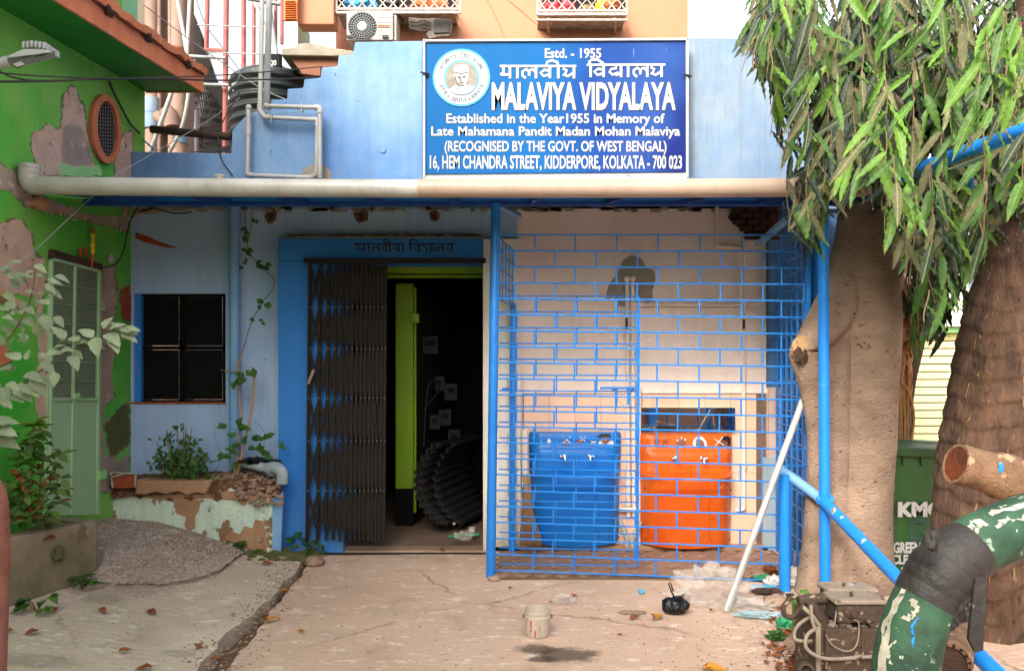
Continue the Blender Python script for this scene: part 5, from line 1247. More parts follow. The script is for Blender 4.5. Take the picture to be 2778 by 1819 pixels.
gpatch('plaster_patch', [(-60, 610), (10, 605), (30, 598), (60, 600), (85, 640), (90, 690), (118, 710), (122, 760), (112, 820), (130, 900), (132, 1000), (128, 1100), (120, 1190), (102, 1190), (98, 1050), (105, 960), (95, 800), (40, 800), (-60, 780)], 'bare_plaster_pink', .004, 4, 7)
gpatch('plaster_patch', [(264, 730), (310, 725), (315, 790), (305, 900), (312, 960), (300, 1020), (310, 1080), (290, 1090), (275, 1150), (280, 1230), (320, 1250), (348, 1230), (350, 1330), (268, 1330), (262, 1000)], 'bare_plaster', .0045, 4, 8)
gpatch('plaster_patch', [(325, 790), (350, 775), (356, 830), (355, 870), (340, 870), (330, 850)], 'brick_red', .004, 3, 9)
gpatch('plaster_patch', [(-60, 900), (0, 920), (30, 960), (20, 1000), (-60, 1000)], 'salmon_flat', .004, 3, 10)
gpatch('plaster_patch', [(285, 1150), (330, 1100), (350, 1090), (350, 1200), (300, 1240)], 'moss', .0035, 4, 11)
MB().blob(GW(96, 548, .02), (.05, .06, .05), 2, .5, 2, 3).build('pipe_socket', 'terracotta', gh_)
# narrow steel door
dr_ = MB().prism([GW(*p, .012) for p in [(118, 1398), (268, 1396), (266, 728), (132, 688)]][::-1], (-.012, 0, 0)).build('door', 'mint_door', gh_)
def dbar(a, b_, w_, nm, mat='mint_door', off=.022): return MB().bar(GW(*a, off), GW(*b_, off), w_, .016, (1, 0, 0)).build(nm, mat, dr_, bevel=.002)
MB().prism([GW(*p, .016) for p in [(134, 1078), (186, 1080), (194, 722), (134, 706)]][::-1], (-.003, 0, 0)).build('mesh_panel', 'door_mesh', dr_)
MB().prism([GW(*p, .016) for p in [(194, 1080), (252, 1080), (258, 740), (200, 724)]][::-1], (-.003, 0, 0)).build('mesh_panel', 'door_mesh', dr_)
dbar((132, 700), (126, 1396), .02, 'stile'); dbar((196, 718), (184, 1396), .022, 'stile'); dbar((262, 738), (256, 1396), .03, 'stile'); dbar((128, 1082), (258, 1082), .02, 'cross_rail'); dbar((132, 702), (264, 736), .022, 'cross_rail')
for py in (780, 830, 880, 930, 980, 1030): dbar((134, py-9*(1020-py)/250), (255, py+4), .004, 'mesh_bar', 'mint_door', .018)
MB().obox(GW(195, 1073, .035), (.008, 0, 0), (0, .03, 0), (0, 0, .02)).build('latch', 'mint_door', dr_, bevel=.003)
MB().obox(GW(263, 1287, .04), (.012, 0, 0), (0, .05, 0), (0, 0, .033)).build('lock_box', 'old_green', dr_, bevel=.003)
MB().obox(GW(270, 832, .02), (.01, 0, 0), (0, .03, 0), (0, 0, .03)).build('switch_box', 'white_flake', gh_, bevel=.003)
MB().prism([GW(*p, .03) for p in [(128, 702), (268, 738), (268, 716), (132, 676)]], (-.03, 0, 0)).build('door_lintel', 'dark_bark', gh_)
MB().obox(GW(294, 702, .02), (.012, 0, 0), (0, .028, 0), (0, 0, .033)).build('bell_box', 'pvc_white', gh_, bevel=.003)
ch_ = thing('door_charm', 'red and gold hanging charm above the green steel door', 'ornament', GW(235, 660, .04))
cm = MB(); rr_ = [.004, .014, .022, .012, .024, .014, .024, .012, .022, .012, .008, .008, .006, .003]
for k in range(len(rr_)-1):
    pass
MB().tube([GW(235, 600, .04), GW(235, 624, .04)], .003, 5).build('string', 'cable_black', ch_)
for k, (y0_, y1_, r_, mt) in enumerate(((622, 630, .02, 'brick_red'), (636, 645, .02, 'cloth_yellow'), (648, 658, .013, 'cloth_yellow'), (660, 672, .02, 'cloth_yellow'), (674, 690, .016, 'cloth_yellow'), (690, 724, .011, 'cloth_red'))):
    MB().tube([GW(235, y0_, .045), GW(235-(k > 4)*3, y1_, .045)], [r_, r_*.7], 10).build('bead', mt, ch_, smooth=True)
for px in (207, 220): MB().tube([GW(px, 672, .03), GW(px, 695, .03)], [.01, .014], 8).build('pendant', 'brick_red', ch_, smooth=True)

# concrete planter box at bottom left
cp_ = thing('concrete_planter', 'raised bare concrete planter box against the green house at bottom left', 'planter', P(130, 1560, 4.4))
c0, c1 = P(-260, 1480, 3.7), P(267, 1409, 4.86); c0.z = .55; c1.z = ZZ(1409, 4.86)
c1b = Vector((wx(5.5)+.02, 5.35, c1.z)); c1c = Vector((c1.x-.02, 5.25, c1.z))
MB().hexa([Vector((c0.x, c0.y, -.1)), Vector((c1.x, c1.y, -.1)), c1, c0, Vector((c0.x-.11, c0.y+.04, -.1)), Vector((c1.x-.11, c1.y+.04, -.1)), c1+Vector((-.11, .04, 0)), c0+Vector((-.11, .04, 0))]).build('front_wall', 'concrete', cp_, bevel=.018)
MB().hexa([Vector((c1.x-.02, c1.y+.005, -.1)), Vector((wx(5.1), 5.06, -.1)), Vector((wx(5.1), 5.06, c1.z-.01)), Vector((c1.x-.02, c1.y+.005, c1.z-.004)), Vector((c1.x-.03, c1.y-.07, -.1)), Vector((wx(5.0), 4.95, -.1)), Vector((wx(5.0), 4.95, c1.z-.01)), Vector((c1.x-.03, c1.y-.07, c1.z-.004))]).build('end_wall', 'concrete', cp_)
MB().blob(P(155, 1500, 4.56)+Vector((.02, -.012, 0)), (.022, .05, .05), 2, .5, 3, 2).build('chipped_hole', 'moss', cp_)
so = grid(lambda u, v: ((c0.x+(c1.x-c0.x)*v-.09)*u+(wx(4.5)+.01)*(1-u), c0.y+(c1.y-c0.y)*v+.03+.08*(1-u), .50-.03+.02*noise.noise((u*6, v*18, 2))), 8, 40)
kind(so.build('soil_bed', 'soil', cp_, smooth=True), 'stuff')

# street lamp, cables
lm = thing('street_lamp', 'grey finned street lamp head reaching in at upper left', 'street lamp', P(-40, 190, 3.6))
def LPt(px, py, dy=0): return P(px, py, 3.6+dy)
bod = MB(); bod.add([LPt(20, 158, -.05), LPt(145, 142, -.06), LPt(152, 150, 0), LPt(140, 160, .1), LPt(100, 170, .12), LPt(45, 187, .1), LPt(22, 172, .02),
                     LPt(20, 152, -.05), LPt(62, 133, -.04), LPt(110, 128, -.03), LPt(148, 140, 0), LPt(120, 150, .09), LPt(60, 160, .1), LPt(24, 160, .03)],
                    [(0, 1, 2, 3, 4, 5, 6), (13, 12, 11, 10, 9, 8, 7)]+[(i, 7+i, 7+(i+1) % 7, (i+1) % 7) for i in range(7)])
bod.build('housing', 'lamp_grey', lm, bevel=.004)
for k in range(6): MB().obox(LPt(84+k*11, 134+abs(k-2)*1.3-1, .02), (.006, 0, .002), (0, .06, 0), (0, 0, .016)).build('cooling_fin', 'lamp_grey', lm, bevel=.003)
MB().hexa([LPt(90, 160, -.06), LPt(142, 142, -.062), LPt(140, 148, -.062), LPt(100, 168, -.06), LPt(90, 160, -.03), LPt(142, 143, -.03), LPt(140, 149, -.03), LPt(100, 167, -.03)]).build('lens', 'lamp_dark', lm)
MB().hexa([LPt(26, 176, -.056), LPt(92, 150, -.06), LPt(98, 168, -.06), LPt(46, 187, -.058), LPt(26, 176, -.03), LPt(92, 151, -.03), LPt(98, 168, -.03), LPt(46, 187, -.03)]).build('cover_plate', 'lamp_dark', lm)
MB().hexa([LPt(34, 174, -.062), LPt(58, 167, -.062), LPt(67, 175, -.062), LPt(46, 182, -.062), LPt(34, 174, -.05), LPt(58, 167, -.05), LPt(67, 175, -.05), LPt(46, 182, -.05)]).build('rating_label', 'sign_white', lm)
MB().tube([LPt(-260, 245), LPt(28, 166)], .026, 14).build('arm', 'lamp_grey', lm, smooth=True)
def cable(label, pts, r, mat='cable_black', n=8, nm='cable'): 
    return tag(MB().tube(pathP(pts, n), r, 6).build(nm, mat, smooth=True), label, 'cable')
cable('upper black cable crossing from the lamp to the water tank', [(-20, 196, 3.6), (120, 207, 3.9), (330, 213, 4.4), (600, 204, 5.2), (800, 188, 5.8), (872, 181, 6.15)], .0042)
cable('thicker lower black cable crossing the green balcony to the stepped parapet', [(-20, 222, 3.6), (130, 220, 3.9), (250, 215, 4.2), (420, 214, 4.7), (600, 218, 5.2), (780, 214, 5.8), (862, 209, 6.15)], .006)
tag(MB().tube([GW(*p, .035) for p in catmull([(283, 220), (300, 258), (322, 300), (335, 325), (345, 340), (368, 362)], 5)], .009, 6).build('cable', 'cable_black', smooth=True), 'thick green black cable stapled down the green wall beside the oval window', 'cable')
cable('short black cable joining the lamp arm to the lower cable', [(-10, 190, 3.6), (30, 208, 3.7), (80, 218, 3.8), (130, 219, 3.9)], .005)
cable('pale wire dropping from the wooden pole to the parapet top', [(368, 360, 6.5), (395, 385, 6.4), (420, 408, 6.25)], .008, 'pvc_blue')
cable('thin grey wire slanting across the left wall and gutter pipe', [(-20, 750, 4.2), (80, 690, 4.4), (200, 580, 4.8), (310, 480, 5.1), (400, 425, 5.6), (560, 330, 6.3), (650, 265, 7.0)], .0028, 'grey_metal')
cable('thin black wire hanging down over the parapet at left', [(650, 250, 6.4), (600, 340, 6.3), (592, 380, 6.18), (600, 430, 6.17), (632, 478, 6.17)], .005)
cable('thin wire slanting past the red scaffold poles', [(360, -10, 7), (470, 75, 7.2), (560, 140, 7.4), (700, 235, 7.3), (775, 270, 7.0)], .005, 'grey_metal')
cable('slack wire hanging in front of the water tank', [(530, -10, 7), (560, 70, 7), (620, 150, 7), (650, 195, 7), (640, 225, 7)], .005, 'grey_metal')
cable('black lead looping from the awning to the green door', [(520, 575, 6.1), (470, 578, 6.0), (410, 562, 5.95), (375, 562, 5.9), (350, 610, 5.8), (335, 680, 5.75), (310, 718, 5.7), (262, 727, 5.62)], .006)
tag(MB().tube([GW(380, 350, .1), P(630, 372, 6.25)], [.034, .030], 14, True, .25, 6).build('wooden_pole', 'dark_bark', smooth=True), 'round brown wooden pole bridging the green house and the parapet', 'pole')
MATS['dark_bark']
ps = thing('pink_post', 'rounded rusty pink pipe end at the lower left edge', 'post', P(-12, 1500, 2.6))
MB().lathe(P(-14, 1520, 2.6), [(.03, -.6), (.045, -.05), (.046, .02), (.043, .18), (.034, .25), (.015, .285), (.004, .29)], 20).build('cap', 'pink_post', ps, smooth=True)
wd = MB().bar(P(-20, 790, 3.9), P(52, 832, 4.1), .06, .04).build('timber', 'stalk_tan'); tag(wd, 'short weathered timber end sticking in at the left edge', 'timber')

# ------------------------------------------------------------------ background beyond the parapet
YB = 10.0
bb_ = thing('brown_building', 'drab brown building with bundles of soil pipes behind the balcony', 'building', P(450, 400, YB))
MB().box(XX(340, YB), XX(505, YB), YB, YB+.25, 0, 12).build('wall', 'brown_far', bb_)
for px, r_ in ((413, .085), (432, .03), (462, .03), (486, .10), (395, .03)):
    MB().tube([P(px, 460, YB-.15), P(px, -300, YB-.15)], r_, 12).build('soil_pipe', 'brown_far', bb_, smooth=True)
for px, py in ((413, 288), (413, 330), (466, 320), (486, 370)): MB().lathe(P(px, py, YB-.15), [(.11, -.1), (.11, .1)], 12).build('pipe_collar', 'pale_blue_wall', bb_, smooth=True)
MB().tube(pathP([(425, 310, YB-.2), (445, 330, YB-.2), (470, 345, YB-.2), (470, 400, YB-.2)], 5), .07, 10).build('branch_pipe', 'brown_far', bb_, smooth=True)
MB().tube(pathP([(450, 300, YB-.3), (462, 318, YB-.3), (468, 345, YB-.3)], 5), .10, 10).build('branch_pipe', 'brown_far', bb_, smooth=True)
lb_ = thing('lattice_building', 'dark building with sloping roof edge and ornamental iron lattice behind the wooden pole', 'building', P(570, 400, 11))
MB().prism([P(*p, 11.3) for p in [(505, 430), (505, 20), (535, 60), (580, 190), (612, 300), (612, 430)]][::-1], (-.1, .4, 0)).build('wall', 'grey_metal', lb_)
MB().prism([P(*p, 11.0) for p in [(496, -30), (512, -30), (522, 28), (552, 100), (545, 108), (560, 150), (575, 182), (568, 188), (612, 250), (632, 305), (600, 290), (545, 200), (515, 120), (497, 60)]][::-1], (-.1, .3, 0)).build('roof_edge', 'dark_grey', lb_)
lat = MB(); rl = random.Random(9)
for i in range(26):
    px = 512+i*4.5; y0_ = 150+max(0, (px-515))*1.45
    lat.tube(pathP([(px+3*math.sin(k*1.4+i), y0_+(415-y0_)*k/9, 11.15) for k in range(10)], 2), .012, 4, False)
for k in range(8):
    y_ = 250+k*22; lat.tube([P(512, y_, 11.1), P(626, y_+6, 11.1)], .014, 4, False)
kind(lat.build('iron_lattice', 'dark_grey', lb_), 'stuff')
MB().tube([P(535, 300, 10.9), P(535, 420, 10.9)], .04, 8).build('lattice_post', 'grey_metal', lb_, smooth=True)
for a, b_ in (((545, 350), (600, 350)), ((545, 400), (600, 400)), ((545, 350), (545, 400)), ((600, 350), (600, 400)), ((545, 375), (600, 375))): MB().bar(P(*a, 10.9), P(*b_, 10.9), .05, .04).build('panel_frame', 'dark_grey', lb_)
sc = thing('pole_scaffold', 'red painted steel pole scaffold standing against the white sky', 'scaffold', P(612, 430, 9))
for a, b_, r_ in (((563, -40), (560, 136), .028), ((614, -40), (610, 440), .032), ((661, -40), (661, 240), .028), ((689, -40), (688, 240), .022), ((748, -40), (748, 240), .02), ((765, -40), (765, 120), .02), ((558, 136), (612, 139), .028)):
    MB().tube([P(*a, 9), P(*b_, 9)], r_, 10).build('pole', 'rust_pole', sc, smooth=True)
for a, b_, r_ in (((505, 152), (612, 158), .02), ((540, 229), (620, 231), .02), ((535, 68), (705, 74), .008), ((560, 142), (720, 148), .008), ((690, 0), (745, 145), .025), ((728, 10), (748, 150), .035)):
    MB().tube([P(*a, 8.9), P(*b_, 8.9)], r_, 8).build('cross_pole', 'grey_metal', sc, smooth=True)
wr_ = thing('white_rods', 'two crossed white rods in front of the brown building', 'rods', P(440, 410, 8.6))
MB().tube(pathP([(478, -20, 8.6), (503, 120, 8.6), (507, 150, 8.6)], 6), .022, 8).build('rod', 'pvc_white', wr_, smooth=True)
MB().tube(pathP([(516, -20, 8.6), (512, 60, 8.6), (508, 150, 8.6), (512, 240, 8.6), (495, 340, 8.6), (460, 412, 8.6)], 6), .022, 8).build('rod', 'pvc_white', wr_, smooth=True)
MB().tube([P(470, 240, 8.5), P(408, 412, 8.5)], .026, 8).build('rod', 'pvc_white', wr_, smooth=True)
# water tank
YT = 8.0; tk = thing('water_tank', 'ribbed black plastic water tank with white lettering behind the stepped parapet', 'water tank', P(744, 450, YT))
rT = 124/FPX*YT; cT = P(744, 450, YT+rT); cT.z = ZZ(430, YT)
HT = ZZ(165, YT)-cT.z; prof = []
for k in range(61):
    t = k/60; z = t*HT*.92; rib = .018*math.sin(t*math.pi*2*8.5); prof.append((rT*(1+.02*math.sin(t*3))-.02+rib, z))
prof += [(rT*.97, HT*.94), (rT*.8, HT*1.0), (rT*.45, HT*1.04), (rT*.25, HT*1.05), (rT*.25, HT*1.12), (0.01, HT*1.14)]
MB().lathe(cT, prof, 48).build('shell', 'black_plastic', tk, smooth=True, auto=80)
MB().obox(P(740, 172, YT+.12), (.10, 0, 0), (0, .03, 0), (0, 0, .10)).build('name_plate', 'black_panel', tk, bevel=.02)
text_part('lettering', '500', (724, 163, 750, 178), YT+.08, 'sign_white', tk, bold=.03)
lg = MB().lathe(P(735, 185, YT+.075), [(.03, 0), (.03, .006)], 20, (0, -1, 0)).build('round_mark', 'sign_white', tk)
MB().lathe(P(731, 182, YT+.066), [(.011, 0), (.011, .004)], 12, (0, -1, 0)).build('mark_hole', 'black_panel', lg)
MB().prism([P(*p, YT+.16) for p in [(628, 228), (640, 222), (652, 230), (664, 229), (665, 242), (645, 243), (632, 248)]][::-1], (0, .02, 0)).build('brand_plate', 'sign_white', tk)
text_part('lettering', 'Reno', (631, 229, 662, 243), YT+.155, 'ink_dark', tk, bold=.03)
MB().add([P(505, 414, 7.2), P(625, 414, 7.2), P(625, 396, 8.2), P(570, 400, 8.2), P(560, 406, 7.5)], [(0, 1, 2, 3, 4)]).build('roof_membrane', 'black_panel', tk)

# peach block of flats behind
YF = 8.4; pf = thing('peach_building', 'peach painted block of flats rising behind the school parapet', 'building', P(1400, 110, YF))
MB().box(XX(1068, YF), XX(1866, YF), YF, YF+.4, 3.25, 12).build('wall', 'peach_wall', pf)
MB().box(XX(900, YF), XX(1068, YF), YF+.2, YF+.5, 3.25, 12).build('recessed_wall', 'brown_wall', pf)  # brown colour paints in the balcony's shade on this stretch
MB().box(XX(1068, YF), XX(1240, YF), YF-.02, YF, ZZ(125, YF), ZZ(36, YF)).build('shade_panel', 'brown_wall', pf)  # balcony shade laid on the peach wall as a thin brown sheet
MB().box(XX(806, YF-.5), XX(906, YF-.5), YF-.5, YF-.3, ZZ(122, YF), 12).build('column', 'peach_wall', pf, bevel=.015)
MB().prism([P(*p, YF-.62) for p in [(762, 150), (764, 132), (800, 128), (812, 118), (840, 116), (870, 122), (905, 130), (960, 138), (960, 150), (915, 152)]][::-1], (0, .45, 0)).build('column_foot', 'cement_patch', pf, bevel=.01)
MB().prism([P(*p, YF-.55) for p in [(764, 151), (917, 152), (915, 180), (870, 182), (868, 206), (820, 200), (790, 160)]][::-1], (0, .3, 0)).build('stair_slab', 'brown_wall', pf)
MB().box(XX(772, YF), XX(808, YF), YF, YF+.5, ZZ(160, YF), ZZ(40, YF)).build('side_wall', 'pale_green_wall', pf)
os_ = MB().box(XX(768, YF-.6), XX(807, YF-.6), YF-.6, YF-.57, ZZ(56, YF-.6), ZZ(-60, YF-.6)).build('louvred_shutter', 'orange_wood', pf, bevel=.004)
for k in range(9): MB().obox(P(788, 6+k*6, YF-.615), (.052, 0, 0), (0, .012, -.006), (0, .003, .004)).build('slat', 'orange_wood', os_)
def bay(root, x0, x1, yb, Yb):
    """projecting window grille with a lattice of crossed bars"""
    z1 = ZZ(-40, Yb)
    for y_ in (yb, yb-10): MB().bar(P(x0, y_, Yb), P(x1, y_, Yb), .022, .022).build('grille_rail', 'iron_white', root)
    MB().bar(P(x0, yb, Yb), P(x0, -40, Yb), .02, .02).build('grille_stile', 'iron_white', root); MB().bar(P(x1, yb, Yb), P(x1, -40, Yb), .02, .02).build('grille_stile', 'iron_white', root)
    n_ = int((x1-x0)/27); w_ = (x1-x0)/n_
    for k in range(n_):
        a = x0+k*w_
        for (p, q) in (((a, yb-10), (a+w_, yb-42)), ((a+w_, yb-10), (a, yb-42))): MB().bar(P(*p, Yb), P(*q, Yb), .010, .008).build('lattice_bar', 'iron_white', root)
        MB().tube(pathP([(a+w_*.25, yb-15, Yb), (a+w_*.42, yb-22, Yb), (a+w_*.5, yb-28, Yb), (a+w_*.58, yb-22, Yb), (a+w_*.75, yb-15, Yb)], 3), .005, 5).build('scroll', 'iron_white', root)
    for x_ in (x0, x1): MB().bar(P(x_, yb, Yb), P(x_+(12 if x_ == x0 else -12), yb, YF), .02, .02).build('grille_arm', 'iron_white', root)
wA = MB().box(XX(912, YF-.3), XX(1235, YF-.3), YF-.3, YF+.1, ZZ(34, YF-.3), ZZ(28, YF-.3)).build('window_bay', 'white_flake', pf); bay(wA, 913, 1248, 35, YF-.45)
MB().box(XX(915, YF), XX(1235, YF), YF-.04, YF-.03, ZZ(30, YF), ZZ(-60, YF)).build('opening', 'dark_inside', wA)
wB_ = MB().box(XX(1460, YF-.3), XX(1698, YF-.3), YF-.35, YF, ZZ(46, YF-.3), ZZ(40, YF-.3)).build('window_bay', 'white_flake', pf); bay(wB_, 1457, 1700, 40, YF-.45)
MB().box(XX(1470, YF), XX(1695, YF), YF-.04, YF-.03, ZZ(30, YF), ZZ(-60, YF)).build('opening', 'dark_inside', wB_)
MB().box(XX(1456, YF-.45), XX(1701, YF-.45), YF-.46, YF-.43, ZZ(57, YF-.45), ZZ(52, YF-.45)).build('shelf_edge', 'iron_white', wB_)
for px in (1488, 1668): MB().bar(P(px, 52, YF-.44), P(px, 88, YF-.02), .03, .02).build('shelf_bracket', 'iron_white', wB_)
for nm, lb, px, py, rx, rz, Yq, mt, sd_ in (('cloth_bundle', 'light blue cloth behind the left window lattice', 975, 8, .16, .09, YF-.2, 'cloth_blue', 1), ('cloth_bundle', 'black bundle in the left window bay', 1065, 8, .14, .1, YF-.2, 'bag_black', 2),
      ('cloth_bundle', 'orange brown bundle in the left window bay', 1165, 12, .2, .08, YF-.2, 'cloth_orange', 3), ('cloth_bundle', 'red bundle at the left of the right window bay', 1498, 24, .10, .06, YF-.25, 'cloth_red', 4), ('cloth_bundle', 'red bundle second in the right window bay', 1538, 20, .08, .06, YF-.25, 'cloth_red', 5),
      ('cloth_bundle', 'yellow cloth in the right window bay', 1628, 20, .05, .09, YF-.25, 'cloth_yellow', 6), ('cloth_bundle', 'brown pot shaped bundle at the right end of the right window bay', 1662, 16, .09, .08, YF-.25, 'cloth_orange', 7), ('cloth_bundle', 'small tan bundle between red and yellow ones in the window bay', 1595, 28, .07, .04, YF-.25, 'stalk_tan', 8)):
    tag(MB().blob(P(px, py, Yq), (rx, .08, rz), 3, .5, 2, sd_*3.3).build(nm, mt, smooth=True), lb, 'cloth')
rag = thing('hanging_rags', 'grey striped rags drying below the left window bay', 'cloth', P(1165, 60, YF-.3))
MB().prism([P(*p, YF-.3) for p in [(1108, 46), (1150, 50), (1175, 48), (1225, 52), (1228, 72), (1220, 98), (1190, 100), (1165, 106), (1155, 92), (1162, 84), (1140, 86), (1110, 80)]][::-1], (0, .03, 0)).build('rag', 'cloth_grey', rag, bevel=.01)
for k in range(3): MB().tube(pathP([(1110, 58+k*9, YF-.32), (1130, 62+k*8, YF-.33), (1150, 56+k*9, YF-.32), (1168, 62+k*8, YF-.32)], 4), .008, 6, squash=.5).build('stripe', 'dark_grey', rag)
MB().prism([P(*p, YF-.32) for p in [(1178, 50), (1222, 52), (1218, 88), (1176, 90)]][::-1], (0, .012, 0)).build('rag', 'dark_grey', rag, bevel=.004)
MB().bar(P(1078, 36, YF-.4), P(1092, 58, YF-.1), .02, .02).build('bracket', 'dark_grey', rag)
# air conditioner
YC = YF-.55; ac = thing('air_conditioner', 'white outdoor air conditioner unit with a round black fan grille', 'air conditioner', P(1005, 112, YC))
MB().box(XX(940, YC), XX(1066, YC), YC, YC+.3, ZZ(109, YC), ZZ(34, YC)).build('case', 'ac_white', ac, bevel=.012)
MB().box(XX(1066, YC)+.001, XX(1074, YC), YC+.04, YC+.3, ZZ(106, YC), ZZ(36, YC)).build('valve_cover', 'ac_white', ac, bevel=.008)
MB().lathe(P(983, 72, YC-.002), [(.152, 0), (.152, .006), (.146, .01)], 40, (0, -1, 0)).build('fan_opening', 'black_panel', ac)
for k in range(5): 
    r_ = .05+.024*k; MB().tube([P(983, 72, YC-.02)+Vector((r_*math.cos(a), 0, r_*math.sin(a))) for a in [i*math.pi/16 for i in range(33)]], .0016, 4, False).build('grille_ring', 'grey_metal', ac)
for k in range(28):
    a = k*math.pi/14; c_ = P(983, 72, YC-.022); MB().tube([c_+Vector((.04*math.cos(a), 0, .04*math.sin(a))), c_+Vector((.15*math.cos(a+.18), 0, .15*math.sin(a+.18)))], .0016, 4, False).build('grille_spoke', 'grey_metal', ac)
MB().lathe(P(983, 72, YC-.018), [(.05, 0), (.05, .01), (.044, .014)], 24, (0, -1, 0)).build('hub', 'ac_white', ac, smooth=True)
for k in range(9): MB().obox(P(1043, 46+k*7, YC-.003), (.075, 0, 0), (0, .003, 0), (0, 0, .005)).build('louvre', 'ac_white', ac, bevel=.001)
text_part('lettering', 'HITACHI', (1026, 67, 1056, 75), YC-.01, 'cloth_orange', ac, bold=.05)
for px in (955, 1050): MB().obox(P(px, 112, YC+.1), (.03, 0, 0), (0, .12, 0), (0, 0, .015)).build('foot', 'dark_grey', ac)
for a, b_ in (((1310, -20), (1372, 112)), ((1355, -20), (1505, 112))):
    cable('thin crack like wire running down the peach wall, %s one' % ('left' if a[0] < 1330 else 'right'), [(a[0], a[1], YF-.01), ((a[0]+b_[0])/2+4, (a[1]+b_[1])/2, YF-.01), (b_[0], b_[1], YF-.01)], .0035, 'peach_wall')

# ------------------------------------------------------------------ right hand background
YY = 8.6; yb_ = thing('shuttered_building', 'pale yellow rolling shutter front behind the small dark tree', 'building', P(2550, 1300, YY))
k_ = 0
for y_ in range(905, 1420, 21):
    o = MB(); a = P(2330, y_, YY); b_ = P(3300, y_-2, YY); h_ = 18/FPX*YY
    o.add([a, b_, b_+Vector((0, .03, -h_*.5)), a+Vector((0, .03, -h_*.5)), b_+Vector((0, 0, -h_)), a+Vector((0, 0, -h_))], [(0, 3, 2, 1), (3, 5, 4, 2)]); 
    o = MB(); o.prism([a, b_, b_-Vector((0, 0, h_)), a-Vector((0, 0, h_))], (0, .03, 0)); o.build('slat', 'shutter_yellow', yb_, bevel=.008)
MB().box(XX(2300, YY), XX(3400, YY), YY+.045, YY+.3, 0, ZZ(895, YY)).build('shutter_back', 'dark_grey', yb_)
MB().box(XX(2440, YY-.1), XX(3300, YY-.1), YY-.12, YY+.1, ZZ(903, YY), ZZ(888, YY)).build('green_fascia', 'old_green', yb_, bevel=.004)
MB().hexa([P(2380, 885, YY-.2), P(3300, 880, YY-.2), P(3300, 872, YY-.2), P(2380, 876, YY-.2), P(2300, 790, YY+2.5), P(3300, 790, YY+2.5), P(3300, 784, YY+2.5), P(2300, 784, YY+2.5)]).build('roof_sheet', 'cream_paint', yb_)
kind(MB().box(2.5, 12, 6.6, 16, -.02, .02).build('far_pavement', 'dirt'), 'structure')
tall = thing('far_wall', 'pale far boundary wall in the gap right of the palm', 'wall', (5, 9, 0))
MB().box(5.0, 9, 7.2, 7.35, 0, .95).build('wall', 'white_plaster', tall)

# ------------------------------------------------------------------ mast tree
rt = random.Random(77)
tree = thing('mast_tree', 'tall mast tree with a thick pale trunk and drooping wavy leaves beside the cage', 'tree', P(2300, 1620, 5.15))
def trunk(root, pts, mat, name='trunk', seg=48, amp=.05, nf=4, step=6, fine=.02):
    p_, r_ = pathPR(pts, step); m = MB(); n_ = len(p_); vs = []
    for i, p in enumerate(p_):
        for k in range(seg):
            a = 2*math.pi*k/seg; d = Vector((math.cos(a), math.sin(a), 0)); q = p+d*r_[i]
            f_ = 1+amp*noise.noise(Vector((q.x*nf, q.y*nf, q.z*nf*.45)))*2+fine*noise.noise(Vector((q.x*30, q.y*30, q.z*14)))+.03*math.cos(3*a+p.z*2)
            vs.append(p+d*r_[i]*f_)
    m.add(vs, [(i*seg+k, i*seg+(k+1) % seg, (i+1)*seg+(k+1) % seg, (i+1)*seg+k) for i in range(n_-1) for k in range(seg)]+[tuple((n_-1)*seg+k for k in range(seg))])
    return m.build(name, mat, root, smooth=True, auto=80)
trunk(tree, [(2312, 1680, 5.15, 135), (2306, 1600, 5.15, 118), (2308, 1500, 5.15, 98), (2316, 1350, 5.15, 98), (2322, 1200, 5.15, 94), (2330, 1050, 5.15, 96), (2336, 900, 5.15, 97), (2345, 760, 5.15, 92), (2352, 640, 5.15, 80), (2352, 520, 5.15, 62), (2350, 380, 5.15, 48), (2355, 150, 5.15, 44), (2360, -250, 5.15, 36)], 'bark', step=10)
trunk(tree, [(2205, 1700, 5.0, 62), (2207, 1600, 5.0, 50), (2218, 1450, 5.0, 40), (2222, 1300, 5.0, 33), (2218, 1150, 5.0, 30), (2205, 1050, 5.0, 36), (2192, 985, 5.0, 44), (2188, 955, 5.0, 46)], 'bark', 'buttress', 28, .06, step=8)
trunk(tree, [(2262, 1720, 5.05, 75), (2258, 1500, 5.05, 58), (2258, 1300, 5.05, 50), (2256, 1100, 5.06, 50), (2258, 980, 5.06, 50), (2270, 890, 5.08, 44), (2290, 800, 5.1, 40)], 'bark', 'buttress', 32, .05, step=8)
trunk(tree, [(2312, 730, 5.12, 48), (2275, 820, 5.08, 60), (2240, 885, 5.05, 62), (2205, 930, 5.0, 52), (2180, 950, 4.97, 38)], 'bark', 'stub_limb', 28, .08, step=6)
st_c = MB().blob(P(2178, 948, 4.93), (.075, .045, .085), 3, .35, 3, 4).build('cut_face', 'stalk_tan', tree, smooth=True)
MB().blob(P(2172, 962, 4.9), (.045, .03, .055), 3, .6, 4, 6).build('cut_hollow', 'dark_bark', tree, smooth=True)
limb = MB()
for k in range(9):
    x0 = rt.uniform(2330, 2370); y0_ = rt.uniform(-200, 450); ex = rt.uniform(2050, 2800); 
    p_, r_ = pathPR([(x0, y0_, 5.1, 16), ((x0+ex)/2, y0_-70, 4.6, 11), (ex, y0_-20, rt.uniform(3.2, 4.4), 4)], 6); limb.tube(p_, r_, 7)
limb.build('limb', 'dark_bark', tree, smooth=True)
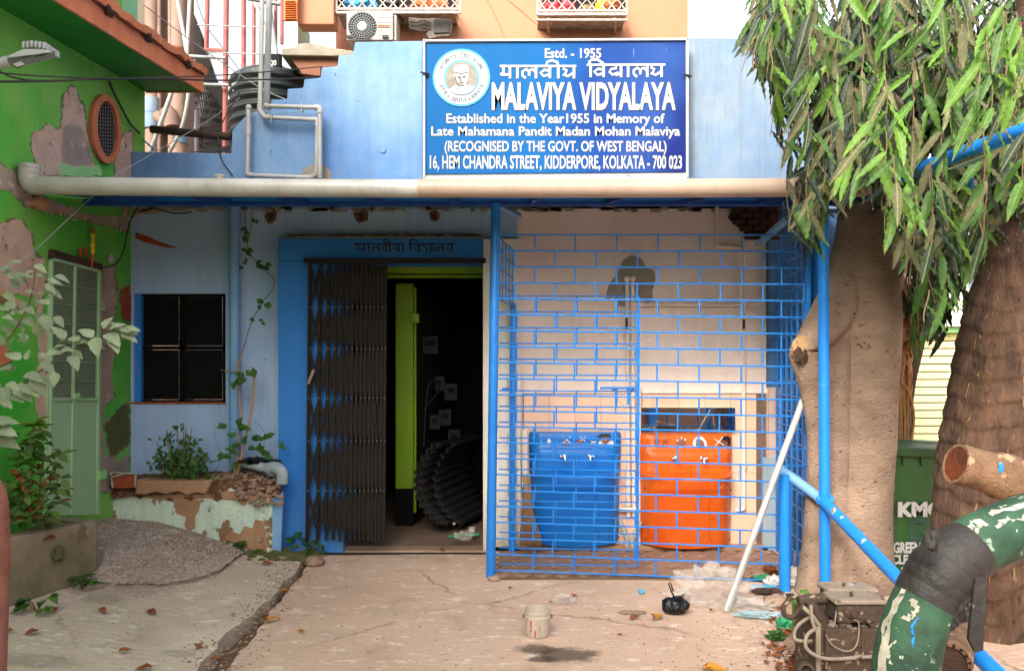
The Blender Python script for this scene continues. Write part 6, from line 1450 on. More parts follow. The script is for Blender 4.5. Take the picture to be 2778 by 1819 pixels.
# crown: hanging twigs with wavy leaves, filling an outline read off the photograph
LM = {}
for mt in ('leaf_dark', 'leaf_green', 'leaf_bright', 'leaf_dusty'):
    LM[mt] = [leaf_mesh('leaf', mt+'_veined', 'long', 18, .020, s_) for s_ in range(4)]
left_b = [(-60, 2030), (0, 2045), (60, 2030), (120, 2015), (180, 2030), (250, 2110), (330, 2140), (420, 2130), (520, 2120), (600, 2125), (660, 2150), (720, 2200), (780, 2230)]
def lb_at(y):
    for (a, b_), (c_, d_) in zip(left_b, left_b[1:]):
        if a <= y <= c_: return b_+(d_-b_)*(y-a)/(c_-a)
    return 2030 if y < 0 else 2240
bot_b = [(2020, 240), (2100, 300), (2130, 600), (2150, 690), (2230, 700), (2260, 560), (2300, 560), (2330, 470), (2360, 560), (2400, 700), (2440, 720), (2470, 830), (2500, 960), (2550, 900), (2600, 850), (2650, 760), (2700, 640), (2800, 600)]
def bb_at(x):
    for (a, b_), (c_, d_) in zip(bot_b, bot_b[1:]):
        if a <= x <= c_: return b_+(d_-b_)*(x-a)/(c_-a)
    return 240 if x < 2020 else 600
leaves = []; tw = MB()
def strand(px, py, Y, length, mats, lean=0, lsize=.19, dens=1.0):
    n_ = max(3, int(length/26*dens)); pts = []
    x_ = px
    for i in range(7):
        t = i/6; pts.append((x_+lean*t*length*.4+6*math.sin(t*4+px), py+length*t, Y-.02*t))
    pp = pathP(pts, 2); tw.tube(pp, .0028, 4, False)
    for i in range(n_):
        t = (i+.5)/n_; p = pp[min(len(pp)-1, int(t*len(pp)))]; sd = 1 if i % 2 else -1
        a = rt.gauss(.45, .28)*sd; d = Vector((math.sin(a)+lean*.25, rt.gauss(-.12, .28), -math.cos(a)))
        up = Vector((sd*.5+rt.gauss(0, .4), -1, .3+rt.gauss(0, .3)))
        sz = lsize*rt.uniform(.7, 1.15)
        mt = rt.choices(list(mats.keys()), list(mats.values()))[0]
        tipy = HY-((p+d.normalized()*sz).z-CAMZ)/p.y*FPX; tipx = HX+(p+d.normalized()*sz).x/p.y*FPX
        if tipy > bb_at(tipx)+45 or tipx < lb_at(tipy)-40: continue
        vis = sz/p.y
        leaves.append((vis, p.y, mt, rt.randrange(4), frame(p, d, up, (sz, sz*rt.uniform(.85, 1.25), sz))))
dark = {'leaf_dark': 6, 'leaf_green': 2.2, 'leaf_dusty': 2.4, 'leaf_bright': .15}  # darker leaf mix puts the crown's inner shade into the colour
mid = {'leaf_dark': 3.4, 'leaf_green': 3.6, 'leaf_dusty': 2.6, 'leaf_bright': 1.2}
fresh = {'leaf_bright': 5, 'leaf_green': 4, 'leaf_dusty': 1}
# back layer fills the mass, then middle, then a few near fresh shoots
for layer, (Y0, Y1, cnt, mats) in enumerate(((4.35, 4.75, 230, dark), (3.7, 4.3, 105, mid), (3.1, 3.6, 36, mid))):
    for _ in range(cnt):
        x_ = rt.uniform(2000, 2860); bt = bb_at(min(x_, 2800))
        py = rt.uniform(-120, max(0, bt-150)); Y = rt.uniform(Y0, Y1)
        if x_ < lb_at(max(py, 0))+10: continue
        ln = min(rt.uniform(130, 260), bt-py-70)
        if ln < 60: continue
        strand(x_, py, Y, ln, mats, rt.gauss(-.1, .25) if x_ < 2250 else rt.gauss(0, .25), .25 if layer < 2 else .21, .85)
for _ in range(110):
    x_ = rt.uniform(2240, 2880); py = rt.uniform(-120, max(0, bb_at(min(x_, 2800))-260)); strand(x_, py, rt.uniform(4.5, 4.95), rt.uniform(160, 240), {'leaf_dark': 6, 'leaf_green': 1}, rt.gauss(0, .3), .27, .9)  # more back strands, dark in colour to deepen the shade between leaves
for x_, py, ln in ((2455, 640, 230), (2500, 700, 230), (2520, 740, 200), (2560, 680, 210), (2590, 620, 210), (2610, 640, 180), (2475, 690, 190), (2540, 760, 170), (2440, 600, 180), (2575, 560, 260)):
    strand(x_, py, rt.uniform(4.5, 5.0), ln, {'leaf_dark': 4, 'leaf_green': 2, 'leaf_dusty': 1}, rt.gauss(0, .12), .26, 1.2)
for x_, py, ln in ((2130, 30, 110), (2060, 60, 120), (2140, 480, 120), (2170, 500, 130), (2200, 520, 120), (2232, 480, 110), (2270, 440, 100), (2150, 520, 110), (2310, 400, 90), (2395, 420, 150), (2425, 500, 150), (2450, 560, 200), (2490, 620, 270), (2530, 600, 240), (2570, 560, 230), (2500, 760, 150), (2620, 500, 180), (2650, 480, 180), (2480, 540, 200), (2555, 700, 150), (2515, 800, 110)):
    strand(x_, py, rt.uniform(3.9, 4.5), ln, mid if x_ > 2300 else {'leaf_dusty': 5, 'leaf_green': 2, 'leaf_dark': 1.5}, -.1 if x_ < 2250 else .05, .235, 1.1)
for x_, py, ln, Y in ((2405, 180, 130, 3.0), (2430, 420, 150, 2.9), (2400, 340, 110, 3.0), (2560, -20, 80, 2.7), (2680, 60, 150, 2.7), (2660, 160, 130, 2.7), (2720, 10, 110, 2.7), (2765, 60, 120, 2.7), (2745, 180, 90, 2.7), (2435, 330, 110, 3.0), (2090, 150, 90, 3.6), (2075, 110, 80, 3.6), (2100, 240, 70, 3.7), (2240, 100, 120, 3.2), (2262, 140, 120, 3.2), (2480, 470, 100, 3.0)):
    strand(x_, py, Y, ln, fresh, rt.gauss(0, .1), .19, 1.0)
kind(tw.build('twigs', 'twig', tree), 'stuff')
leaves.sort(key=lambda l: -l[0])
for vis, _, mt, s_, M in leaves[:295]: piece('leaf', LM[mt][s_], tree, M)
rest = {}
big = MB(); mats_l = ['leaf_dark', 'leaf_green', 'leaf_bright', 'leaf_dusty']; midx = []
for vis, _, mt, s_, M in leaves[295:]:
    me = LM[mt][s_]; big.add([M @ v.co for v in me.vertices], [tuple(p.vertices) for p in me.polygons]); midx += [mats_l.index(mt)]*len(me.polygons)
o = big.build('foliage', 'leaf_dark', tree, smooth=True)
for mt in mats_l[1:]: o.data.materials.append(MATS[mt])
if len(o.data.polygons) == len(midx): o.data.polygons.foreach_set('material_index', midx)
kind(o, 'stuff')
print('LEAVES', len(leaves))

# vines, small dark tree, palm
vt = thing('vine_tangle', 'tangle of dry brown vines hanging beside the mast tree trunk', 'vines', P(2420, 1190, 5.9))
vm = MB(); rv_ = random.Random(31)
for k in range(70):
    x_ = rv_.uniform(2385, 2475); y_ = rv_.uniform(600, 1000); pts = []
    Y = 5.9+rv_.uniform(-.15, .15)
    for i in range(8): x_ += rv_.gauss(0, 11); x_ = max(2378, min(2490-(y_-600)*.04, x_)); pts.append((x_, y_, Y)); y_ += rv_.uniform(15, 45)
    vm.tube(pathP([p for p in pts if p[1] < 1230] if sum(p[1] < 1230 for p in pts) > 2 else pts[:3], 3), rv_.uniform(.004, .011), 5, False)
for k in range(12):
    x_ = 2390+k*7; vm.tube(pathP([(x_, 1230, 5.9), (x_+rv_.gauss(0, 5), 1130, 5.9), (x_+rv_.gauss(0, 7), 1050, 5.85), (x_+rv_.gauss(0, 10), 970, 5.9)], 4), .012, 6, False)
kind(vm.build('vine_stems', 'vine_brown', vt, smooth=True), 'stuff')
vl_ = MB()
for k in range(120):
    p = P(rv_.uniform(2380, 2490), rv_.uniform(640, 930), 5.85+rv_.uniform(-.2, .1)); d = Vector((rv_.gauss(0, .5), rv_.gauss(0, .4), -1)).normalized()
    M = frame(p, d, rdir(rv_), rv_.uniform(.05, .10)); me = LP[0]; vl_.add([M @ v.co for v in me.vertices], [tuple(q.vertices) for q in me.polygons])
kind(vl_.build('dry_leaves', 'leaf_dry', vt), 'stuff')
sd_t = thing('small_tree', 'slim dark leaning tree trunk behind the green wheelie bin', 'tree', P(2440, 1500, 6.3))
trunk(sd_t, [(2435, 1500, 6.3, 26), (2440, 1200, 6.3, 26), (2456, 1060, 6.3, 24), (2478, 940, 6.3, 26), (2492, 850, 6.3, 24), (2508, 740, 6.3, 18), (2520, 620, 6.3, 16), (2540, 400, 6.3, 12)], 'dark_bark', 'trunk', 20, .08)
MB().tube(pathP([(2495, 900, 6.3), (2530, 860, 6.28), (2545, 845, 6.25)], 4), .02, 8).build('branch', 'dark_bark', sd_t, smooth=True)
palm = thing('palm_tree', 'thick fibrous palm trunk leaning in from the right edge', 'palm tree', P(2670, 1800, 4.3))
pr = [(2680, 1950, 4.3, 128), (2672, 1800, 4.3, 122), (2668, 1650, 4.3, 120), (2668, 1500, 4.3, 122), (2676, 1350, 4.3, 122), (2694, 1200, 4.3, 124), (2716, 1050, 4.3, 122), (2742, 900, 4.3, 118), (2768, 750, 4.3, 108), (2795, 600, 4.3, 102), (2825, 430, 4.3, 98), (2850, 200, 4.3, 92), (2880, -200, 4.3, 86)]
p_, r_ = pathPR(pr, 26); vs = []; seg = 56
for i, p in enumerate(p_):
    for k in range(seg):
        a = 2*math.pi*k/seg; d = Vector((math.cos(a), math.sin(a), 0)); h_ = p.z*7.5+.35*math.sin(a*2)+.25*noise.noise(d*2+Vector((0, 0, p.z)))
        ring_ = (h_-math.floor(h_)); f_ = 1+.06*(1-ring_)*(1 if ring_ > .12 else ring_*8)+.02*noise.noise(Vector((a*11, 0, p.z*3)))+.05*noise.noise(d*2.2+Vector((0, 0, p.z*1.6)))
        vs.append(p+d*r_[i]*f_)
n_ = len(p_); MB().add(vs, [(i*seg+k, i*seg+(k+1) % seg, (i+1)*seg+(k+1) % seg, (i+1)*seg+k) for i in range(n_-1) for k in range(seg)]).build('trunk', 'palm_bark', palm, smooth=True, auto=70)
fb = MB()
for k in range(90):       # torn fibres and leaf scars
    i = rv_.randrange(n_); a = rv_.uniform(3.0, 6.4); d = Vector((math.cos(a), math.sin(a), 0)); p = p_[i]+d*r_[i]*1.02
    fb.tube([p, p+Vector((rv_.gauss(0, .012), rv_.gauss(0, .004), -rv_.uniform(.03, .09)))+d*.012], .0016, 4, False)
kind(fb.build('bark_fibres', 'vine_brown', palm), 'stuff')

# ------------------------------------------------------------------ wheelie bin
YN = 5.3; wb = thing('wheelie_bin', 'green wheelie bin with white lettering between the two trunks', 'bin', P(2480, 1568, YN))
MB().hexa([P(2402, 1560, YN+.03), P(2600, 1560, YN+.03), P(2622, 1232, YN), P(2388, 1228, YN), P(2402, 1540, YN+.5), P(2600, 1540, YN+.5), P(2625, 1225, YN+.62), P(2390, 1220, YN+.62)]).build('body', 'bin_green', wb, bevel=.02)
MB().hexa([P(2384, 1236, YN-.03), P(2628, 1245, YN-.03), P(2628, 1222, YN-.03), P(2384, 1208, YN-.03), P(2384, 1215, YN+.6), P(2628, 1215, YN+.6), P(2628, 1200, YN+.65), P(2384, 1185, YN+.65)]).build('lid', 'bin_dark', wb, bevel=.012)
MB().tube([P(2388, 1196, YN+.4), P(2548, 1208, YN+.4)], .022, 10).build('hinge_bar', 'bin_dark', wb, smooth=True)
for px in (2405, 2450, 2500, 2550): MB().bar(P(px, 1240, YN-.008), P(px, 1262, YN-.002), .012, .02).build('rib', 'bin_dark', wb)
text_part('lettering', 'KMC', (2436, 1360, 2558, 1402), YN-.008, 'sign_white', wb, bold=.06)
text_part('lettering', 'GREEN', (2424, 1469, 2498, 1500), YN+.004, 'sign_white', wb, bold=.045)
text_part('lettering', 'CLEAN', (2420, 1503, 2500, 1530), YN+.006, 'sign_white', wb, bold=.045)
text_part('lettering', 'S', (2444, 1536, 2462, 1556), YN+.01, 'sign_white', wb, bold=.045)
cr_ = MB()
for a, b_ in (((2470, 1405), (2522, 1413)), ((2470, 1405), (2466, 1465)), ((2466, 1465), (2514, 1472)), ((2522, 1413), (2514, 1472)), ((2478, 1414), (2512, 1419)), ((2478, 1414), (2474, 1456)), ((2474, 1456), (2508, 1461)), ((2512, 1419), (2508, 1461)), ((2470, 1411), (2520, 1418)), ((2468, 1459), (2514, 1466))):
    cr_.tube([P(*a, YN-.003), P(*b_, YN-.003)], .0022, 5)
for k in range(6): a = k*1.05; cr_.tube([P(2493+8*math.cos(a), 1438+10*math.sin(a), YN-.003), P(2493+3*math.cos(a+.8), 1438+4*math.sin(a+.8), YN-.003)], .002, 5)
cr_.build('printed_crest', 'sign_grey_ink', wb)
MB().lathe(P(2420, 1568, YN+.5), [(.1, -.02), (.1, .02)], 20, (1, 0, 0)).build('wheel', 'black_panel', wb)

# ------------------------------------------------------------------ posts and handrail
tp_ = thing('blue_post', 'tall blue steel post standing in front of the mast tree trunk', 'post', P(2239, 1595, 4.75))
MB().tube([P(2233, 560, 4.75), P(2239, 1600, 4.75)], .034, 18).build('tube', 'rail_blue', tp_, smooth=True)
b2 = thing('blue_post', 'tall blue gate post at the right rear corner of the cage', 'post', P(2205, 1400, 5.5))
MB().bar(P(2200, 620, 5.35), P(2198, 1560, 5.35), .045, .045).build('tube', 'rail_blue', b2, bevel=.003)
MB().bar(P(2215, 620, 5.7), P(2213, 1540, 5.7), .05, .05).build('tube', 'rail_blue', b2, bevel=.003)
hr = thing('handrail', 'sloping blue pipe handrail on short posts running towards the lower right', 'handrail', P(2129, 1600, 5.05))
MB().tube([P(2129, 1285, 5.05), P(2129, 1602, 5.05)], .037, 18).build('post', 'rail_blue', hr, smooth=True)
MB().tube([P(2118, 1272, 5.1), P(2160, 1303, 5.02), P(2226, 1352, 4.85)], .033, 18).build('rail', 'pvc_blue', hr, smooth=True)
MB().tube([P(2236, 1360, 4.72), P(2440, 1572, 3.9), P(2570, 1697, 3.35), P(2760, 1878, 2.9)], [.036]*4, 18).build('rail', 'rail_blue', hr, smooth=True)
MB().tube([P(2440, 1575, 3.95), P(2440, 1900, 3.95)], .02, 10).build('post', 'rail_blue', hr, smooth=True)
MB().blob(P(2240, 1356, 4.75), (.05, .04, .035), 2, .5, 3, 1).build('weld', 'rail_blue', hr)
for px, py, Y in ((2262, 1386, 4.58), (2286, 1410, 4.5), (2345, 1472, 4.25)): MB().blob(P(px, py, Y-.035), (.018, .006, .024), 2, .4, 2, px).build('paint_chip', 'white_flake', hr)
ub = thing('blue_pipe', 'bright blue pipe slanting up through the leaves at the right edge', 'pipe', P(2630, 410, 3.7))
MB().tube([P(2440, 478, 4.3), P(2630, 408, 3.7), P(2860, 325, 3.2)], [.036]*3, 18).build('tube', 'rail_blue', ub, smooth=True)
MB().tube([P(2632, 425, 3.75), P(2640, 640, 4.6)], .012, 8).build('hanger', 'rail_blue', ub, smooth=True)
pole = thing('white_pole', 'long white PVC pole leaning against the right corner of the cage', 'pole', P(1970, 1655, 4.6))
MB().tube([P(1970, 1657, 4.6), P(2085, 1340, 4.85), P(2178, 1085, 5.08)], [.021, .0215, .021], 16).build('tube', 'pvc_white', pole, smooth=True)
MB().tube([P(1968, 1657, 4.59), P(2140, 1190, 4.95)], .017, 12).build('tube', 'pvc_white', pole, smooth=True)

# ------------------------------------------------------------------ big green pipe and rusty pipes in the foreground
gpi = thing('bent_pipe', 'huge green painted pipe elbow bound with black tape in the right foreground', 'pipe', P(2400, 1819, 2.3))
pts = [(2440, 2300, 2.30, 84), (2444, 2050, 2.30, 84), (2450, 1900, 2.30, 84), (2459, 1790, 2.30, 83), (2480, 1700, 2.30, 81), (2514, 1618, 2.30, 79), (2562, 1546, 2.30, 79), (2625, 1490, 2.31, 78), (2700, 1452, 2.33, 77), (2800, 1414, 2.36, 77), (3050, 1340, 2.46, 77)]
def sub(pts, a, b_):
    q = catmull(pts, 10); return q[int(a*len(q)):int(b_*len(q))]
q = catmull(pts, 10)
def gtube(q, extra, mat, nm, nz_=.0):
    P3 = [P(a, b_, c) for a, b_, c, d in q]; R = [d/FPX*c+extra for a, b_, c, d in q]
    return MB().tube(P3, R, 40, True, nz_, 9).build(nm, mat, gpi, smooth=True)
gtube(q[:54], 0, 'pipe_green', 'lower_pipe', .01); gtube(q[66:], 0, 'pipe_green', 'upper_pipe', .01)
nT = 0
for a, b_, e_ in ((49, 56, .004), (53, 59, .007), (56, 63, .010), (60, 66, .007), (63, 69, .005), (66, 72, .004)):
    qq = q[a:b_]; P3 = [P(x, y, c) for x, y, c, d in qq]; 
    R = [d/FPX*c+e_*(.4+.6*math.sin(math.pi*i/(len(qq)-1))) for i, (x, y, c, d) in enumerate(qq)]
    # tape wound at a slant
    m_ = MB(); m_.tube(P3, R, 40, True, .03, 6); m_.build('tape_wrap', 'tape_black', gpi, smooth=True)
MB().add([P(2640, 1560, 2.22), P(2668, 1562, 2.22), P(2668, 1640, 2.21), P(2660, 1760, 2.2), P(2640, 1765, 2.2), P(2622, 1730, 2.2), P(2630, 1640, 2.21)], [(0, 1, 2, 3, 4, 5, 6)]).build('tape_tail', 'tape_black', gpi)
sd = bpy.context.scene.objects['tape_tail'].modifiers.new('t', 'SOLIDIFY'); sd.thickness = .012
MB().blob(P(2528, 1465, 2.16), (.02, .02, .03), 2, .6, 3, 1).build('tape_flap', 'tape_black', gpi, smooth=True)
MB().blob(P(2590, 1655, 2.24), (.035, .02, .05), 3, .6, 3, 9).build('tape_flap', 'tape_black', gpi, smooth=True)
def on_pipe(i, ang, off=.001):
    a0 = P(*q[i][:3]); t = (P(*q[min(i+1, len(q)-1)][:3])-P(*q[max(i-1, 0)][:3])).normalized(); back = Vector((0, -1, 0)); sd_ = t.cross(back).normalized(); bk_ = sd_.cross(t)
    if bk_.y > 0: bk_ = -bk_
    r_ = q[i][3]/FPX*q[i][2]+off; return a0+(sd_*math.sin(ang)+bk_*math.cos(ang))*r_
def flake(i0, i1, a0, a1, seed, mat='white_flake'):
    r_ = random.Random(seed); pts = []
    for k in range(14):
        u = k/13; pts.append((i0+(i1-i0)*u, a0+r_.uniform(-.05, .05)+.08*math.sin(u*5+seed)))
    for k in range(14):
        u = 1-k/13; pts.append((i0+(i1-i0)*u, a1+r_.uniform(-.08, .08)+.1*math.sin(u*6+seed)))
    n_ = 14; m = MB()
    vs = [on_pipe(int(round(p[0])), p[1], .0022) for p in pts]; fs = [(k, k+1, 2*n_-2-k, 2*n_-1-k) for k in range(n_-1)]
    m.add(vs, fs); m.build('paint_flake', mat, gpi)
SG = 1 if on_pipe(40, 1.2).x < on_pipe(40, -1.2).x else -1
for a in ((24, 49, 1.15, 1.45, 1), (30, 36, .98, 1.08, 2), (76, 86, .60, .74, 3), (78, 92, .98, 1.2, 4), (42, 48, .7, .85, 5), (71, 75, .8, 1.2, 8)): flake(a[0], a[1], SG*a[2], SG*a[3], a[4])
flake(36, 44, SG*.50, SG*.55, 7, 'rail_blue')
rpp = thing('rusty_pipe', 'rust brown pipe stub with an open ribbed mouth at the right edge', 'pipe', P(2640, 1290, 3.1))
ax = (P(2850, 1328, 3.02)-P(2590, 1255, 3.0)).normalized(); c0 = P(2592, 1256, 3.0)
rad = 54/FPX*3.0
pf_ = [(rad*.86, .06), (rad*.86, .0), (rad, .0), (rad, .02), (rad*1.04, .025), (rad, .03), (rad*1.03, .045), (rad, .05), (rad*1.03, .065), (rad*1.01, .07), (rad*1.03, .12), (rad*1.10, .17), (rad*1.18, .18), (rad*1.2, .24), (rad*1.12, .245), (rad*1.1, .26), (rad*1.12, .8)]
MB().lathe(c0, pf_, 44, ax, True).build('pipe', 'rust_orange', rpp, smooth=True, auto=40)
MB().lathe(c0, [(rad*.85, .35), (rad*.85, .003)], 44, ax).build('inside', 'rust_inside', rpp)
MB().blob(c0+ax*.14+Vector((-.0, -rad*1.03, .03)), (.012, .004, .022), 2, .4, 2, 2).build('paint_mark', 'rail_blue', rpp)
rp2 = thing('rusty_pipe', 'rusty ribbed pipe end lying at the bottom right under the blue handrail', 'pipe', P(2580, 1790, 3.0))
ax = (P(2600, 1700, 3.35)-P(2578, 1795, 2.9)).normalized(); c0 = P(2577, 1795, 2.95); rad = 52/FPX*2.95
MB().lathe(c0, [(rad*.8, .04), (rad*.8, 0), (rad, 0), (rad, .03), (rad*1.05, .04), (rad, .05), (rad*1.02, .2), (rad, .6)], 40, ax, True).build('pipe', 'rust_orange', rp2, smooth=True, auto=40)
MB().lathe(c0, [(rad*.78, .3), (rad*.78, .012)], 40, ax).build('inside', 'dark_bark', rp2)
for k in range(16):
    a = k*math.pi/8; qd = Vector((0, 0, 1)).rotation_difference(ax); MB().lathe(c0+qd @ Vector((rad*.9*math.cos(a), rad*.9*math.sin(a), -.002)), [(.006, 0), (.006, .004)], 8, -ax).build('bolt_hole', 'dark_inside', rp2)

# ------------------------------------------------------------------ old engine block
YM = 3.35; en = thing('engine_block', 'dusty old engine block with two rocker covers and loose pipes at the lower right', 'engine', P(2300, 1885, YM))
def ebox(x0, y0, x1, y1, Ya_, Yb_, nm, mat='machine', bv=.008): return MB().box(XX(x0, Ya_), XX(x1, Ya_), Ya_, Yb_, ZZ(y1, Ya_), ZZ(y0, Ya_)).build(nm, mat, en, bevel=bv)
ebox(2240, 1705, 2420, 1910, YM-.12, YM+.25, 'crankcase'); ebox(2250, 1776, 2415, 1910, YM-.135, YM-.12, 'side_plate', 'machine', .004)
ebox(2214, 1700, 2240, 1910, YM-.10, YM+.15, 'end_cover')
ebox(2215, 1700, 2228, 1910, YM-.112, YM-.10, 'cover_rib', 'machine_top', .003)
ebox(2272, 1642, 2408, 1690, YM-.11, YM+.02, 'cylinder_head'); ebox(2266, 1628, 2414, 1642, YM-.12, YM+.03, 'rocker_cover', 'machine_top', .012)
ebox(2278, 1690, 2300, 1706, YM-.11, YM-.02, 'head_foot'); ebox(2360, 1690, 2400, 1706, YM-.11, YM-.02, 'head_foot')
ebox(2252, 1612, 2384, 1660, YM+.12, YM+.24, 'cylinder_head'); ebox(2246, 1598, 2388, 1612, YM+.11, YM+.25, 'rocker_cover', 'machine_top', .012)
MB().lathe(P(2262, 1596, YM+.2), [(.035, 0), (.035, .012), (.02, .014)], 20).build('filler_cap', 'machine_top', en, smooth=True)
for px, y0_, y1_, Y in ((2290, 1580, 1625, YM+.16), (2310, 1605, 1660, YM-.06), (2308, 1592, 1604, YM+.18)):
    MB().tube([P(px, y1_, Y), P(px-1, y0_, Y)], .007, 10).build('stud', 'machine', en, smooth=True); MB().lathe(P(px, y1_-14, Y), [(.014, 0), (.014, .014)], 6).build('nut', 'grey_metal', en)
for px, py in ((2348, 1676), (2310, 1660)): MB().lathe(P(px, py, YM-.112), [(.022 if px == 2348 else .03, 0), (.02, .01), (.013, .012), (.013, .03)], 6 if px == 2348 else 18, (0, -1, 0)).build('cap_bolt', 'machine', en)
for px in (2262, 2344, 2390, 2258, 2300):
    MB().lathe(P(px, 1702, YM-.08), [(.018, 0), (.018, .016), (.009, .018), (.009, .032)], 6).build('head_nut', 'machine_top', en)
MB().lathe(P(2328, 1738, YM-.121), [(.03, 0), (.024, .004)], 20, (0, -1, 0)).build('round_boss', 'machine', en)
MB().lathe(P(2185, 1812, YM-.15), [(.032, 0), (.032, .06), (.022, .06), (.02, .02)], 20, (-.3, -1, .2)).build('outlet_stub', 'machine', en, smooth=True)
MB().tube(pathP([(2395, 1620, YM+.1), (2300, 1625, YM-.02), (2220, 1620, YM), (2160, 1615, YM), (2128, 1640, YM), (2128, 1665, YM), (2150, 1672, YM), (2172, 1648, YM)], 6), .011, 10).build('fuel_hose', 'machine', en, smooth=True)
MB().tube(pathP([(2165, 1628, YM), (2200, 1625, YM), (2245, 1622, YM), (2252, 1618, YM)], 4), .026, 14).build('exhaust_stub', 'machine', en, smooth=True)
MB().tube([P(2198, 1630, YM-.05), P(2228, 1680, YM-.05), P(2238, 1705, YM-.05)], [.018, .03, .02], 12).build('injector', 'machine', en, smooth=True)
MB().tube([P(2175, 1642, YM-.06), P(2205, 1670, YM-.08), P(2225, 1700, YM-.08)], .009, 8).build('injector_pipe', 'machine_top', en, smooth=True)
for pts in ([(2198, 1672, YM-.05), (2170, 1690, YM-.05), (2155, 1715, YM-.08), (2162, 1735, YM-.1), (2205, 1738, YM-.12)], [(2210, 1705, YM-.1), (2188, 1725, YM-.14), (2190, 1760, YM-.15), (2240, 1785, YM-.16), (2330, 1782, YM-.15), (2400, 1778, YM-.15)], [(2200, 1640, YM-.07), (2203, 1680, YM-.09), (2215, 1712, YM-.1)]):
    MB().tube(pathP(pts, 6), .008, 8).build('oil_pipe', 'machine_top', en, smooth=True)
for pts in ([(2240, 1720, YM-.14), (2260, 1750, YM-.15), (2300, 1765, YM-.15), (2325, 1745, YM-.15), (2330, 1690, YM-.13), (2315, 1680, YM-.13)], [(2270, 1600, YM), (2268, 1660, YM-.1), (2262, 1700, YM-.13)]):
    MB().tube(pathP(pts, 6), .003, 6).build('tie_string', 'machine_top', en, smooth=True)
ebox(2338, 1705, 2344, 1776, YM-.128, YM-.12, 'casting_rib', 'machine', .001)
gb = thing('green_canister', 'scratched green canister standing behind the engine block', 'canister', P(2180, 1740, 3.75))
MB().lathe(P(2182, 1745, 3.75), [(.03, 0), (.058, .01), (.06, .03), (.06, .20), (.05, .235), (.025, .25), (.02, .27)], 24).build('body', 'bottle_green', gb, smooth=True)
# slab of stone under it
sl_ = MB().hexa([P(2120, 1745, 3.6), P(2215, 1800, 3.35), P(2215, 1765, 3.35), P(2135, 1725, 3.6), P(2160, 1715, 4.0), P(2230, 1740, 3.8), P(2230, 1725, 3.8), P(2165, 1700, 4.0)]); tag(sl_.build('stone_slab', 'stone', bevel=.015), 'broken pale stone slab beside the engine block', 'stone')

# ------------------------------------------------------------------ things on the ground
bkt = thing('bucket', 'small dirty white plastic bucket standing on the yard', 'bucket', G(1458, 1722))
b0 = G(1458, 1722); b0.z = 0
MB().lathe(b0, [(.0, .004), (.062, .0), (.065, .004), (.0705, .105), (.075, .107), (.075, .118), (.0715, .12), (.0715, .132), (.077, .134), (.0775, .150), (.073, .150), (.071, .13), (.0665, .012), (.001, .01)], 36, (0, 0, 1), True).build('body', 'bucket_white', bkt, smooth=True, auto=35)
for s_ in (-1, 1): MB().obox(b0+Vector((s_*.079, 0, .108)), (.006, 0, 0), (0, .01, 0), (0, 0, .009)).build('handle_lug', 'brick_red', bkt, bevel=.003)
for k in range(5):
    a = math.radians(-90+rt.uniform(-55, 55)); z_ = rt.uniform(.03, .09); MB().obox(b0+Vector((math.cos(a)*.0695, math.sin(a)*.0695, z_)), Vector((-math.sin(a), math.cos(a), 0))*.004, Vector((math.cos(a), math.sin(a), 0))*.0015, (0, 0, .018)).build('paint_drip', 'white_flake' if k % 2 else 'cloth_red', bkt)
gb_ = G(1832, 1660)
bg_ = thing('black_bag', 'small knotted black plastic bag on the ground', 'bag', gb_)
MB().blob(gb_+Vector((0, 0, .042)), (.082, .065, .052), 4, .26, 2.0, 8, flat=-.041).build('sack', 'bag_black', bg_, smooth=True)
kn = gb_+Vector((0, 0, .085)); MB().blob(kn, (.02, .016, .014), 2, .5, 3, 3).build('knot', 'bag_black', bg_, smooth=True)
MB().tube([kn, kn+Vector((-.025, 0, .045)), kn+Vector((-.042, 0, .095)), kn+Vector((-.03, 0, .1)), kn+Vector((-.012, 0, .045))], [.006, .005, .004, .004, .005], 6).build('ear', 'bag_black', bg_, smooth=True)
MB().tube([kn, kn+Vector((.03, 0, .014)), kn+Vector((.055, 0, .03)), kn+Vector((.06, 0, .02)), kn+Vector((.03, 0, .004))], [.005, .005, .004, .003, .004], 6).build('ear', 'bag_black', bg_, smooth=True)
def crumple(nm, label, px, py, rad, mat, seed, amp=.9, sub=4, cat='plastic bag', dz=.3):
    g_ = G(px, py); o = MB().blob(g_+Vector((0, 0, rad[2]*dz)), rad, sub, amp, 3.2, seed, flat=-rad[2]*dz+.002).build(nm, mat, None, smooth=True, auto=25); tag(o, label, cat); return o
crumple('clear_bag', 'big crumpled clear plastic bag against the foot of the white pole', 1935, 1632, (.20, .12, .14), 'clear_plastic', 5, .75, 4, dz=.55)
crumple('clear_bag', 'flattened clear plastic bag right of the white pole', 2035, 1650, (.13, .08, .04), 'clear_plastic', 7, 1.0)
crumple('clear_wrapper', 'torn bluish clear wrapper lying right of the white pole foot', 2060, 1668, (.13, .05, .015), 'clear_blue_plastic', 3, .8)
crumple('clear_wrapper', 'small crumpled clear wrapper on the ground behind the bucket', 1530, 1632, (.065, .05, .035), 'clear_plastic', 9, .8)
crumple('paper_scrap', 'flat dusty paper scrap left of the black bag', 1716, 1660, (.085, .035, .006), 'stone', 2, .5, 3, 'litter')
crumple('blue_scrap', 'tiny blue plastic scrap on the ground left of the black bag', 1740, 1607, (.025, .02, .018), 'junk_blue', 4, .9, 2, 'litter')
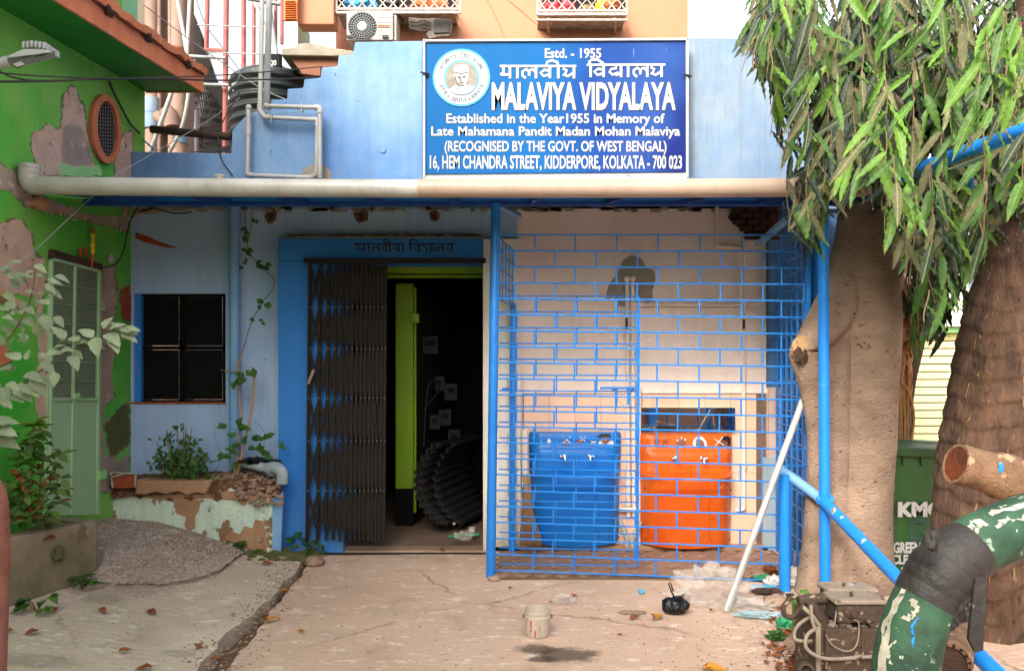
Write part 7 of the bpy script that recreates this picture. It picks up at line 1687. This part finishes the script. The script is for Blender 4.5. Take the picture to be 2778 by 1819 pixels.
# litter heap at the right corner of the cage
ju = random.Random(12)
for nm, lb, px, py, rad, mt, sd_ in (('rubbish', 'green plastic sheet scrap in the litter by the cage corner', 2078, 1570, (.10, .05, .02), 'junk_green', 1), ('rubbish', 'blue rimmed tray scrap in the litter by the cage corner', 2075, 1592, (.09, .05, .012), 'junk_blue', 2),
      ('rubbish', 'white crumpled paper in the litter by the cage corner', 2100, 1585, (.06, .05, .05), 'junk_white', 3), ('rubbish', 'white carton standing behind the short blue post', 2150, 1585, (.05, .04, .09), 'junk_white', 4), ('rubbish', 'brown rag in the litter below the side panel', 2090, 1560, (.06, .05, .05), 'leaf_dry', 5),
      ('rubbish', 'dark flattened sandal shape in front of the short blue post', 2080, 1606, (.10, .05, .02), 'dark_bark', 6), ('rubbish', 'crumpled black foil between pole and engine hose', 2155, 1625, (.05, .04, .03), 'bag_black', 8), ('rubbish', 'yellow scrap of plastic behind the green canister', 2245, 1650, (.05, .04, .02), 'cloth_yellow', 9)):
    crumple(nm, lb, px, py, rad, mt, sd_, .7, 3, 'litter')
for px, py, s_, lb in ((2060, 1560, .06, 'brown rock in the litter near the cage side'), (2110, 1640, .09, 'flat brown rock right of the blue wrapper'), (2100, 1530, .07, 'broken brick lump at the foot of the side wall'), (2145, 1665, .06, 'rounded rock beside the engine hose'), (1340, 1572, .045, 'small mortar lump at the foot of the cage corner post')):
    g_ = G(px, py); tag(MB().blob((g_.x, g_.y, s_*.2), (s_, s_*.8, s_*.5), 3, .4, 1.8, px).build('rock', 'stone', smooth=True), lb, 'rock')
lt = MB()
for _ in range(260):
    px = ju.gauss(2150, 45); py = ju.uniform(1640, 1830); g_ = G(px+(py-1640)*.1, py); r_ = ju.uniform(.008, .028)
    M = frame(g_+Vector((0, 0, .008)), (ju.gauss(0, 1), ju.gauss(0, 1), .1), (ju.gauss(0, .4), ju.gauss(0, .4), 1), r_*2.4); me = LB[1]
    lt.add([M @ v.co for v in me.vertices], [tuple(q_.vertices) for q_ in me.polygons])
for _ in range(160):
    px = ju.uniform(20, 130); py = ju.uniform(1405, 1450); M = frame(P(px, py, 4.5)+Vector((0, 0, .0)), (ju.gauss(0, 1), ju.gauss(0, 1), .1), (ju.gauss(0, .4), ju.gauss(0, .4), 1), .05); M.translation.z = .475
    lt.add([M @ v.co for v in me.vertices], [tuple(q_.vertices) for q_ in me.polygons])
kind(lt.build('leaf_litter', 'leaf_dry'), 'stuff')
crumple('green_rag', 'wilted green leaf bunch left of the stone slab', 2105, 1730, (.05, .04, .03), 'leaf_pot', 6, .9, 3, 'litter')
crumple('green_wrapper', 'torn green and white net wrapper beside the canister', 2132, 1700, (.05, .04, .045), 'junk_green', 11, .9, 3, 'litter')
# single fallen leaves
FL = [leaf_mesh('blade', 'leaf_dry', 'oval', 6, .05, s_) for s_ in (1, 2)]+[leaf_mesh('blade', 'leaf_yellow', 'oval', 6, .05, 3)]
fl = [(268, 1657, .075, 0, 'curled brown leaf on the grey slab left of centre'), (400, 1661, .09, 1, 'dark brown leaf on the grey slab below the ramp'), (105, 1714, .08, 0, 'amber leaf near the left edge of the slab'), (710, 1532, .085, 1, 'brown leaf with a raised tip near the drain head'), (513, 1568, .05, 1, 'small dark leaf at the edge of the gravel ramp'),
      (322, 1772, .06, 1, 'small dark curled leaf at the bottom of the grey slab'), (630, 1668, .05, 2, 'small orange leaf on the slab left of the drain'), (720, 1690, .09, 2, 'orange leaf lying in the drain'), (780, 1606, .06, 2, 'yellow leaf at the crumbled slab edge'), (824, 1717, .05, 2, 'single yellow leaf on the peach slab right of the drain'),
      (1568, 1622, .08, 0, 'dry brown leaf beside the clear wrapper'), (1730, 1675, .08, 0, 'dry leaf below the paper scrap'), (1778, 1684, .10, 2, 'yellow brown leaf below the black bag'), (1388, 1597, .05, 0, 'dry leaf near the cage corner post'), (1905, 1818, .12, 2, 'orange leaf at the bottom edge below the yard'), (415, 1812, .08, 1, 'dark leaf at the bottom edge of the grey slab'),
      (5, 1716, .06, 0, 'brown leaf at the far left edge'), (245, 1590, .05, 0, 'brown leaf beside the weed at the ramp'), (150, 1660, .06, 1, 'brown leaf beside the front weed'), (540, 1752, .07, 1, 'dull olive leaf on the slab left of the drain'), (1933, 1657, .04, 1, 'dark seed pod left of the white pole foot'), (600, 1790, .06, 1, 'dark leaf in the lower drain'), (1690, 1727, .035, 1, 'dark crumb of leaf right of the bucket'), (1490, 1637, .03, 1, 'tiny dark pod left of the clear wrapper'), (1195, 1492, .07, 0, 'wilted stalk leaf below the doorway step')]
for px, py, s_, k, lb in fl:
    g_ = G(px, py); t = thing('fallen_leaf', lb, 'leaf', g_+Vector((0, 0, .012)), 'dry leaves fallen on the yard'); a = rt.uniform(0, 6.28)
    piece('blade', FL[k], t, frame(g_+Vector((0, 0, .014)), (math.cos(a), math.sin(a)*.6, .15), (.2*math.sin(a*3), -.3, 1), s_)); piece('blade', FL[(k+1) % 2], t, frame(g_+Vector((0, 0, .012)), (math.cos(a+.5), math.sin(a+.5)*.6, .35), (.3, -.3, 1), s_*.6))
    MB().tube([g_+Vector((0, 0, .014)), g_+Vector((-math.cos(a)*s_*.6, -math.sin(a)*s_*.35, .01))], .0012, 4, False).build('stalk', 'twig', t)
# pavers of the cage floor
pv = None; root_f = kind(MB().box(-.1, 2.15, 5.28, 6.10, -.03, .004).build('cage_floor', 'dirt'), 'structure')
ang = math.radians(45); w_, l_ = .105, .21
def inside(x, y): return -.08 < x < 2.12 and 5.30 < y < 6.07
for i in range(-16, 22):
    for j in range(-16, 16):
        u = i*w_*1.0+(j % 2)*0; x = 1.0+(i*l_-j*0+(j % 2)*l_/2)*math.cos(ang)-(j*w_)*math.sin(ang); y = 5.7+(i*l_+(j % 2)*l_/2)*math.sin(ang)+(j*w_)*math.cos(ang)
        if not inside(x, y): continue
        loc = Vector((x, y, .008+rt.uniform(-.0015, .0015)))
        if pv is None:
            pv = MB().box(x-l_/2+.004, x+l_/2-.004, y-w_/2+.004, y+w_/2-.004, -.01, .010).build('paver', 'paver', root_f, loc=Vector((x, y, 0)), bevel=.003); pv.rotation_euler = (0, 0, ang)
        else: cp(pv, root_f, (x, y, rt.uniform(-.002, .002)), rot=(0, 0, ang+rt.uniform(-.01, .01)))
kind(MB().box(XX(1328, 6), XX(2085, 6.1), 6.10, 6.2, -.02, .04).build('kerb', 'terracotta', bevel=.006), 'structure')

# ------------------------------------------------------------------ across the lane (seen in the mirror)
ac_ = thing('lane_building', 'shop front with a brown roller shutter across the lane behind the viewer', 'building', (0, -6, 0))
MB().box(-7, 9, -6.6, -6.2, 0, 3.2).build('wall', 'brown_far', ac_)
shp = MB().box(-1.5, 2.2, -6.19, -6.16, 0, 2.6).build('roller_shutter', 'shutter_brown', ac_)
for k in range(26): MB().box(-1.5, 2.2, -6.16, -6.13, .02+k*.1, .08+k*.1).build('slat', 'shutter_brown', shp, bevel=.01)
MB().box(2.4, 3.2, -6.19, -6.12, 0, 2.4).build('door', 'pvc_white', ac_)
MB().box(3.4, 3.6, -6.19, -6.0, 0, 2.6).build('pillar', 'door_blue', ac_)
